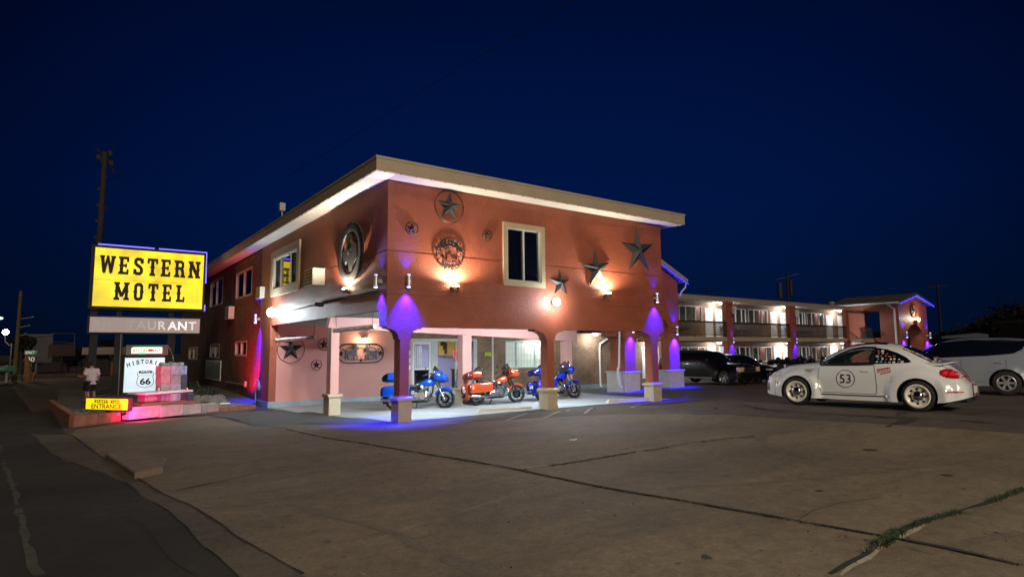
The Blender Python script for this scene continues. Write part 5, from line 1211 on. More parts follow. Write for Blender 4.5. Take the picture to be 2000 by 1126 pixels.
for i in range(7):
    p = deep(318+i*6, 712, 22.6+i*.1); rock(p+Vector((0, .3, .02)), rs.uniform(.07, .13), mat('crystal_rock', (.35, .34, .33), .7, var=.5, vs=8), ORD[i]+' pale rock from the left on top of the tiled pillar', 'pale rocks on the pillar')
for i in range(9):
    px = 372+i*7; p = deep(px, 781, 25.5+rs.uniform(0, 2)); rock(Vector((min(p.x, -.6), p.y, H(p.x, p.y)+.3)), rs.uniform(.22, .42), M_ROCK, ORD[i]+' dark boulder from the planter towards the standpipe, by the brick wall', 'dark boulders by the brick wall')
def bush(px, py, D, r, h, lab, n=900, m=None, seed=1):
    rs = random.Random(seed); b = deep(px, py, D); b.z = H(b.x, b.y)+.1; g = MB()
    for i in range(n):
        a = rs.uniform(0, 2*PI); q = rs.random()**.5*r; zz = rs.random()*h*(1-.5*(q/r)**2); c = b+Vector((math.cos(a)*q, math.sin(a)*q, zz))
        u_ = Vector((rs.gauss(0, 1), rs.gauss(0, 1), rs.gauss(0, 1))).normalized()*.07; v_ = Vector((rs.gauss(0, 1), rs.gauss(0, 1), rs.gauss(0, .6))).normalized()*.035
        g.add([c-u_, c+v_, c+u_, c-v_], [(0, 1, 2, 3)])
    for i in range(8): a = rs.uniform(0, 2*PI); g.tube([b, b+Vector((math.cos(a)*r*.5, math.sin(a)*r*.5, h*.7))], [.02, .008], n=4)
    return solo('shrub', g, m or mat('dark_leaves', (.03, .04, .015), .8, var=.5, vs=3), lab, 'shrub')
bush(378, 770, 27, .45, 1.1, 'dark dead shrub against the brick wall left of the desert poster', 500); bush(405, 775, 27.5, .5, .8, 'dark low shrub below the desert poster', 500, seed=2)
# coloured spots in the island
t = thing('magenta_spotlight', 'small garden spotlight glowing magenta on the step blocks', 'garden spotlight', tuple(deep(234, 806, 20.3)))
p = deep(238, 809, 19.2); g = MB(); g.cyl(p+Vector((0, 0, -.2)), p, .02, n=6); g.cyl(p, p+Vector((.10, .04, .03)), .035, .045, 12); obj('housing', g, M_DARK, t)
g = MB(); g.sphere(p+Vector((-.10, -.02, .02)), .035, 8, 6); obj('led', g, mat('blue_led', (1, 1, 1)), t)
light('SPOT', p+Vector((.22, -.03, .14)), 460, (1, .03, .25), t, size=.04, target=deep(302, 788, 21.3), spot=R(115), blend=.8)
t = thing('added_red_spotlight', 'added garden spotlight throwing red light on the brick wall', 'garden spotlight', (-1.5, 14.2, -.2))  # lamp added to throw the red light on the brick
p = Vector((-1.5, 14.2, H(-1.5, 14.2)+.45)); g = MB(); g.cyl(p+Vector((0, 0, -.2)), p, .02, n=6); g.cyl(p, p+Vector((.10, .06, .08)), .05, .065, 12); obj('housing', g, M_DARK, t)
light('SPOT', p+Vector((.14, .1, .12)), 950, (1, .015, .035), t, size=.04, target=(0, 15.6, 1.6), spot=R(90), blend=.5)
g = MB(); g.bbox(-.22, .22, -.1, .1, 0, .05, .02, Matrix.Translation(deep(437, 789, 24.5)) @ Matrix.Rotation(.5, 4, 'Z')); solo('garden_lamp_box', g, M_WHITE, 'flat white lamp lying on the gravel near the wall corner', 'garden light')
g = MB(); p = plane(499, 790, 0, -.08); g.tube([p, plane(499, 745, 0, -.08), plane(501, 742, 0, -.1), plane(505, 743, 0, -.1), plane(506, 752, 0, -.1)], .035, n=6); g.sphere(plane(506, 757, 0, -.12), .16, 8, 6, (.6, 1, 1)); solo('standpipe', g, M_GREY, 'pale standpipe with a tap on the wall corner by the blue light', 'pipe', smooth=True)
g = MB(); g.tube([plane(440, 745, 0, -.05), plane(482, 751, 0, -.05)], .03, n=6); g.bbox(-.12, -.01, plane(482, 750, 0, 0).y-.1, plane(482, 750, 0, 0).y+.1, plane(482, 753, 0, 0).z-.05, plane(482, 748, 0, 0).z+.1, .01); solo('wall_pipe', g, M_GREY, 'short horizontal pipe with box low on the brick wall', 'pipe')
# kerb slab fragment in the foreground and wheel stops
p = [at(*q) for q in ((205, 897), (272, 892), (325, 908), (318, 925), (262, 937))]
g = MB(); n_ = len(p); zz = [H(*q) for q in p]
top = [Vector((q.x, q.y, H(*q)+.10)) for q in p]; cen = sum(top, Vector())/n_
t2 = [cen.lerp(v, .93)+Vector((0, 0, .02)) for v in top]; bot = [Vector((q.x, q.y, H(*q)-.05)) for q in p]
g.add(bot+top+t2, [(i, (i+1) % n_, n_+(i+1) % n_, n_+i) for i in range(n_)]+[(n_+i, n_+(i+1) % n_, 2*n_+(i+1) % n_, 2*n_+i) for i in range(n_)]+[tuple(range(2*n_, 3*n_))])
solo('kerb_end', g, mat('worn_kerb', (.17, .13, .10), .9, var=.3, vs=5, bump=.6, bs=40), 'worn raised kerb end at the edge of the concrete apron near the road', 'kerb', weld=True)
for i, (a, b) in enumerate((((932, 807), (1046, 799)), ((1187, 788), (1274, 783)))):
    p, q = at(*a), at(*b); d = q-p; M = Matrix.Translation((p.x, p.y, H(*p))) @ Matrix.Rotation(math.atan2(d.y, d.x), 4, 'Z'); L = d.length
    g = MB(); g.prism([(-.0, 0), (.18, 0), (.15, .14), (.03, .14)], .12, L-.12, M @ Matrix(((0, 0, 1, 0), (1, 0, 0, 0), (0, 1, 0, 0), (0, 0, 0, 1))))
    g.add([(0, 0, 0), (0, .18, 0), (.12, .18, 0), (.12, 0, 0), (.12, .03, .14), (.12, .15, .14)], [(0, 3, 4), (0, 4, 5, 1), (1, 5, 2)], M)
    solo('wheel_stop', g, M_CREAM, ('pale concrete wheel stop between the first and middle front pillars' if i == 0 else 'pale concrete wheel stop left of the third front pillar'), 'wheel stop')

# ------------------------------------------------------------------ people by the sign
def person(loc, rz, lab, shirt, shorts, height=1.72, lean=.06, arm='phone'):
    s = height/1.72; T = thing('person', lab, 'person', loc, rz)
    J = {'pel': (0, 0, .93), 'wai': (0, lean*.3, 1.08), 'che': (0, lean*.7, 1.28), 'nec': (0, lean*1.3, 1.45), 'hd0': (0, lean*1.8, 1.53), 'hd1': (0, lean*2.2, 1.62), 'hd2': (0, lean*2.2, 1.69)}
    rad = {'pel': .145, 'wai': .13, 'che': .14, 'nec': .055, 'hd0': .07, 'hd1': .088, 'hd2': .07}
    E_ = [('pel', 'wai'), ('wai', 'che'), ('che', 'nec'), ('nec', 'hd0'), ('hd0', 'hd1'), ('hd1', 'hd2')]
    for sd, q in ((1, 'r'), (-1, 'l')):
        J['hp'+q] = (sd*.095, 0, .90); J['kn'+q] = (sd*.105, .03, .50); J['ca'+q] = (sd*.108, .0, .34); J['an'+q] = (sd*.11, -.01, .09); J['to'+q] = (sd*.125, .15, .035); J['he'+q] = (sd*.11, -.06, .04)
        rad['hp'+q] = .095; rad['kn'+q] = .056; rad['ca'+q] = .060; rad['an'+q] = .038; rad['to'+q] = .035; rad['he'+q] = .035
        E_ += [('pel', 'hp'+q), ('hp'+q, 'kn'+q), ('kn'+q, 'ca'+q), ('ca'+q, 'an'+q), ('an'+q, 'to'+q), ('an'+q, 'he'+q)]
        J['sh'+q] = (sd*.19, lean, 1.40); rad['sh'+q] = .058
        if sd == -1 or arm == 'both': J['el'+q] = (sd*.27, .02, 1.15); J['wr'+q] = (sd*.20, .24, 1.16); J['pa'+q] = (sd*.17, .32, 1.18)
        else: J['el'+q] = (sd*.25, -.02, 1.13); J['wr'+q] = (sd*.24, .06, .89); J['pa'+q] = (sd*.235, .08, .81)
        rad['el'+q] = .042; rad['wr'+q] = .027; rad['pa'+q] = .034
        E_ += [('che', 'sh'+q), ('sh'+q, 'el'+q), ('el'+q, 'wr'+q), ('wr'+q, 'pa'+q)]
        d = (Vector(J['pa'+q])-Vector(J['wr'+q])).normalized(); sdv = Vector((1, 0, 0)) if abs(d.z) > .5 else Vector((0, 0, 1))
        if abs(d.z) > .5: sdv = Vector((0, 1, 0))
        for f in range(4):
            b = Vector(J['pa'+q])+sdv*(f-1.5)*.018; a1 = b+d*(.045-.006*abs(f-1.3)); a2 = a1+d*.03+Vector((-sd*.012, 0, 0))
            J['f%d%s' % (f, q)] = tuple(a1); J['g%d%s' % (f, q)] = tuple(a2); rad['f%d%s' % (f, q)] = .0095; rad['g%d%s' % (f, q)] = .008
            E_ += [('pa'+q, 'f%d%s' % (f, q)), ('f%d%s' % (f, q), 'g%d%s' % (f, q))]
        th = Vector(J['wr'+q]).lerp(Vector(J['pa'+q]), .5)+sdv*.045+d*.03; J['th'+q] = tuple(th); rad['th'+q] = .011; E_.append(('wr'+q, 'th'+q))
    ks = list(J); me = bpy.data.meshes.new('body'); me.from_pydata([tuple(Vector(J[k])*s) for k in ks], [(ks.index(a), ks.index(b)) for a, b in E_], [])
    o = bpy.data.objects.new('body', me); COL.objects.link(o)
    o.modifiers.new('skin', 'SKIN'); o.modifiers.new('sub', 'SUBSURF').levels = 1
    for i, k in enumerate(ks): me.skin_vertices[0].data[i].radius = (rad[k]*s, rad[k]*s*.85); me.skin_vertices[0].data[i].use_root = (k == 'pel')
    dg = bpy.context.evaluated_depsgraph_get(); m2 = bpy.data.meshes.new_from_object(o.evaluated_get(dg)); bpy.data.objects.remove(o)
    m2.name = 'body'; m2.materials.clear(); m2.materials.append(mat('skin', (.42, .22, .15), .6)); o = bpy.data.objects.new('body', m2); COL.objects.link(o); o.parent = T
    m2.polygons.foreach_set('use_smooth', [True]*len(m2.polygons))
    def loft(mb, rings, n=18):
        vs = []
        for (c, rx, ry) in rings:
            for j in range(n): a = 2*PI*j/n; vs.append((s*(c[0]+rx*math.cos(a)), s*(c[1]+ry*math.sin(a)), s*c[2]))
        mb.add(vs, [(i*n+j, i*n+(j+1) % n, (i+1)*n+(j+1) % n, (i+1)*n+j) for i in range(len(rings)-1) for j in range(n)])
    g = MB(); loft(g, [((0, 0, .80), .215, .165), ((0, 0, .82), .22, .17), ((0, lean*.3, 1.05), .20, .155), ((0, lean*.7, 1.28), .215, .155), ((0, lean, 1.38), .21, .13), ((0, lean*1.15, 1.43), .15, .10), ((0, lean*1.3, 1.465), .075, .075)])
    for q, sd in (('r', 1), ('l', -1)):
        a = Vector(J['sh'+q])*s; b = Vector(J['el'+q])*s; g.tube([a-Vector((sd*.06, 0, 0)), a+Vector((sd*.01, 0, .0)), a.lerp(b, .5), a.lerp(b, .86)], [.07*s, .082*s, .078*s, .08*s], n=12)
    obj('shirt', g, shirt, T, world=False, smooth=True)
    g = MB()
    for sd in (1, -1): loft(g, [((sd*.09, 0, .95), .125, .15), ((sd*.10, 0, .80), .12, .14), ((sd*.105, .02, .62), .108, .118), ((sd*.108, .02, .54), .108, .115)])
    obj('shorts', g, shorts, T, world=False, smooth=True)
    g = MB(); h2 = Vector(J['hd1'])*s; g.sphere((h2.x, h2.y-.018, h2.z+.03), .108*s, 16, 10, (.86, .98, 1.05)); obj('hair', g, mat('dark_hair', (.015, .011, .009), .8), T, world=False, smooth=True)
    g = MB()
    for sd in (1, -1): g.sphere((sd*.03*s, h2.y+.078*s, h2.z+.0), .011, 8, 6)
    g.sphere((0, h2.y+.092*s, h2.z-.03), .014, 8, 6, (.8, 1.2, 1.6)); g.sphere((0, h2.y+.082*s, h2.z-.068), .02, 8, 6, (1.3, .4, .35)); obj('face_features', g, mat('skin_dark', (.22, .09, .07), .6), T, world=False)
    g = MB()
    for sd in (1, -1): g.bbox(sd*.115*s-.05, sd*.115*s+.05, -.10, .19, 0, .085, .025)
    obj('shoes', g, mat('dark_shoes', (.05, .05, .05), .7), T, world=False)
    return T
p = deep(177, 784, 25.5); z = H(p.x, p.y)+.19
person((p.x, p.y, z), R(20), 'person seen from behind in a pale pink short-sleeved shirt and black shorts', mat('pale_pink_shirt', (.62, .50, .52), .9, var=.08, vs=6), mat('black_shorts', (.012, .012, .014), .9))
p2 = deep(169.5, 784, 26.3); person((p2.x, p2.y, z), R(65), 'person in a grey-green shirt mostly hidden behind the one in pale pink', mat('green_grey_shirt', (.16, .22, .20), .9, var=.1, vs=6), mat('black_shorts', (0, 0, 0)), height=1.62, arm='both')

# ------------------------------------------------------------------ poles and the far left street
def gz(p): return H(p.x, p.y)
p = deep(205, 297, 34); g = MB(); g.cyl((p.x, p.y, -.5), (p.x, p.y, p.z), .19, .13, 12)
t = thing('utility_pole', 'tall dark wooden pole with transformer gear rising behind the yellow sign', 'utility pole', (p.x, p.y, -.3)); obj('pole', g, M_WOOD, t)
g = MB()
for a, b, c in ((-.35, -.3, .2), (.3, -.1, -.2), (-.1, -.5, .1), (.4, -.6, 0), (0, -.2, .3)): g.bbox(p.x+a*.8-.11, p.x+a*.8+.11, p.y+c-.11, p.y+c+.11, p.z+b-.15, p.z+b+.16, .03)
g.tube([(p.x-.45, p.y, p.z+.15), (p.x+.1, p.y, p.z-.3), (p.x+.5, p.y, p.z-1.1)], .06, n=6); g.tube([(p.x+.1, p.y, p.z-3), (p.x+.32, p.y, p.z-3.2)], .07, n=6)
for k in range(9): g.box(p.x-.24, p.x-.14, p.y-.05, p.y+.05, p.z-2.2-k*.9, p.z-2.05-k*.9)
obj('transformer_gear', g, M_DARK, t)
g = MB(); q = deep(262, 322, 60); g.tube([(p.x, p.y, p.z-1.7), p.lerp(q, .5)+Vector((0, 0, -1)), q], .02, n=4); obj('wire', g, M_DARK, t)
def wire(pts, r, lab):
    g = MB(); P = [deep(*a) for a in pts]; g.tube(P, r, n=5); return solo('overhead_wire', g, M_DARK, lab, 'wire')
wire([(1135, -10, 38), (1060, 42, 40), (900, 130, 44), (760, 220, 48), (640, 298, 52), (540, 355, 56)], .022, 'thin overhead wire crossing the dark sky above the motel roof')
# lit street lamp far left
lp = deep(11, 648, 58); t = thing('street_lamp', 'glaring street lamp on a thin pole at the far left edge', 'street lamp', (lp.x+.3, lp.y, -.4))
g = MB(); g.cyl((lp.x+.5, lp.y, -.5), (lp.x+.5, lp.y, lp.z-1.1), .07, .05, 8); g.tube([(lp.x+.5, lp.y, lp.z-1.2), (lp.x+.35, lp.y, lp.z-1.3), (lp.x+.02, lp.y, lp.z-.9), (lp.x-.05, lp.y, lp.z-.1)], .04, n=6); obj('pole', g, mat('dull_pole', (.05, .05, .045), .8), t)
g = MB(); g.sphere(lp, .24, 14, 10); obj('globe', g, mat('sodium_lens', (1, .95, .8), .5, emit=(1, .93, .70), es=60), t, smooth=True)
light('POINT', lp+Vector((.6, -2.2, -.6)), 260, (1, .88, .62), t, size=.3)
lp = deep(-1, 621, 66); t = thing('street_lamp', 'greenish street lamp cut off by the left edge of the photo', 'street lamp', (lp.x-.3, lp.y, -.4))
g = MB(); g.cyl((lp.x-.6, lp.y, -.5), (lp.x-.6, lp.y, lp.z), .07, .05, 8); g.tube([(lp.x-.6, lp.y, lp.z), (lp.x, lp.y, lp.z+.05)], .05, n=6); obj('pole', g, M_GREY, t)
g = MB(); g.sphere(lp, .22, 12, 8, (1.5, 1, .7)); obj('globe', g, mat('green_lens', (.8, 1, .8), .5, emit=(.7, 1, .75), es=1.5), t, smooth=True)
# wooden pole next to the lamp
p = deep(41, 568, 50); g = MB(); g.cyl((p.x, p.y, -.5), (p.x, p.y, p.z), .17, .12, 10); t = thing('utility_pole', 'pale-lit wooden pole just right of the far left street lamp', 'utility pole', (p.x, p.y, -.4)); obj('pole', g, mat('lit_wood', (.13, .10, .05), .9, var=.2), t)  # lamp light on the pole put into a paler wood colour
z = p.z-2.3
for k in range(3): g = MB(); g.tube([(p.x, p.y, z-k*.7), (p.x+.9-.2*k, p.y, z-k*.7+.2)], .03, n=4); g.sphere((p.x+.9-.2*k, p.y, z-k*.7+.2), .07, 6, 5); obj('insulator_arm', g, M_GREY, t)
wire([(-5, 658, 58), (33, 659, 50), (60, 660, 62), (140, 652, 80)], .03, 'sagging wire between the far left lamp and poles')
# billboard, direction signs, red board
def board(px0, px1, py0, py1, D, m, name, lab, cat, posts=(), pm=M_GREY, pb=752, th=.2, text=None):
    a, b = deep(px0, py0, D), deep(px1, py1, D); c = (a+b)/2; w_ = (px1-px0)*D/F_PX; z0, z1 = b.z, a.z
    yaw = math.atan2(RT.y, RT.x)+.62*.9; t = thing(name, lab, cat, (c.x, c.y, H(c.x, c.y)), yaw); z_ = H(c.x, c.y)
    obj('panel', MB().bbox(-w_/2, w_/2, -th/2, th/2, z0-z_, z1-z_, .02), m, t, world=False)
    for q in posts: xq = (q-(px0+px1)/2)*D/F_PX; obj('post', MB().cyl((xq, th, -.4), (xq, th, z0-z_+.3), .10, n=8), pm, t, world=False)
    if text:
        for (s_, cx, cz, h_, tm) in text:
            g = MB(); addtext(g, s_, Matrix.Translation((cx, -th/2-.01, (z0+z1)/2-z_+cz)) @ ME, 1, .01, height=h_, width=h_*.72*len(s_)); o = obj('lettering', g, tm, t, world=False)
    return t
board(51, 97, 652, 708, 72, mat('grey_billboard', (.10, .11, .125), .8, var=.06), 'billboard', 'tall blank grey billboard on a post in the far left street', 'billboard', (73,))
board(50.5, 71, 684, 692, 60, mat('road_green', (.01, .10, .05), .5, emit=(.0, .1, .05), es=.1), 'direction_sign', 'small green EAST road sign above the round-cornered 40 shield', 'road sign', (), text=[('EAST', -.05, 0, .24, M_WHITE)])
board(50.5, 69, 694, 708.5, 60, mat('shield_dark', (.015, .016, .02), .5), 'route_shield', 'dark road sign reading 40 in front of the billboard', 'road sign', (60,), text=[('40', 0, 0, .46, M_WHITE)])
board(100, 143, 672, 695, 66, mat('dark_red_board', (.022, .005, .004), .7, var=.6, vs=2), 'red_board', 'dark red board with faded script on a post left of the person', 'sign', (122,), M_DARK, text=[('Lodge', 0, 0, .6, mat('faded_script', (.12, .04, .035), .8))] if False else None)
board(-4, 27.5, 714, 724.5, 48, mat('road_green', (0, 0, 0)), 'street_name_sign', 'wide green street sign low at the left edge of the photo', 'road sign', (13,), text=[('EAST', -.25, 0, .2, mat('green_pale', (.25, .5, .35), .6)), ])
# truss gantry
g = MB(); P = lambda a, b: deep(a, b, 75)
for a, b in (((98, 651), (146, 651)), ((99, 666), (146, 670)), ((146, 651), (144, 752)), ((146, 652), (143, 695)), ((148, 695), (158, 735))): g.tube([P(*a), P(*b)], .05, n=4)
solo('gantry', g, mat('faint_steel', (.06, .075, .10), .6), 'faint steel gantry frame between the billboard and the person', 'gantry')
# small fuel station canopy
p0, p1 = deep(160, 684, 62), deep(226, 684, 58); t = thing('station_canopy', 'tan flat canopy on a cream column seen between the sign posts', 'canopy', (p1.x, p1.y, -.3))
d = p1-p0; d.z = 0; L = d.length; M = Matrix.Translation((p0.x, p0.y, 0)) @ Matrix.Rotation(math.atan2(d.y, d.x), 4, 'Z'); zt, zb3 = deep(200, 677.5, 60).z, deep(200, 692, 60).z
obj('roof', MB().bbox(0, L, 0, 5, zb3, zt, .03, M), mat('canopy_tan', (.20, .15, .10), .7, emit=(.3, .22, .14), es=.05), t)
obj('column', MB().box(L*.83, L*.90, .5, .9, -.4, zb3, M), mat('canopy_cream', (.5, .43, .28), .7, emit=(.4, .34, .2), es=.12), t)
p = deep(220, 742, 57); solo('red_crate', MB().bbox(p.x-.2, p.x+.2, p.y-.2, p.y+.2, -.1, 1.2, .02), mat('dull_red', (.28, .07, .04), .7), 'dull red cabinet beside the canopy column', 'cabinet')
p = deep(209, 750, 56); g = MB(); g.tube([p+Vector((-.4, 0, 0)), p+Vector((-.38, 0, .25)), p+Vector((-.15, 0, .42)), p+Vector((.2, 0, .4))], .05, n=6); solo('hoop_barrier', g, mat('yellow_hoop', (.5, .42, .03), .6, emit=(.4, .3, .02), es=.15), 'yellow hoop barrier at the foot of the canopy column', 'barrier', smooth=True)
p0, p1 = deep(150, 750, 56), deep(223, 748, 54); g = MB(); d = p1-p0; g.bbox(0, d.length, 0, 1.5, -.1, .12, .02, Matrix.Translation((p0.x, p0.y, p0.z)) @ Matrix.Rotation(math.atan2(d.y, d.x), 4, 'Z')); solo('pump_island', g, mat('canopy_cream', (0, 0, 0)), 'low cream kerbed island under the canopy', 'kerb')
# lit stump, box, low wall, trees
p = deep(51, 752, 50); g = MB(); g.tube([(p.x, p.y, -.4), (p.x+.08, p.y, .4), (p.x-.03, p.y, 1.2), (p.x-.1, p.y, 1.7)], [.38, .30, .2, .12], n=9); g.tube([(p.x+.3, p.y, -.3), (p.x+.5, p.y, .5)], [.2, .1], n=7)
solo('lit_stump', g, mat('orange_lit_bark', (.22, .12, .05), .9, var=.5, vs=3), 'knobbly orange-lit trunk stump below the 40 sign', 'stump')  # orange light on the trunk put into the bark colour
p = deep(88, 737, 62); solo('meter_box', MB().bbox(p.x-.22, p.x+.22, p.y-.1, p.y+.1, p.z-.25, p.z+.25, .02), M_WHITE, 'small pale box standing beyond the road under the billboard', 'box')
g = MB()
P0, P1 = deep(-10, 757, 54), deep(175, 752, 60); d = P1-P0; g.bbox(0, Vector((d.x, d.y)).length, 0, .3, -.6, .10, .02, Matrix.Translation((P0.x, P0.y, 0)) @ Matrix.Rotation(math.atan2(d.y, d.x), 4, 'Z'))
solo('low_wall', g, mat('far_kerb', (.09, .08, .065), .9, var=.4, vs=1), 'long low kerb wall across the far left street', 'wall')
def tree(px, py, D, r, h, lab, n=1500, seed=1, cat='tree', grp=None, th=.25, leaf=.22):
    rs = random.Random(seed); b = deep(px, py, D); b.z = H(b.x, b.y)-.1; t = thing('tree', lab, cat, tuple(b), 0, grp)
    g = MB(); g.tube([b, b+Vector((.1, 0, h*.35)), b+Vector((-.1, .1, h*.75))], [th, th*.7, th*.3], n=7)
    cl_ = []
    for i in range(9):
        a = rs.uniform(0, 2*PI); e = b+Vector((math.cos(a)*r*.65, math.sin(a)*r*.65, h*rs.uniform(.5, .9))); g.tube([b+Vector((0, 0, h*.4)), e], [th*.4, .03], n=5); cl_.append((e, r*rs.uniform(.35, .55)))
    cl_.append((b+Vector((0, 0, h*.85)), r*.5)); obj('trunk', g, M_WOOD, t)
    g = MB()
    for i in range(n):
        c, q = rs.choice(cl_); v = Vector((rs.gauss(0, 1), rs.gauss(0, 1), rs.gauss(0, .8))).normalized()*q*rs.random()**.35; c = c+v
        u_ = Vector((rs.gauss(0, 1), rs.gauss(0, 1), rs.gauss(0, 1))).normalized()*leaf; v_ = Vector((rs.gauss(0, 1), rs.gauss(0, 1), rs.gauss(0, 1))).normalized()*leaf*.5
        g.add([c-u_, c+v_, c+u_, c-v_], [(0, 1, 2, 3)])
    obj('crown', g, mat('night_leaves', (.006, .008, .006), .8, var=.6, vs=.7), t); return t
tree(36, 752, 66, 1.2, 4.6, 'dark narrow tree behind the pale-lit wooden pole', seed=3)
tree(128, 752, 70, 1.8, 3.0, 'low dark tree below the dark red board', seed=4, n=900)
tree(212, 735, 75, 1.5, 4.2, 'dark tree seen under the tan canopy', seed=5, n=700)
# far right: poles, trees, house, shed
p = deep(1538, 560, 72)
t = thing('utility_pole', 'dark pole with transformer cans behind the middle of the guest wing roof', 'utility pole', (p.x, p.y, 0))
g = MB(); top = deep(1537, 532, 72); g.cyl((p.x, p.y, -.5), (top.x, top.y, top.z), .2, .14, 10); obj('pole', g, M_WOOD, t)
g = MB()
for a, b, w_ in ((1523, 567, 10), (1545, 562, 6)): q = deep(a, b, 72); g.cyl(q+Vector((0, 0, -.9)), q+Vector((0, 0, .9)), w_*72/F_PX/2*.9, n=12)
q = deep(1524, 541, 72); g.tube([deep(1516, 546, 72), deep(1560, 534, 72)], .05, n=4); obj('transformer', g, mat('dark_can', (.05, .05, .055), .5), t)
p = deep(1831, 560, 110); t = thing('utility_pole', 'distant pole with a crossarm right of the far gatehouse', 'utility pole', (p.x, p.y, 0)); g = MB(); g.cyl((p.x, p.y, -.5), (p.x, p.y, p.z+.5), .24, .2, 8); obj('pole', g, M_WOOD, t)
g = MB(); g.tube([deep(1812, 561, 110), deep(1849, 558, 110)], .12, n=4)
for px in (1814, 1822, 1840, 1847): q = deep(px, 558, 110); g.cyl(q, q+Vector((0, 0, .5)), .08, n=5)
obj('crossarm', g, M_DARK, t)
p = deep(1381, 573, 60); g = MB(); g.cyl((p.x, p.y, 5.7), (p.x, p.y, p.z+.6), .07, n=6); g.box(p.x-.15, p.x+.15, p.y-.05, p.y+.05, p.z, p.z+.3); solo('roof_vent', g, M_DARK, 'thin dark vent pipe on the wing roof near the breezeway', 'vent')
p = deep(1624, 592, 57); g = MB(); g.cyl((p.x, p.y, 5.8), (p.x, p.y, p.z), .2, n=10); g.sphere((p.x, p.y, p.z), .3, 10, 6, (1, 1, .6)); solo('roof_fan', g, M_GREY, 'small grey roof fan near the far end of the wing roof', 'vent')
for i, (px, D, r, h, s_) in enumerate(((1868, 95, 3.5, 3.6, 1), (1895, 92, 3.5, 4.4, 2), (1925, 88, 3.8, 4.8, 3), (1960, 84, 4, 5.2, 4), (1990, 82, 4.2, 6.2, 5), (2020, 80, 4.5, 7.4, 6), (1845, 99, 2.5, 2.8, 7))):
    tree(px, 690, D, r, h, ['dark tree behind the pale-roofed shed', 'dark bushy tree right of the shed', 'rounded dark tree behind the silver car', 'dark tree left of the lattice-walled house', 'tall dark tree rising behind the lattice-walled house', 'tallest dark tree at the right edge', 'lowest dark tree next to the distant crossarm pole'][i], seed=40+i, n=1600, grp='dark trees on the right horizon', leaf=.35)
a, b = deep(1845, 655, 80), deep(1922, 650, 78); t = thing('shed', 'low shed with pale sloping roof beyond the silver car', 'shed', (a.x, a.y, .1)); d = b-a; L = math.hypot(d.x, d.y); M = Matrix.Translation((a.x, a.y, 0)) @ Matrix.Rotation(math.atan2(d.y, d.x), 4, 'Z')
obj('wall', MB().box(0, L, 0, 4, -.2, a.z-.35, M), mat('shed_wall', (.05, .05, .05), .9), t); g = MB(); g.prism([(-.4, a.z-.35), (L+.4, a.z-.35), (L+.4, a.z+.1), (L*.8, a.z+.28), (-.4, a.z-.1)], -.4, 4.4, M @ Mxz); obj('roof', g, mat('pale_tin', (.13, .16, .22), .5), t)
a = deep(1957, 690, 70); b = deep(2030, 690, 66); t = thing('house', 'dim house with lattice front at the right edge of the photo', 'house', (a.x, a.y, .1)); d = b-a; L = math.hypot(d.x, d.y); M = Matrix.Translation((a.x, a.y, 0)) @ Matrix.Rotation(math.atan2(d.y, d.x), 4, 'Z'); zt = deep(1957, 631, 70).z
obj('wall', MB().box(0, L, 0, 6, -.2, zt, M), mat('dim_wall', (.03, .026, .022), .9), t); obj('roof', MB().box(-.4, L+.5, -.4, 6.4, zt+.001, zt+.25, M), M_ROOF, t)
g = MB()
for i in range(16): g.box(i*.4, i*.4+.06, -.06, -.002, 0, zt-.1, M)
for i in range(9): g.box(0, L, -.11, -.062, i*.42+.1, i*.42+.14, M)
obj('lattice', g, mat('lattice_wood', (.05, .042, .034), .9), t)
# ------------------------------------------------------------------ motorcycles
RX = Matrix.Rotation(PI/2, 4, 'X')
def wheel(par, name, c, r, w, rim_r, spokes, rimm, steer=0, tyre=None, disc=True):
    M = Matrix.Translation(c) @ Matrix.Rotation(steer, 4, 'Z') @ RX
    t = w/2
    g = MB(); g.lathe([(rim_r, -t*.75), (rim_r+.01, -t*.9), ((r+rim_r)/2, -t), (r-.03, -t*.85), (r-.006, -t*.5), (r, 0), (r-.006, t*.5), (r-.03, t*.85), ((r+rim_r)/2, t), (rim_r+.01, t*.9), (rim_r, t*.75)], 36, M, close=True)
    o = obj(name, g, tyre or M_RUB, par, world=False, smooth=True)
    g = MB(); g.lathe([(rim_r-.035, -t*.6), (rim_r+.002, -t*.7), (rim_r+.002, t*.7), (rim_r-.035, t*.6), (rim_r-.02, 0)], 36, M, close=True)
    g.lathe([(.001, -t*.7), (.055, -t*.7), (.06, 0), (.055, t*.7), (.001, t*.7)], 16, M)
    for i in range(spokes):
        a = 2*PI*i/spokes
        for s in (-1, 1):
            p = M @ Vector((math.cos(a)*.05, math.sin(a)*.05, s*t*.35)); q = M @ Vector((math.cos(a+.12*s)*(rim_r-.02), math.sin(a+.12*s)*(rim_r-.02), s*t*.2)); g.cyl(p, q, .011 if spokes > 6 else .02, n=5, cap=False)
    if disc:
        for s in (-1, 1): g.lathe([(.09, s*t*.62), (.15, s*t*.62), (.15, s*t*.66), (.09, s*t*.66)], 24, M, close=True)
    obj('rim', g, rimm, o, world=False, smooth=True)
    return o
def blob(mb, secs, n=16, M=None):
    """closed loft along x: secs = (x, yc, zc, ry, rz, power)"""
    vs = []
    for (x, yc, zc, ry, rz, pw) in secs:
        for j in range(n):
            a = 2*PI*j/n; c, s_ = math.cos(a), math.sin(a)
            vs.append((x, yc+ry*math.copysign(abs(c)**pw, c), zc+rz*math.copysign(abs(s_)**pw, s_)))
    k = len(secs)
    mb.add(vs, [(i*n+j, i*n+(j+1) % n, (i+1)*n+(j+1) % n, (i+1)*n+j) for i in range(k-1) for j in range(n)]+[tuple(range(n-1, -1, -1)), tuple((k-1)*n+j for j in range(n))], M)
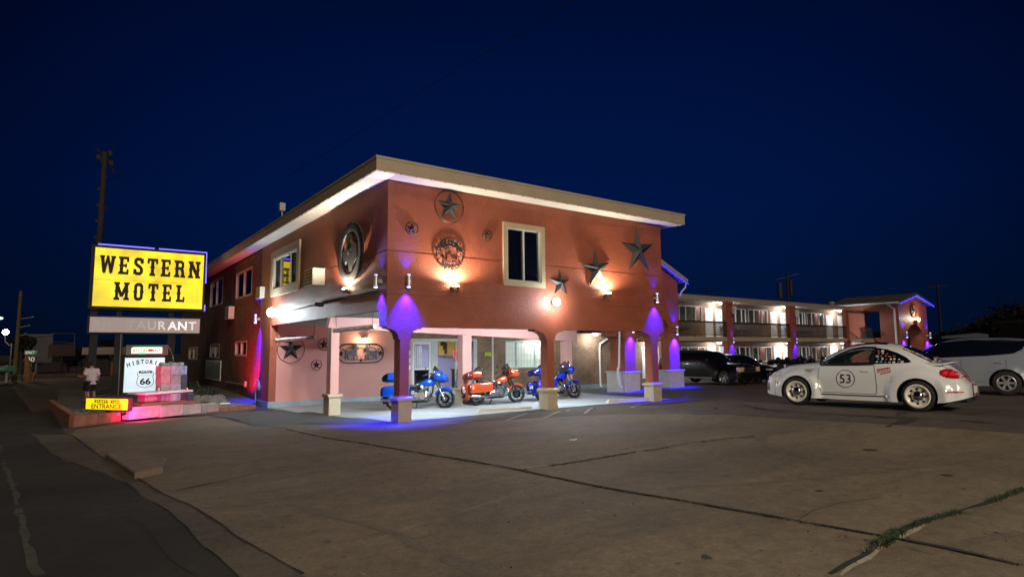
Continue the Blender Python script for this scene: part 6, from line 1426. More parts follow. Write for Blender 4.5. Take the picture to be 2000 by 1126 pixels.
def band(mb, c, r0, r1, w, a0, a1, n=16, pw=1):
    """curved fender band around a wheel (axis y)"""
    vs = []
    prof = [(-w/2, r0-.05), (-w/2, r0+.01), (-w*.35, r1), (0, r1+.008), (w*.35, r1), (w/2, r0+.01), (w/2, r0-.05)]
    for i in range(n+1):
        a = R(a0+(a1-a0)*i/n)
        for (y, r) in prof: vs.append((c[0]+math.cos(a)*r, c[1]+y, c[2]+math.sin(a)*r))
    m = len(prof); mb.add(vs, [(i*m+j, i*m+j+1, (i+1)*m+j+1, (i+1)*m+j) for i in range(n) for j in range(m-1)])
def motorcycle(name, loc, rz, lab, paint, paint2, fairing='nose', steer=-.25, lean=.14, grp=None, detail=True, forkm=None, fm=None):
    T = thing(name, lab, 'motorcycle', loc, 0, grp); T.rotation_euler = (-lean, 0, rz); T.scale = (1.11, 1.11, 1.11); T.rotation_mode = 'XYZ'
    K = dict(world=False)
    T.rotation_euler = (Matrix.Rotation(rz, 3, 'Z') @ Matrix.Rotation(-lean, 3, 'X')).to_euler()
    fa = Vector((1.63, 0, .335)); ra = Vector((0, 0, .325))
    wheel(T, 'rear_wheel', ra, .325, .17, .235, 9, M_CHROME)
    hs = Vector((1.30, 0, .98)); Ms = Matrix.Translation(hs) @ Matrix.Rotation(steer, 4, Vector((-.33, 0, .645)).normalized()) @ Matrix.Translation(-hs)
    fc = Ms @ fa
    wheel(T, 'front_wheel', fc, .335, .115, .275, 9, fm or M_CHROME, steer)
    g = MB(); [g.cyl(Ms @ Vector((1.63, s*.115, .335)), Ms @ Vector((1.46, s*.115, .67)), .036, .032, 12) for s in (1, -1)]; [g.cyl(Ms @ Vector((1.46, s*.115, .67)), Ms @ Vector((1.30, s*.115, .98)), .028, n=12) for s in (1, -1)]
    g.cyl(Ms @ Vector((1.63, -.12, .335)), Ms @ Vector((1.63, .12, .335)), .03, n=10); obj('fork', g, forkm or M_CHROME, T, smooth=True, **K)
    g = MB(); band(g, (1.63, 0, .335), .355, .372, .14, 48, 160); g.v = [Ms @ v for v in g.v]; obj('front_fender', g, paint, T, smooth=True, **K)
    g = MB(); band(g, (0, 0, .325), .37, .40, .22, 35, 200); obj('rear_fender', g, paint, T, smooth=True, **K)
    g = MB(); blob(g, [(1.32, 0, .86, .03, .05, .9), (1.29, 0, .87, .09, .09, .9), (1.20, 0, .875, .135, .125, .85), (1.08, 0, .855, .15, .135, .8), (.95, 0, .82, .135, .115, .8), (.82, 0, .78, .10, .08, .85), (.74, 0, .755, .06, .05, .9)], 20); obj('tank', g, paint, T, smooth=True, **K)
    g = MB(); blob(g, [(1.22, 0, 1.0, .01, .012, 1), (1.15, 0, 1.0, .035, .02, 1), (1.0, 0, .975, .04, .02, 1), (.86, 0, .915, .03, .015, 1)], 10); obj('tank_console', g, M_BLACKP, T, smooth=True, **K)
    g = MB(); blob(g, [(.86, 0, .80, .06, .03, .8), (.80, 0, .775, .12, .05, .8), (.62, 0, .725, .18, .055, .75), (.45, 0, .73, .19, .06, .7), (.36, 0, .79, .17, .09, .7), (.22, 0, .815, .15, .06, .7), (.08, 0, .82, .13, .05, .8)], 16); obj('seat', g, mat('black_vinyl', (.014, .013, .013), .45), T, smooth=True, **K)
    for s in (1, -1):
        g = MB(); blob(g, [(.50, s*.275, .60, .07, .115, .5), (.48, s*.28, .595, .095, .155, .45), (.2, s*.29, .58, .11, .17, .42), (-.12, s*.29, .565, .115, .18, .42), (-.34, s*.285, .55, .10, .17, .45), (-.38, s*.28, .55, .07, .13, .5)], 20); o = obj('saddlebag', g, paint, T, smooth=True, **K)
        g = MB(); blob(g, [(-.375, s*.28, .55, .09, .15, .5), (-.41, s*.27, .54, .085, .14, .5), (-.43, s*.26, .53, .06, .10, .6)], 14); obj('end_cap', g, paint2, o, smooth=True, **K)
        if detail: g = MB(); g.bbox(.02, .17, s*.385-.008, s*.405+.005, .66, .69, .004) if s > 0 else g.bbox(.02, .17, -.41, -.385, .66, .69, .004); obj('latch', g, M_CHROME, o, **K)
    # top case
    g = MB(); blob(g, [(.16, 0, 1.05, .22, .07, .45), (.13, 0, 1.05, .265, .115, .42), (-.05, 0, 1.045, .285, .135, .40), (-.22, 0, 1.035, .28, .135, .42)], 24); o = obj('top_case', g, paint, T, smooth=True, **K)
    g = MB(); blob(g, [(-.222, 0, 1.035, .279, .134, .42), (-.32, 0, 1.01, .26, .12, .45), (-.40, 0, .985, .21, .085, .5), (-.43, 0, .975, .12, .04, .6)], 24); obj('tail_lens', g, paint2, o, smooth=True, **K)
    g = MB(); blob(g, [(.26, 0, 1.14, .14, .07, .7), (.22, 0, 1.17, .19, .13, .65), (.12, 0, 1.20, .18, .12, .65), (.03, 0, 1.20, .12, .06, .8)], 16); obj('backrest', g, mat('black_vinyl', (0, 0, 0)), T, smooth=True, **K)
    g = MB(); g.tube([(.30, .12, .84), (.0, .16, .90), (-.25, .12, .90), (-.25, -.12, .90), (.0, -.16, .90), (.30, -.12, .84)], .014, n=6); g.tube([(.05, .15, .90), (.0, .2, .70)], .012, n=6); g.tube([(.05, -.15, .90), (.0, -.2, .70)], .012, n=6); g.box(-.2, .2, -.1, .1, .885, .905); obj('rack', g, M_CHROME, T, smooth=True, **K)
    # engine
    g = MB(); g.cyl((.84, -.15, .40), (.84, .15, .40), .155, n=20); g.bbox(.48, .95, -.12, .12, .27, .46, .03); g.bbox(.45, 1.0, .12, .20, .30, .50, .05); g.cyl((.88, -.16, .40), (.88, -.21, .40), .10, n=18); g.cyl((.60, .18, .40), (.60, .22, .40), .11, n=18)
    obj('crankcase', g, mat('polished_alloy', (.55, .56, .58), .22, .9, var=.15, vs=12), T, smooth=True, **K)
    for a in (24, -22):
        Me = Matrix.Translation((.84, 0, .42)) @ Matrix.Rotation(R(a), 4, 'Y'); g = MB()
        for i in range(9): r_ = .088 if i < 8 else .07; g.cyl(Me @ Vector((0, 0, .13+i*.019)), Me @ Vector((0, 0, .140+i*.019)), r_, n=14)
        g.cyl(Me @ Vector((0, 0, .1)), Me @ Vector((0, 0, .31)), .062, n=12); g.bbox(-.075, .075, -.085, .085, .31, .38, .02, Me); g.bbox(-.06, .06, -.09, .09, .385, .41, .012, Me); obj('cylinder', g, mat('polished_alloy', (1, 1, 1)), T, smooth=True, **K)
    g = MB(); g.cyl((.85, -.14, .66), (.85, -.20, .66), .085, .095, 20); g.cyl((.85, -.20, .66), (.85, -.215, .66), .095, .05, 20); obj('air_cleaner', g, M_CHROME, T, smooth=True, **K)
    for s in (-1, 1):
        g = MB(); g.tube([(.93, s*.10, .62), (1.03, s*.15, .55), (1.0, s*.17, .38), (.80, s*.19, .30), (.5, s*.23, .29), (.35, s*.25, .28)], .024, n=8); g.tube([(.40, s*.25, .28), (.33, s*.255, .28), (-.30, s*.28, .30), (-.44, s*.285, .31)], [.03, .05, .052, .046], n=12); obj('exhaust', g, M_CHROME, T, smooth=True, **K)
    g = MB(); g.tube([(1.25, 0, .95), (1.22, 0, .55), (1.05, 0, .24), (.45, 0, .24), (.1, 0, .33)], .03, n=6); g.tube([(1.20, .10, .85), (.75, .12, .66), (.3, .13, .60), (0, .12, .33)], .02, n=6); g.tube([(1.20, -.10, .85), (.75, -.12, .66), (.3, -.13, .60), (0, -.12, .33)], .02, n=6); g.bbox(.75, 1.05, .22, .33, .28, .30, .006); g.bbox(.75, 1.05, -.33, -.22, .28, .30, .006); obj('frame', g, M_BLACKP, T, smooth=True, **K)
    g = MB(); g.tube([(1.14, 0, .60), (1.14, -.26, .52), (1.13, -.30, .40), (1.12, -.24, .30), (1.12, 0, .26)], .017, n=8); g.tube([(1.14, 0, .60), (1.14, .26, .52), (1.13, .30, .40), (1.12, .24, .30), (1.12, 0, .26)], .017, n=8); obj('crash_bar', g, M_CHROME, T, smooth=True, **K)
    g = MB(); g.tube([(.72, .14, .26), (.66, .34, .0)], .014, n=6); g.tube([(.66, .34, .02), (.72, .36, .015)], .018, n=6); obj('kickstand', g, M_BLACKP, T, **K)
    g = MB(); up = 1.16
    g.tube([Ms @ Vector(v) for v in ((1.0, -.42, up-.06), (1.10, -.38, up-.02), (1.24, -.24, up+.02), (1.28, -.08, up-.06), (1.28, .08, up-.06), (1.24, .24, up+.02), (1.10, .38, up-.02), (1.0, .42, up-.06))], .014, n=8); ob = obj('handlebar', g, M_CHROME, T, smooth=True, **K)
    g = MB()
    for s in (1, -1): g.cyl(Ms @ Vector((1.0, s*.42, up-.06)), Ms @ Vector((1.10, s*.385, up-.02)), .02, n=10)
    obj('grip', g, M_RUB, ob, **K)
    for s in (1, -1):
        g = MB(); g.tube([Ms @ Vector(v) for v in ((1.14, s*.36, up), (1.16, s*.40, up+.10), (1.14, s*.43, up+.16))], .008, n=5); c = Ms @ Vector((1.13, s*.44, up+.19)); g.sphere(c, .055, 14, 8, (.35, 1.15, .8)); obj('mirror', g, M_BLACKP, T, smooth=True, **K)
    # fairing
    if fairing == 'nose':
        g = MB(); blob(g, [(1.24, 0, 1.07, .26, .13, .7), (1.30, 0, 1.07, .37, .18, .75), (1.42, 0, 1.055, .40, .20, .8), (1.56, 0, 1.02, .36, .18, .85), (1.68, 0, .985, .26, .13, .95), (1.74, 0, .965, .13, .07, 1)], 24); o = obj('fairing', g, paint, T, smooth=True, **K)
        g = MB()
        for s in (1, -1): g.sphere((1.665, s*.13, .985), .062, 14, 8, (.7, 1.3, .8))
        obj('headlight', g, mat('lamp_glass', (.7, .72, .75), .08, .3), o, smooth=True, **K)
        g = MB(); blob(g, [(1.235, 0, 1.06, .25, .12, .7), (1.20, 0, 1.04, .2, .09, .8), (1.13, 0, 1.02, .10, .05, .9)], 16); obj('dash', g, M_BLACKP, o, smooth=True, **K)
    else:
        g = MB(); blob(g, [(1.26, 0, 1.08, .30, .12, .8), (1.34, 0, 1.08, .40, .17, .8), (1.44, 0, 1.07, .38, .17, .85), (1.52, 0, 1.05, .28, .15, .9), (1.57, 0, 1.03, .14, .10, 1)], 24); g.v = [Ms @ v for v in g.v]; o = obj('fairing', g, paint, T, smooth=True, **K)
        g = MB(); g.sphere(Ms @ Vector((1.56, 0, 1.0)), .095, 16, 10, (.6, 1, 1)); obj('headlight', g, mat('lamp_glass', (1, 1, 1)), o, smooth=True, **K)
        g = MB(); blob(g, [(1.255, 0, 1.08, .29, .115, .8), (1.20, 0, 1.06, .23, .09, .8), (1.15, 0, 1.04, .12, .05, .9)], 16); g.v = [Ms @ v for v in g.v]; obj('dash', g, M_BLACKP, o, smooth=True, **K)
    g = MB(); W_ = []
    for i in range(7):
        a = -1+2*i/6
        for j in range(4): t = j/3; W_.append((1.36+.10*(1-a*a)-.16*t, a*(.30-.05*t), 1.22-.07*a*a+t*(.20-.09*a*a)))
    g.add(W_, [(i*4+j, (i+1)*4+j, (i+1)*4+j+1, i*4+j+1) for i in range(6) for j in range(3)])
    if fairing != 'nose': g.v = [Ms @ v for v in g.v]
    obj('windshield', g, mat('smoked_screen', (.01, .011, .013), .05, alpha=.75), T, smooth=True, **K)
    g = MB(); g.bbox(-.47, -.455, -.09, .09, .44, .56, .004); obj('number_plate', g, mat('plate', (.6, .6, .55), .5), T, **K)
    g = MB(); g.sphere((-.40, 0, .66), .05, 12, 8, (.6, 1.4, .6)); obj('tail_light', g, mat('tail_red', (.45, .01, .01), .15, coat=1), T, smooth=True, **K)
    return T
P_BLUE = mat('metallic_blue', (.005, .085, .62), .22, .35, var=.03, coat=1); P_BLUE2 = mat('deep_blue', (.006, .012, .12), .2, .1, coat=1); P_BLK = mat('gloss_black', (.004, .004, .005), .3, coat=.15, spec=.25)
P_ORG = mat('burnt_orange', (.62, .085, .022), .22, .3, var=.03, coat=1); P_ORG2 = mat('dark_red_lens', (.16, .012, .010), .2, coat=1)
def place_bike(pxr, pxf, zoff=0, sc=1.11):
    a, b = at(*pxr), at(*pxf); d = (b-a).normalized(); mid = (a+b)/2; o = mid-d*.815*sc
    return (o.x, o.y, H(o.x, o.y)+.022), math.atan2(d.y, d.x)
G_ = 'touring motorcycles parked under the carport'
l, r = place_bike((768, 801), (872, 797)); motorcycle('motorcycle', l, r, 'bright blue touring motorcycle with top case right behind the corner pillar', P_BLUE, P_BLK, 'nose', -.35, grp=G_)
l, r = place_bike((937, 792), (1005, 787)); motorcycle('motorcycle', l, r, 'orange touring motorcycle with top case between the corner and middle pillars', P_ORG, P_ORG2, 'nose', -.10, grp=G_, forkm=M_BLACKP)
l, r = place_bike((1060, 783), (1122, 778)); motorcycle('motorcycle', l, r, 'deep blue touring motorcycle with top case half behind the middle pillar', mat('royal_blue', (.006, .03, .50), .2, .35, coat=1), P_BLUE2, 'batwing', -.12, grp=G_)
for i, (px, py, rz) in enumerate(((1516, 744, -1.2), (1533, 744, -1.3), (1556, 744, -1.25))):
    p = at(px, py); 
    p = deep(px, py, 37); motorcycle('motorcycle', (p.x, p.y, H(p.x, p.y)+.02), rz, ['black motorcycle beside the dark car with the keystone grille', 'black motorcycle in front of the lit white ground floor doors', 'black motorcycle nearest the hood of the white car'][i], P_BLK, P_BLK, 'batwing' if i else 'nose', .3, grp='black motorcycles before the guest wing', detail=False, fm=M_BLACKP, forkm=M_BLACKP)

# ------------------------------------------------------------------ cars
def interp(tab, u):
    if u <= tab[0][0]: return tab[0][1]
    for i in range(len(tab)-1):
        a, b = tab[i], tab[i+1]
        if u <= b[0]:
            # Catmull-Rom style smooth interpolation
            p0 = tab[i-1] if i else a; p3 = tab[i+2] if i+2 < len(tab) else b
            t = (u-a[0])/(b[0]-a[0]); h = b[0]-a[0]
            m0 = (b[1]-p0[1])/(b[0]-p0[0])*h if b[0] != p0[0] else 0; m1 = (p3[1]-a[1])/(p3[0]-a[0])*h if p3[0] != a[0] else 0
            return (2*t**3-3*t*t+1)*a[1]+(t**3-2*t*t+t)*m0+(-2*t**3+3*t*t)*b[1]+(t**3-t*t)*m1
    return tab[-1][1]
def sstep(a, b, x):
    t = max(0, min(1, (x-a)/(b-a))); return t*t*(3-2*t)
class Car:
    def __init__(s, L, T, W, Z, wheels, wr, n=1.7, m=3.0, bulge=None):
        s.L, s.T, s.W, s.Z, s.wheels, s.wr, s.n, s.m, s.bulge = L, T, W, Z, wheels, wr, n, m, bulge
    def ex(s, u): return (s.n(u) if callable(s.n) else s.n), (s.m(u) if callable(s.m) else s.m)
    def y(s, u, z):
        T, Z, W = interp(s.T, u), interp(s.Z, u), interp(s.W, u); n, m = s.ex(u)
        q = max(0, min(.9999, (z-Z)/(T-Z))); return W*(1-q**m)**(1/n)+(s.bulge(u, z) if s.bulge else 0)
    def z(s, u, y):
        T, Z, W = interp(s.T, u), interp(s.Z, u), interp(s.W, u); n, m = s.ex(u)
        q = min(.9999, abs(y)/W); return Z+(T-Z)*(1-q**n)**(1/m)
    def body(s, nu=150, nv=30):
        us = [s.L*i/nu for i in range(nu+1)]; vs = []; fs = []
        ring = 2*nv+1
        for u in us:
            T, Z, W = interp(s.T, u), interp(s.Z, u), interp(s.W, u); n, m = s.ex(u)
            row = []
            for j in range(nv+1):
                ph = PI/2*j/nv; yy = W*math.cos(ph)**(2/n) if j < nv else 0; zz = Z+(T-Z)*math.sin(ph)**(2/m)
                if s.bulge and j < nv: yy += s.bulge(u, zz)*min(1, yy/.3)
                row.append((yy, zz))
            full = row+[(-a, b) for a, b in row[-2::-1]]
            vs += [(s.L/2-u, a, b) for a, b in full]
        for i in range(nu):
            for j in range(ring-1): fs.append((i*ring+j, i*ring+j+1, (i+1)*ring+j+1, (i+1)*ring+j))
            fs.append((i*ring+ring-1, i*ring, (i+1)*ring, (i+1)*ring+ring-1))
        fs += [tuple(range(ring)), tuple(nu*ring+j for j in range(ring-1, -1, -1))]
        g = MB(); g.add(vs, fs); return g
    def patch(s, poly, eps=.004, sides=(1, -1), step=.07, mode='side'):
        bm = bmesh.new(); bm.faces.new([bm.verts.new((a, b, 0)) for a, b in poly]); bmesh.ops.triangulate(bm, faces=bm.faces[:])
        for ax in (0, 1):
            lo = min(p[ax] for p in poly); hi = max(p[ax] for p in poly); c = lo+step
            while c < hi: bmesh.ops.bisect_plane(bm, geom=bm.verts[:]+bm.edges[:]+bm.faces[:], plane_co=(c, 0, 0) if ax == 0 else (0, c, 0), plane_no=(1, 0, 0) if ax == 0 else (0, 1, 0)); c += step
        bm.verts.index_update(); g = MB(); P = [(v.co.x, v.co.y) for v in bm.verts]; F = [[v.index for v in f.verts] for f in bm.faces]; bm.free()
        if mode == 'side':
            for sd in sides: g.add([(s.L/2-a, sd*(s.y(a, b)+eps), b) for a, b in P], F)
        else: g.add([(s.L/2-a, b, s.z(a, b)+eps) for a, b in P], F)
        return g
    def line(s, pts, w=.012, eps=.005, sides=(1, -1), step=.04):
        """thin strip following the side surface along (u, z) points"""
        P = []
        for i in range(len(pts)-1):
            a, b = Vector(pts[i]), Vector(pts[i+1]); k = max(1, int((b-a).length/step)); P += [a.lerp(b, j/k) for j in range(k)]
        P.append(Vector(pts[-1])); g = MB()
        for sd in sides:
            vs = []
            for i, p in enumerate(P):
                t = (P[min(i+1, len(P)-1)]-P[max(i-1, 0)]).normalized(); q = Vector((-t.y, t.x))*w/2
                for e in (p+q, p-q): vs.append((s.L/2-e.x, sd*(s.y(e.x, e.y)+eps), e.y))
            g.add(vs, [(2*i, 2*i+1, 2*i+3, 2*i+2) for i in range(len(P)-1)])
        return g
def cut(o, cutters, mats=None):
    for c in cutters:
        m = o.modifiers.new('cut', 'BOOLEAN'); m.operation = 'DIFFERENCE'; m.solver = 'EXACT'; m.object = c
    dg = bpy.context.evaluated_depsgraph_get(); dg.update(); me = bpy.data.meshes.new_from_object(o.evaluated_get(dg)); o.modifiers.clear(); old = o.data; o.data = me; me.name = old.name
    for c in cutters: bpy.data.objects.remove(c)
    for c in ():
        pass
def build_body(car, T, paint, extra=()):
    g = car.body(); o = obj('body', g, [paint, mat('wheel_well', (.008, .008, .008), .9)], T, world=False, smooth=False)
    bm = bmesh.new(); bm.from_mesh(o.data); bmesh.ops.recalc_face_normals(bm, faces=bm.faces); bm.to_mesh(o.data); bm.free()
    cs = []
    for u in car.wheels:
        for sd in (1, -1):
            g = MB(); g.cyl((car.L/2-u, sd*.50, car.wr), (car.L/2-u, sd*1.4, car.wr), car.wr+.045, n=40); c = obj('cutter', g, [paint, mat('wheel_well', (0, 0, 0))], T, world=False); c.data.polygons.foreach_set('material_index', [1]*len(c.data.polygons)); cs.append(c)
    cs += list(extra); cut(o, cs); me = o.data; me.polygons.foreach_set('use_smooth', [True]*len(me.polygons)); me.set_sharp_from_angle(angle=R(35)); return o
def car_wheel(T, x, sd, y, r, w, rim_r, style, rimm, tyre=M_RUB, tag_='wheel'):
    M = Matrix.Translation((x, sd*y, r)) @ RX @ Matrix.Diagonal((1, 1, -sd, 1)); t = w/2   # local z+ points outwards
    g = MB(); g.lathe([(rim_r, -t), (r-.05, -t), (r-.012, -t*.75), (r, -t*.4), (r, t*.4), (r-.012, t*.75), (r-.05, t*.98), (rim_r+.02, t), (rim_r, t*.9)], 44, M, close=True)
    o = obj(tag_, g, tyre, T, world=False, smooth=True)
    g = MB()
    if style == 'steel':
        g.lathe([(rim_r+.015, t+.004), (rim_r-.01, t+.012), (rim_r-.03, t-.005), (rim_r-.055, t-.03), (rim_r-.10, t-.045), (.115, t-.035), (.0, t-.03)], 44, M)
        obj('rim', g, rimm, o, world=False, smooth=True)
        g = MB()
        for i in range(8):
            a0 = 2*PI*(i-.17)/8; a1 = 2*PI*(i+.17)/8
            vs = [M @ Vector((math.cos(a)*q, math.sin(a)*q, t-.018 if q > rim_r-.09 else t-.028)) for q, a in ((rim_r-.105, a0), (rim_r-.058, a0), (rim_r-.058, a1), (rim_r-.105, a1))]
            g.add(vs, [(0, 1, 2, 3)])
        obj('rim_slot', g, M_BLACKP, o, world=False)
        g = MB(); g.lathe([(.118, t-.034), (.112, t-.005), (.09, t+.022), (.05, t+.040), (0, t+.045)], 32, M); obj('hub_cap', g, M_CHROME, o, world=False, smooth=True)
    else:
        g.lathe([(rim_r+.008, t*.9), (rim_r-.012, t*.98), (rim_r-.03, t*.8), (rim_r-.03, -t*.6), (rim_r+.001, -t*.6)], 40, M, close=True)
        g.lathe([(0, t*.75), (.07, t*.72), (.075, t*.5), (0, t*.5)], 20, M)
        for i in range(style):
            a = 2*PI*i/style
            for q in (-.09, .09) if style <= 6 else (0,):
                p = Vector((math.cos(a+q*.4)*.05, math.sin(a+q*.4)*.05, t*.66)); e = Vector((math.cos(a+q)*(rim_r-.02), math.sin(a+q)*(rim_r-.02), t*.74)); d = (e-p); n_ = Vector((-d.y, d.x, 0)).normalized()*.020
                g.add([M @ v for v in (p-n_, p+n_, e+n_*1.2, e-n_*1.2, p-n_-Vector((0, 0, .04)), p+n_-Vector((0, 0, .04)), e+n_*1.2-Vector((0, 0, .03)), e-n_*1.2-Vector((0, 0, .03)))], [(0, 1, 2, 3), (0, 4, 5, 1), (1, 5, 6, 2), (2, 6, 7, 3), (3, 7, 4, 0), (4, 7, 6, 5)])
        obj('rim', g, rimm, o, world=False, smooth=True)
        g = MB(); g.lathe([(0, -t*.2), (rim_r-.04, -t*.2)], 24, M); obj('brake_disc', g, mat('brake_disc', (.05, .05, .05), .5, .6), o, world=False)
    return o
# ---- white rounded two-door car
BT = [(0, .60), (.04, .70), (.14, .80), (.35, .90), (.65, .97), (1.0, 1.015), (1.22, 1.05), (1.42, 1.17), (1.65, 1.31), (1.9, 1.41), (2.2, 1.475), (2.5, 1.495), (2.8, 1.475), (3.1, 1.40), (3.4, 1.27), (3.7, 1.11), (3.86, 1.02), (3.98, .95), (4.10, .84), (4.20, .70), (4.28, .60)]
BWd = [(0, .48), (.05, .58), (.2, .68), (.5, .74), (1.0, .80), (1.4, .845), (2.1, .86), (2.8, .86), (3.3, .84), (3.8, .80), (4.1, .74), (4.22, .66), (4.28, .56)]
BZ = [(0, .30), (.12, .24), (.5, .20), (3.7, .20), (4.1, .27), (4.28, .33)]
def bbulge(u, z):
    b = 0
    for uw, rr, am in ((.86, .60, .125), (3.40, .66, .085)):
        d = math.hypot(u-uw, (z-.33)*(1.0 if z > .33 else .6)); b = max(b, am*(1-sstep(rr-.16, rr, d)))
    b += .02*(1-sstep(.0, .10, abs(z-.24)))
    # front and rear bumper corners
    if u < .45: b += .085*(1-sstep(.30, .62, abs(z-.46)))*sstep(.45, .15, u)*sstep(-.02, .06, u) if z < .75 else 0
    if u > 3.7: b += .06*(1-sstep(.2, .42, abs(z-.46)))*sstep(3.7, 4.0, u)*sstep(4.29, 4.2, u)
    return b
beetle = Car(4.28, BT, BWd, BZ, (.86, 3.40), .335, n=lambda u: 2.6-.35*sstep(1.1, 1.9, u)+.3*sstep(3.6, 4.1, u), m=lambda u: 3.2, bulge=bbulge)
P_WHITE = mat('cream_white_paint', (.70, .72, .72), .14, var=.015, coat=1)
c_f, c_r = at(1552, 789), at(1779, 801.5); hd = (c_f-c_r).normalized(); lf = Vector((-hd.y, hd.x)); ctr = (c_f+c_r)/2-lf*.70
CZ_ = H(ctr.x, ctr.y)+.006
BC = thing('parked_car', 'cream-white rounded two-door car with black 53 in a circle on its door', 'car', (ctr.x, ctr.y, CZ_), math.atan2(hd.y, hd.x)); BC.scale = (.985, .97, 1.0); BC.location = (ctr.x-hd.x*.16, ctr.y-hd.y*.16, CZ_)
KW = dict(world=False)
win = [(1.37, .975), (1.58, 1.10), (1.80, 1.235), (2.04, 1.33), (2.28, 1.375), (2.55, 1.375), (2.8, 1.335), (3.02, 1.25), (3.18, 1.16), (3.29, 1.06), (3.22, 1.035), (2.9, 1.02), (2.56, 1.005), (2.0, .985)]
tun = [(1.50, 1.00), (1.62, 1.10), (1.82, 1.21), (2.05, 1.295), (2.28, 1.33), (2.52, 1.33), (2.54, 1.02), (2.0, 1.0)]
g = MB(); g.prism([(2.14-a, b) for a, b in tun], -1.3, 1.3, Mxz); c = obj('cutter', g, [P_WHITE, mat('wheel_well', (0, 0, 0))], BC, world=False, weld=True); c.data.polygons.foreach_set('material_index', [1]*len(c.data.polygons))
bodyo = build_body(beetle, BC, P_WHITE, (c,))
tint = mat('tinted_side_glass', (.01, .03, .028), .03, alpha=.42, coat=.6, var=0)
gf = [p for p in win if p[0] <= 2.55]; fwin = [(1.37, .975), (1.58, 1.10), (1.80, 1.235), (2.04, 1.33), (2.28, 1.375), (2.545, 1.375), (2.545, 1.005), (2.0, .985)]
qwin = [(2.56, 1.375), (2.8, 1.335), (3.02, 1.25), (3.18, 1.16), (3.29, 1.06), (3.22, 1.035), (2.9, 1.02), (2.56, 1.005)]
for sd in (1, -1): obj('side_glass', beetle.patch(fwin, .003, (sd,)), tint, BC, smooth=True, **KW)
# black frame between glass edge and opening
def strip_between(a, b): pass
for sd in (1, -1): obj('window_frame', beetle.line(fwin+[fwin[0]], .055, .005, (sd,)), M_BLACKP, BC, smooth=True, **KW)
obj('quarter_glass', beetle.patch(qwin, .004, (-1,)), M_GLASS, BC, smooth=True, **KW); oq = obj('quarter_glass', beetle.patch(qwin, .004, (1,)), M_GLASS, BC, smooth=True, **KW)
rs = random.Random(12); g = MB(); cols = [(.55, .55, .53), (.38, .39, .38), (.25, .07, .06), (.12, .18, .24), (.40, .34, .20), (.48, .47, .45)]
ms = [mat('sticker_%d' % i, c, .5) for i, c in enumerate(cols)]
for r_ in range(5):
    for c in range(8):
        u = 2.63+c*.082+rs.uniform(-.01, .01)+(.02 if r_ % 2 else 0); z = 1.055+r_*.062+rs.uniform(-.008, .008)
        top = 1.375-.9*max(0, u-2.6)**1.6*.9
        if z > 1.335-.62*max(0, u-2.72) or u > 3.2: continue
        g.mi(rs.randrange(6)); w_, h_ = rs.uniform(.016, .034), rs.uniform(.012, .026)
        P_ = [(u+w_*math.cos(2*PI*k/8), z+h_*math.sin(2*PI*k/8)) for k in range(8)] if rs.random() < .5 else [(u-w_, z-h_), (u+w_, z-h_*.9), (u+w_*.9, z+h_), (u-w_*.8, z+h_)]
        g.add([(2.14-a, beetle.y(a, b)+.007, b) for a, b in P_], [tuple(range(len(P_)))])
obj('stickers', g, ms, oq, **KW)
obj('windshield', beetle.patch([(1.27, -.50), (1.27, .50), (1.5, .42), (1.80, .36), (1.80, -.36), (1.5, -.42)], .006, mode='top'), M_GLASS, BC, smooth=True, **KW)
orw = obj('rear_glass', beetle.patch([(3.08, -.40), (3.08, .40), (3.4, .47), (3.72, .50), (3.72, -.50), (3.4, -.47)], .006, mode='top'), M_GLASS, BC, smooth=True, **KW)
g = MB()
for i in range(46):
    edge = i < 26; u = 3.12+.58*(i/26) if edge else 3.68+rs.uniform(-.03, .02); y = (.36+.10*(u-3.1)/.6) if edge else -.5+(i-26)*.052; g.mi(rs.randrange(6)); w_ = rs.uniform(.018, .034)
    if edge: y += rs.uniform(-.03, .02)
    P_ = [(u-w_, y-w_), (u+w_, y-w_), (u+w_, y+w_), (u-w_, y+w_)]; g.add([(2.14-a, b, beetle.z(a, b)+.011) for a, b in P_], [(0, 1, 2, 3)])
obj('stickers', g, ms, orw, **KW)
obj('roof_panel', beetle.patch([(1.92, -.30), (1.92, .30), (2.75, .32), (2.75, -.32)], .005, mode='top'), P_BLK, BC, smooth=True, **KW)
g = MB(); g.bbox(.25, .33, -.03, .03, 1.50, 1.545, .01); g.bbox(-.02, .02, -.02, .02, 1.495, 1.53, .005); obj('antenna_base', g, M_BLACKP, BC, **KW)
# interior seen through the glass
g = MB(); g.bbox(-.42, -.28, .18, .62, .95, 1.23, .05); g.bbox(-.42, -.28, -.62, -.18, .95, 1.23, .05); g.bbox(-.40, -.32, .30, .50, 1.22, 1.31, .03); g.bbox(-.40, -.32, -.50, -.30, 1.22, 1.31, .03); obj('seats', g, mat('dark_cloth', (.03, .03, .03), .9), BC, **KW)
g = MB(); Mw_ = Matrix.Translation((.22, .38, 1.02)) @ Matrix.Rotation(R(-65), 4, 'Y'); g.lathe([(.155, -.012), (.18, -.012), (.18, .012), (.155, .012)], 24, Mw_, close=True); g.bbox(-.15, .15, -.02, .02, -.01, .01, .004, Mw_); obj('steering_wheel', g, M_BLACKP, BC, smooth=True, **KW)
g = MB(); g.bbox(-.26, -.20, -.55, -.46, .98, 1.28, .01); obj('hanging_vest', g, mat('hi_vis', (.55, .75, .05), .7, emit=(.5, .7, .05), es=.12), BC, **KW)
g = beetle.line([(1.36, .96), (1.345, .80), (1.36, .55), (1.42, .36)], .010); h2 = beetle.line([(1.42, .345), (2.60, .335)], .009); g.add(h2.v, h2.f); h2 = beetle.line([(2.565, 1.0), (2.60, .80), (2.62, .50), (2.60, .34)], .010); g.add(h2.v, h2.f)
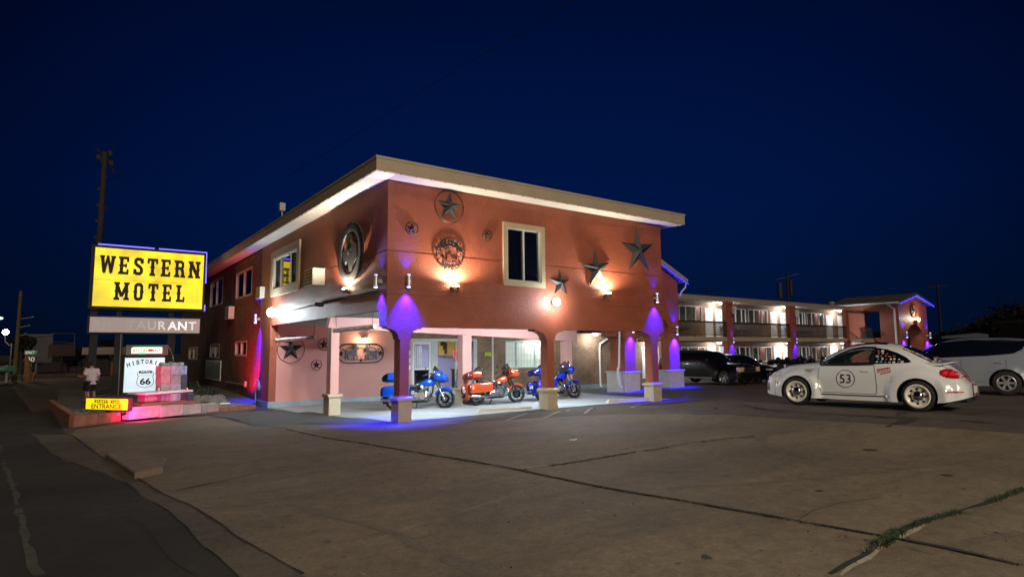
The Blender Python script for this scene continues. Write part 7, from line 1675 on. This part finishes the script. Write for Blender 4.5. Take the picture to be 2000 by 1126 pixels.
for ln in ([(.62, .955), (.95, .99), (1.18, 1.0)], [(3.62, 1.05), (3.90, .93), (3.98, .90)], [(.28, .60), (.30, .42)]): h2 = beetle.line(ln, .008); g.add(h2.v, h2.f)
obj('panel_gap', g, mat('gap_shadow', (.02, .02, .02), .9), BC, **KW)
obj('sill_trim', beetle.line([(1.42, .300), (2.2, .296), (2.88, .300)], .020, .008), mat('dark_chrome', (.12, .11, .10), .25, .8), BC, **KW)
# number roundel
g = MB(); cu, cz_, rr = 1.97, .665, .205
for sd in (1, -1):
    vs = []
    for k in range(48):
        for q in (rr, rr-.014): a = 2*PI*k/48; u, z = cu+q*math.cos(a), cz_+q*math.sin(a); vs.append((2.14-u, sd*(beetle.y(u, z)+.005), z))
    g.add(vs, [(2*k, 2*k+1, (2*k+3) % 96, (2*k+2) % 96) for k in range(48)])
    tv, tf = textpoly('53', 1, .006); x0 = min(v.x for v in tv); x1 = max(v.x for v in tv); y0 = min(v.y for v in tv); y1 = max(v.y for v in tv)
    g.add([(2.14-(cu+sd*((v.x-(x0+x1)/2)/(x1-x0)*.235)), sd*(beetle.y(cu, cz_+(v.y-(y0+y1)/2)/(y1-y0)*.205)+.008), cz_+(v.y-(y0+y1)/2)/(y1-y0)*.205) for v in tv], tf)
obj('number_roundel', g, mat('decal_black', (.008, .008, .008), .5), BC, **KW)
g = MB()
for k, (u0, u1, z0, z1) in enumerate(((2.64, 2.90, .845, .90), (2.63, 2.92, .815, .832), (2.70, 2.91, .775, .80))):
    sk = .05; P_ = [(u0, z0), (u1, z0+sk), (u1, z1+sk), (u0, z1)]
    if k == 0:
        for j in range(8):
            f0, f1 = j/8+.01, (j+.8)/8; h2 = beetle.patch([(u0+(u1-u0)*f0, z0+sk*f0+(.01 if j % 3 else 0)), (u0+(u1-u0)*f1, z0+sk*f1), (u0+(u1-u0)*f1, z1+sk*f1-(.012 if j % 2 else 0)), (u0+(u1-u0)*f0, z1+sk*f0)], .006, (1,)); g.add(h2.v, h2.f)
    else: h2 = beetle.patch(P_, .006, (1,)); g.add(h2.v, h2.f)
obj('script_decal', g, mat('red_decal', (.42, .03, .02), .5), BC, **KW)
for sd in (1, -1):
    g = MB(); zz = .845; yy = beetle.y(2.38, zz); g.bbox(2.14-2.48, 2.14-2.30, sd*(yy+.015)-.011, sd*(yy+.015)+.011, zz-.015, zz+.015, .008); obj('handle', g, P_WHITE, BC, **KW)
    g = MB(); g.sphere((2.14-1.52, sd*1.0, 1.02), .085, 16, 10, (.6, 1, .75)); g.cyl((2.14-1.5, sd*.84, .97), (2.14-1.52, sd*.98, 1.0), .025, n=8); obj('side_mirror', g, M_BLACKP, BC, smooth=True, **KW)
    P_ = [(3.80, .885), (3.88, .915), (3.98, .90), (4.08, .84), (4.19, .745), (4.20, .715), (4.05, .715), (3.92, .735), (3.82, .78), (3.79, .83)]
    ot = obj('tail_light', beetle.patch(P_, .012, (sd,), .04), mat('tail_lens', (.42, .008, .012), .08, coat=1, emit=(.6, .0, .01), es=.02), BC, smooth=True, **KW)
    g = beetle.patch([(3.86, .86), (3.93, .87), (3.93, .78), (3.85, .80)], .015, (sd,)); h2 = beetle.patch([(3.98, .86), (4.16, .755), (4.12, .745), (3.96, .80)], .015, (sd,)); g.add(h2.v, h2.f); obj('lens_element', g, mat('tail_bright', (.85, .03, .06), .1, coat=1, emit=(.9, .02, .04), es=.08), ot, **KW)
    obj('headlight', beetle.patch([(.16, .70), (.22, .78), (.34, .82), (.42, .78), (.40, .68), (.28, .64)], .014, (sd,), .04), mat('lamp_glass', (1, 1, 1)), BC, smooth=True, **KW)
    obj('side_marker', beetle.patch([(.34, .46), (.37, .46), (.36, .56), (.33, .56)], .012, (sd,)), mat('tail_lens', (1, 1, 1)), BC, **KW)
    obj('rear_reflector', beetle.patch([(3.92, .425), (4.21, .435), (4.21, .455), (3.96, .45)], .012, (sd,), .05), mat('tail_lens', (1, 1, 1)), BC, **KW)
    obj('lower_grille', beetle.patch([(.05, .34), (.12, .32), (.12, .52), (.05, .52)], .012, (sd,), .05), M_BLACKP, BC, **KW)
g = MB(); vs = []
for i in range(13):
    a = -1+2*i/12; xx = -1.70-.0*(a*a); vs += [(-1.45+.05*a*a, a*.58, 1.085-.04*a*a), (-1.84+.12*a*a, a*.60, 1.065-.04*a*a), (-1.84+.12*a*a, a*.60, 1.035-.04*a*a), (-1.52+.05*a*a, a*.58, .99-.04*a*a)]
g.add(vs, [(i*4+j, i*4+(j+1) % 4, (i+1)*4+(j+1) % 4, (i+1)*4+j) for i in range(12) for j in range(4)]+[(3, 2, 1, 0), (48, 49, 50, 51)]); obj('spoiler', g, P_WHITE, BC, smooth=True, weld=True, **KW)
g = MB()
for y0, y1 in ((.16, .20), (.10, .13), (-.13, -.10), (-.20, -.16)):
    h2 = beetle.patch([(3.90, y0), (3.90, y1), (4.26, y1), (4.26, y0)], .007, mode='top', step=.03); g.mi(0 if abs(y0) > .15 or abs(y1) > .15 else 1); g.add(h2.v, h2.f)
    g.box(-2.155, -2.142, y0, y1, .34, .60)
obj('racing_stripe', g, [mat('navy_stripe', (.01, .012, .05), .4), mat('red_stripe', (.35, .03, .03), .4)], BC, **KW)
g = MB(); g.bbox(-2.17, -2.145, -.16, .16, .40, .55, .005); obj('number_plate', g, mat('plate', (0, 0, 0)), BC, **KW)
g = MB(); g.bbox(-2.12, -1.80, -.60, .60, .22, .34, .03); obj('diffuser', g, M_BLACKP, BC, **KW)
g = MB()
for y in (.50, .42, -.42, -.50): g.cyl((-1.95, y, .26), (-2.15, y, .265), .035, n=12)
obj('tailpipe', g, M_CHROME, BC, smooth=True, **KW)
M_CRIM = mat('cream_rim', (.80, .76, .66), .35, var=.02, coat=.4)
for u in (.86, 3.40):
    for sd in (1, -1): car_wheel(BC, 2.14-u, sd, .80 if u < 2 else .775, .335, .22, .235, 'steel', M_CRIM)
# ---- dark and silver sport utility cars
def suv(name, L, Ht, Wd, T, Z, wheels, wr, paint, loc, rz, lab, win, shield_u, rim, rimm, front=None, n=2.4, m=4.2, grp=None):
    car = Car(L, T, [(0, Wd*.40), (.04, Wd*.44), (.25, Wd*.485), (L*.5, Wd*.5), (L-.5, Wd*.49), (L-.06, Wd*.46), (L, Wd*.42)], Z, wheels, wr, n=n, m=m, bulge=lambda u, z: max(.035*(1-sstep(wr+.04, wr+.16, math.hypot(u-w, z-wr))) for w in wheels))
    t = thing(name, lab, 'car', loc, rz, grp); build_body(car, t, paint)
    for sd in (1, -1): obj('side_glass', car.patch(win, .014, (sd,), step=.05), M_GLASS, t, smooth=True, **KW)
    a, b = shield_u; w_ = Wd*.36; obj('windshield', car.patch([(a, -w_*1.02), (a, w_*1.02), (b, w_*.86), (b, -w_*.86)], .005, mode='top', step=.12), M_GLASS, t, smooth=True, **KW)
    for u in wheels:
        for sd in (1, -1): car_wheel(t, L/2-u, sd, Wd/2-.125, wr, .24, wr*.62, rim, rimm)
    lines = MB(); z0 = wr+.05; zt = win[0][1]
    for u in ((win[0][0]+.05), (win[0][0]+1.15), (win[0][0]+2.2)):
        h2 = car.line([(u, z0), (u+.02, zt-.04)], .010); lines.add(h2.v, h2.f)
    h2 = car.line([(wheels[0]+.5, z0-.02), (wheels[1]-.5, z0-.02)], .012); lines.add(h2.v, h2.f); obj('panel_gap', lines, mat('gap_shadow', (0, 0, 0)), t, **KW)
    for k, u in enumerate((win[0][0]+1.0, win[0][0]+2.05)):
        for sd in (1, -1): z = zt-.12; y = car.y(u, z); g = MB(); g.bbox(L/2-u-.09, L/2-u+.09, sd*(y+.02)-.012, sd*(y+.02)+.012, z-.02, z+.02, .008); obj('handle', g, rimm, t, **KW)
    for sd in (1, -1): g = MB(); u = win[0][0]+.28; g.bbox(L/2-u-.08, L/2-u+.08, sd*(Wd/2+.10)-.10, sd*(Wd/2+.10)+.08, zt+.0, zt+.20, .03); obj('side_mirror', g, paint, t, **KW)
    g = MB()
    for sd in (1, -1): g.tube([(L/2-shield_u[1]-.3, sd*Wd*.30, car.z(shield_u[1]+.3, Wd*.30)+.03), (L/2-L*.6, sd*Wd*.31, car.z(L*.6, Wd*.31)+.05), (L/2-L*.85, sd*Wd*.30, car.z(L*.85, Wd*.30)+.03)], .018, n=6)
    obj('roof_rail', g, M_BLACKP, t, **KW)
    for sd in (1, -1): obj('tail_light', car.patch([(L-.30, .85), (L-.06, .85), (L-.10, 1.10), (L-.28, 1.10)], .01, (sd,), .08), mat('tail_lens', (1, 1, 1)), t, **KW)
    g = MB(); g.bbox(-L/2-.02, -L/2+.02, -.2, .2, .62, .74, .005); g.bbox(L/2-.02, L/2+.03, -.16, .16, .50, .60, .005); obj('number_plate', g, mat('plate', (0, 0, 0)), t, **KW)
    if front: front(t, car, L, Wd)
    return t
def front_big(t, car, L, Wd):
    g = MB(); x = L/2
    g.bbox(x-.04, x+.02, -.50, .50, .78, .83, .01); g.bbox(x-.04, x+.02, -.50, .50, .92, 1.0, .02); g.bbox(x-.04, x+.025, -.52, -.46, .70, 1.0, .01); g.bbox(x-.04, x+.025, .46, .52, .70, 1.0, .01); g.bbox(x-.04, x+.02, -.50, .50, .68, .72, .01)
    for k in range(7): g.box(x-.02, x+.012, -.42+k*.14-.012, -.42+k*.14+.012, .725, .915)
    obj('grille', g, M_CHROME, t, **KW)
    for sd in (1, -1):
        g = MB(); g.bbox(x-.22, x-.0, sd*.74-.19, sd*.74+.19, .84, 1.0, .02); o = obj('headlight', g, mat('lamp_glass', (1, 1, 1)), t, **KW)
        g = MB(); g.bbox(x-.20, x+.004, sd*.76-.17, sd*.76+.17, .76, .835, .015); obj('indicator', g, mat('amber', (.9, .30, .03), .2, coat=1, emit=(1, .3, .03), es=.12), o, **KW)
    g = MB(); g.bbox(x-.12, x+.05, -.95, .95, .42, .64, .05); obj('bumper', g, P_BLK, t, **KW)
    g = MB()
    for sd in (1, -1): g.bbox(-1.1, 1.15, sd*1.02-.08, sd*1.02+.06, .36, .42, .02)
    obj('running_board', g, M_GREY, t, **KW)
def front_keystone(t, car, L, Wd):
    g = MB(); x = L/2; M = Matrix(((0, 0, 1, x+.01), (1, 0, 0, 0), (0, 1, 0, 0), (0, 0, 0, 1)))
    P_ = [(-.30, .92), (.30, .92), (.42, .80), (.36, .62), (-.36, .62), (-.42, .80)]; g.tube([M @ Vector((a, b, 0)) for a, b in P_], .022, n=6, close=True); obj('grille_surround', g, M_CHROME, t, smooth=True, **KW)
    g = MB(); g.prism([(a*.95, .77+(b-.77)*.9) for a, b in P_], -.03, -.005, M); obj('grille', g, M_BLACKP, t, **KW)
    for sd in (1, -1): g = MB(); g.bbox(x-.3, x-.04, sd*.66-.16, sd*.66+.16, .78, .88, .03); obj('headlight', g, mat('lamp_glass', (1, 1, 1)), t, **KW)
TB = [(0, .85), (.04, 1.02), (.15, 1.12), (.5, 1.18), (1.25, 1.23), (1.45, 1.29), (1.75, 1.56), (2.05, 1.80), (2.35, 1.88), (3.2, 1.93), (4.6, 1.92), (5.25, 1.86), (5.5, 1.65), (5.62, 1.2), (5.68, .95), (5.70, .75)]
TS_ = [(0, .72), (.05, .86), (.2, .96), (.6, 1.03), (1.05, 1.09), (1.3, 1.17), (1.65, 1.38), (2.0, 1.56), (2.4, 1.65), (3.1, 1.68), (3.9, 1.64), (4.2, 1.56), (4.38, 1.36), (4.50, 1.05), (4.57, .82), (4.60, .70)]
fwp = at(1416, 752.5)
suv('parked_car', 5.70, 1.93, 2.02, TB, [(0, .42), (.2, .34), (5.4, .36), (5.7, .45)], (.97, 4.25), .405, P_BLK, (fwp.x+.90, fwp.y+2.85-.97, H(fwp.x+.9, fwp.y+1)), -PI/2, 'long black full-size utility car behind the right breezeway pillar', [(1.55, 1.28), (1.85, 1.55), (2.12, 1.74), (2.5, 1.79), (4.9, 1.80), (5.28, 1.74), (5.38, 1.36), (4.9, 1.29)], (1.42, 2.12), 6, mat('alloy_rim', (.5, .52, .55), .25, .9, var=.1), front_big)
suv('parked_car', 4.60, 1.68, 1.84, TS_, [(0, .34), (.2, .26), (4.4, .28), (4.6, .36)], (.90, 3.55), .355, P_BLK, (fwp.x+3.45, fwp.y+2.3-1.1, H(fwp.x+3.5, fwp.y)), -PI/2, 'black car with chrome-edged keystone grille between the utility car and motorcycles', [(1.45, 1.12), (1.75, 1.34), (2.05, 1.50), (2.5, 1.55), (3.7, 1.54), (4.1, 1.44), (4.18, 1.25), (3.6, 1.17)], (1.32, 2.05), 10, M_BLACKP, front_keystone)
# silver car: rear left wheel seen at (1968, 747)
hs_ = Vector((-.22, .975)).normalized(); rw = deep(1968.5, 770, 17.6); rw = Vector((rw.x, rw.y)); lf = Vector((-hs_.y, hs_.x)); c_ = rw-lf*.80+hs_*(3.55-2.30)
zs_ = deep(1968.5, 771.5, 17.6).z
suv('parked_car', 4.60, 1.68, 1.84, TS_, [(0, .34), (.2, .26), (4.4, .28), (4.6, .36)], (.90, 3.55), .355, mat('silver_paint', (.38, .42, .46), .25, .4, var=.02, coat=1), (c_.x, c_.y, zs_), math.atan2(hs_.y, hs_.x), 'silver-blue utility car with dark windows behind the white car', [(1.36, 1.06), (1.70, 1.36), (2.02, 1.53), (2.5, 1.60), (3.5, 1.61), (4.08, 1.56), (3.96, 1.32), (3.76, 1.20), (3.2, 1.14), (2.0, 1.08)], (1.30, 2.05), 6, mat('silver_rim', (.60, .60, .60), .3, .7, var=.05))

# ------------------------------------------------------------------ street lamp added behind the camera, out of view, to warm the concrete
t = thing('street_lamp', 'added tall street lamp behind the viewer, out of view', 'street lamp', (-4, -31, .45))
g = MB(); g.cyl((-4, -31, .2), (-4, -31, 9.6), .11, .07, 10); g.tube([(-4, -31, 9.6), (-4.1, -30, 9.9), (-4.2, -29.2, 9.9)], .05, n=6); obj('pole', g, M_GREY, t)
g = MB(); g.bbox(-4.4, -4.0, -29.5, -28.8, 9.84, 9.98, .03); obj('lamp_head', g, M_GREY, t)
g = MB(); g.box(-4.35, -4.05, -29.45, -28.85, 9.80, 9.838); obj('lens', g, M_LENSW, t)
light('POINT', (-4.2, -29.1, 9.5), 11500, (1, .89, .74), t, size=.35)
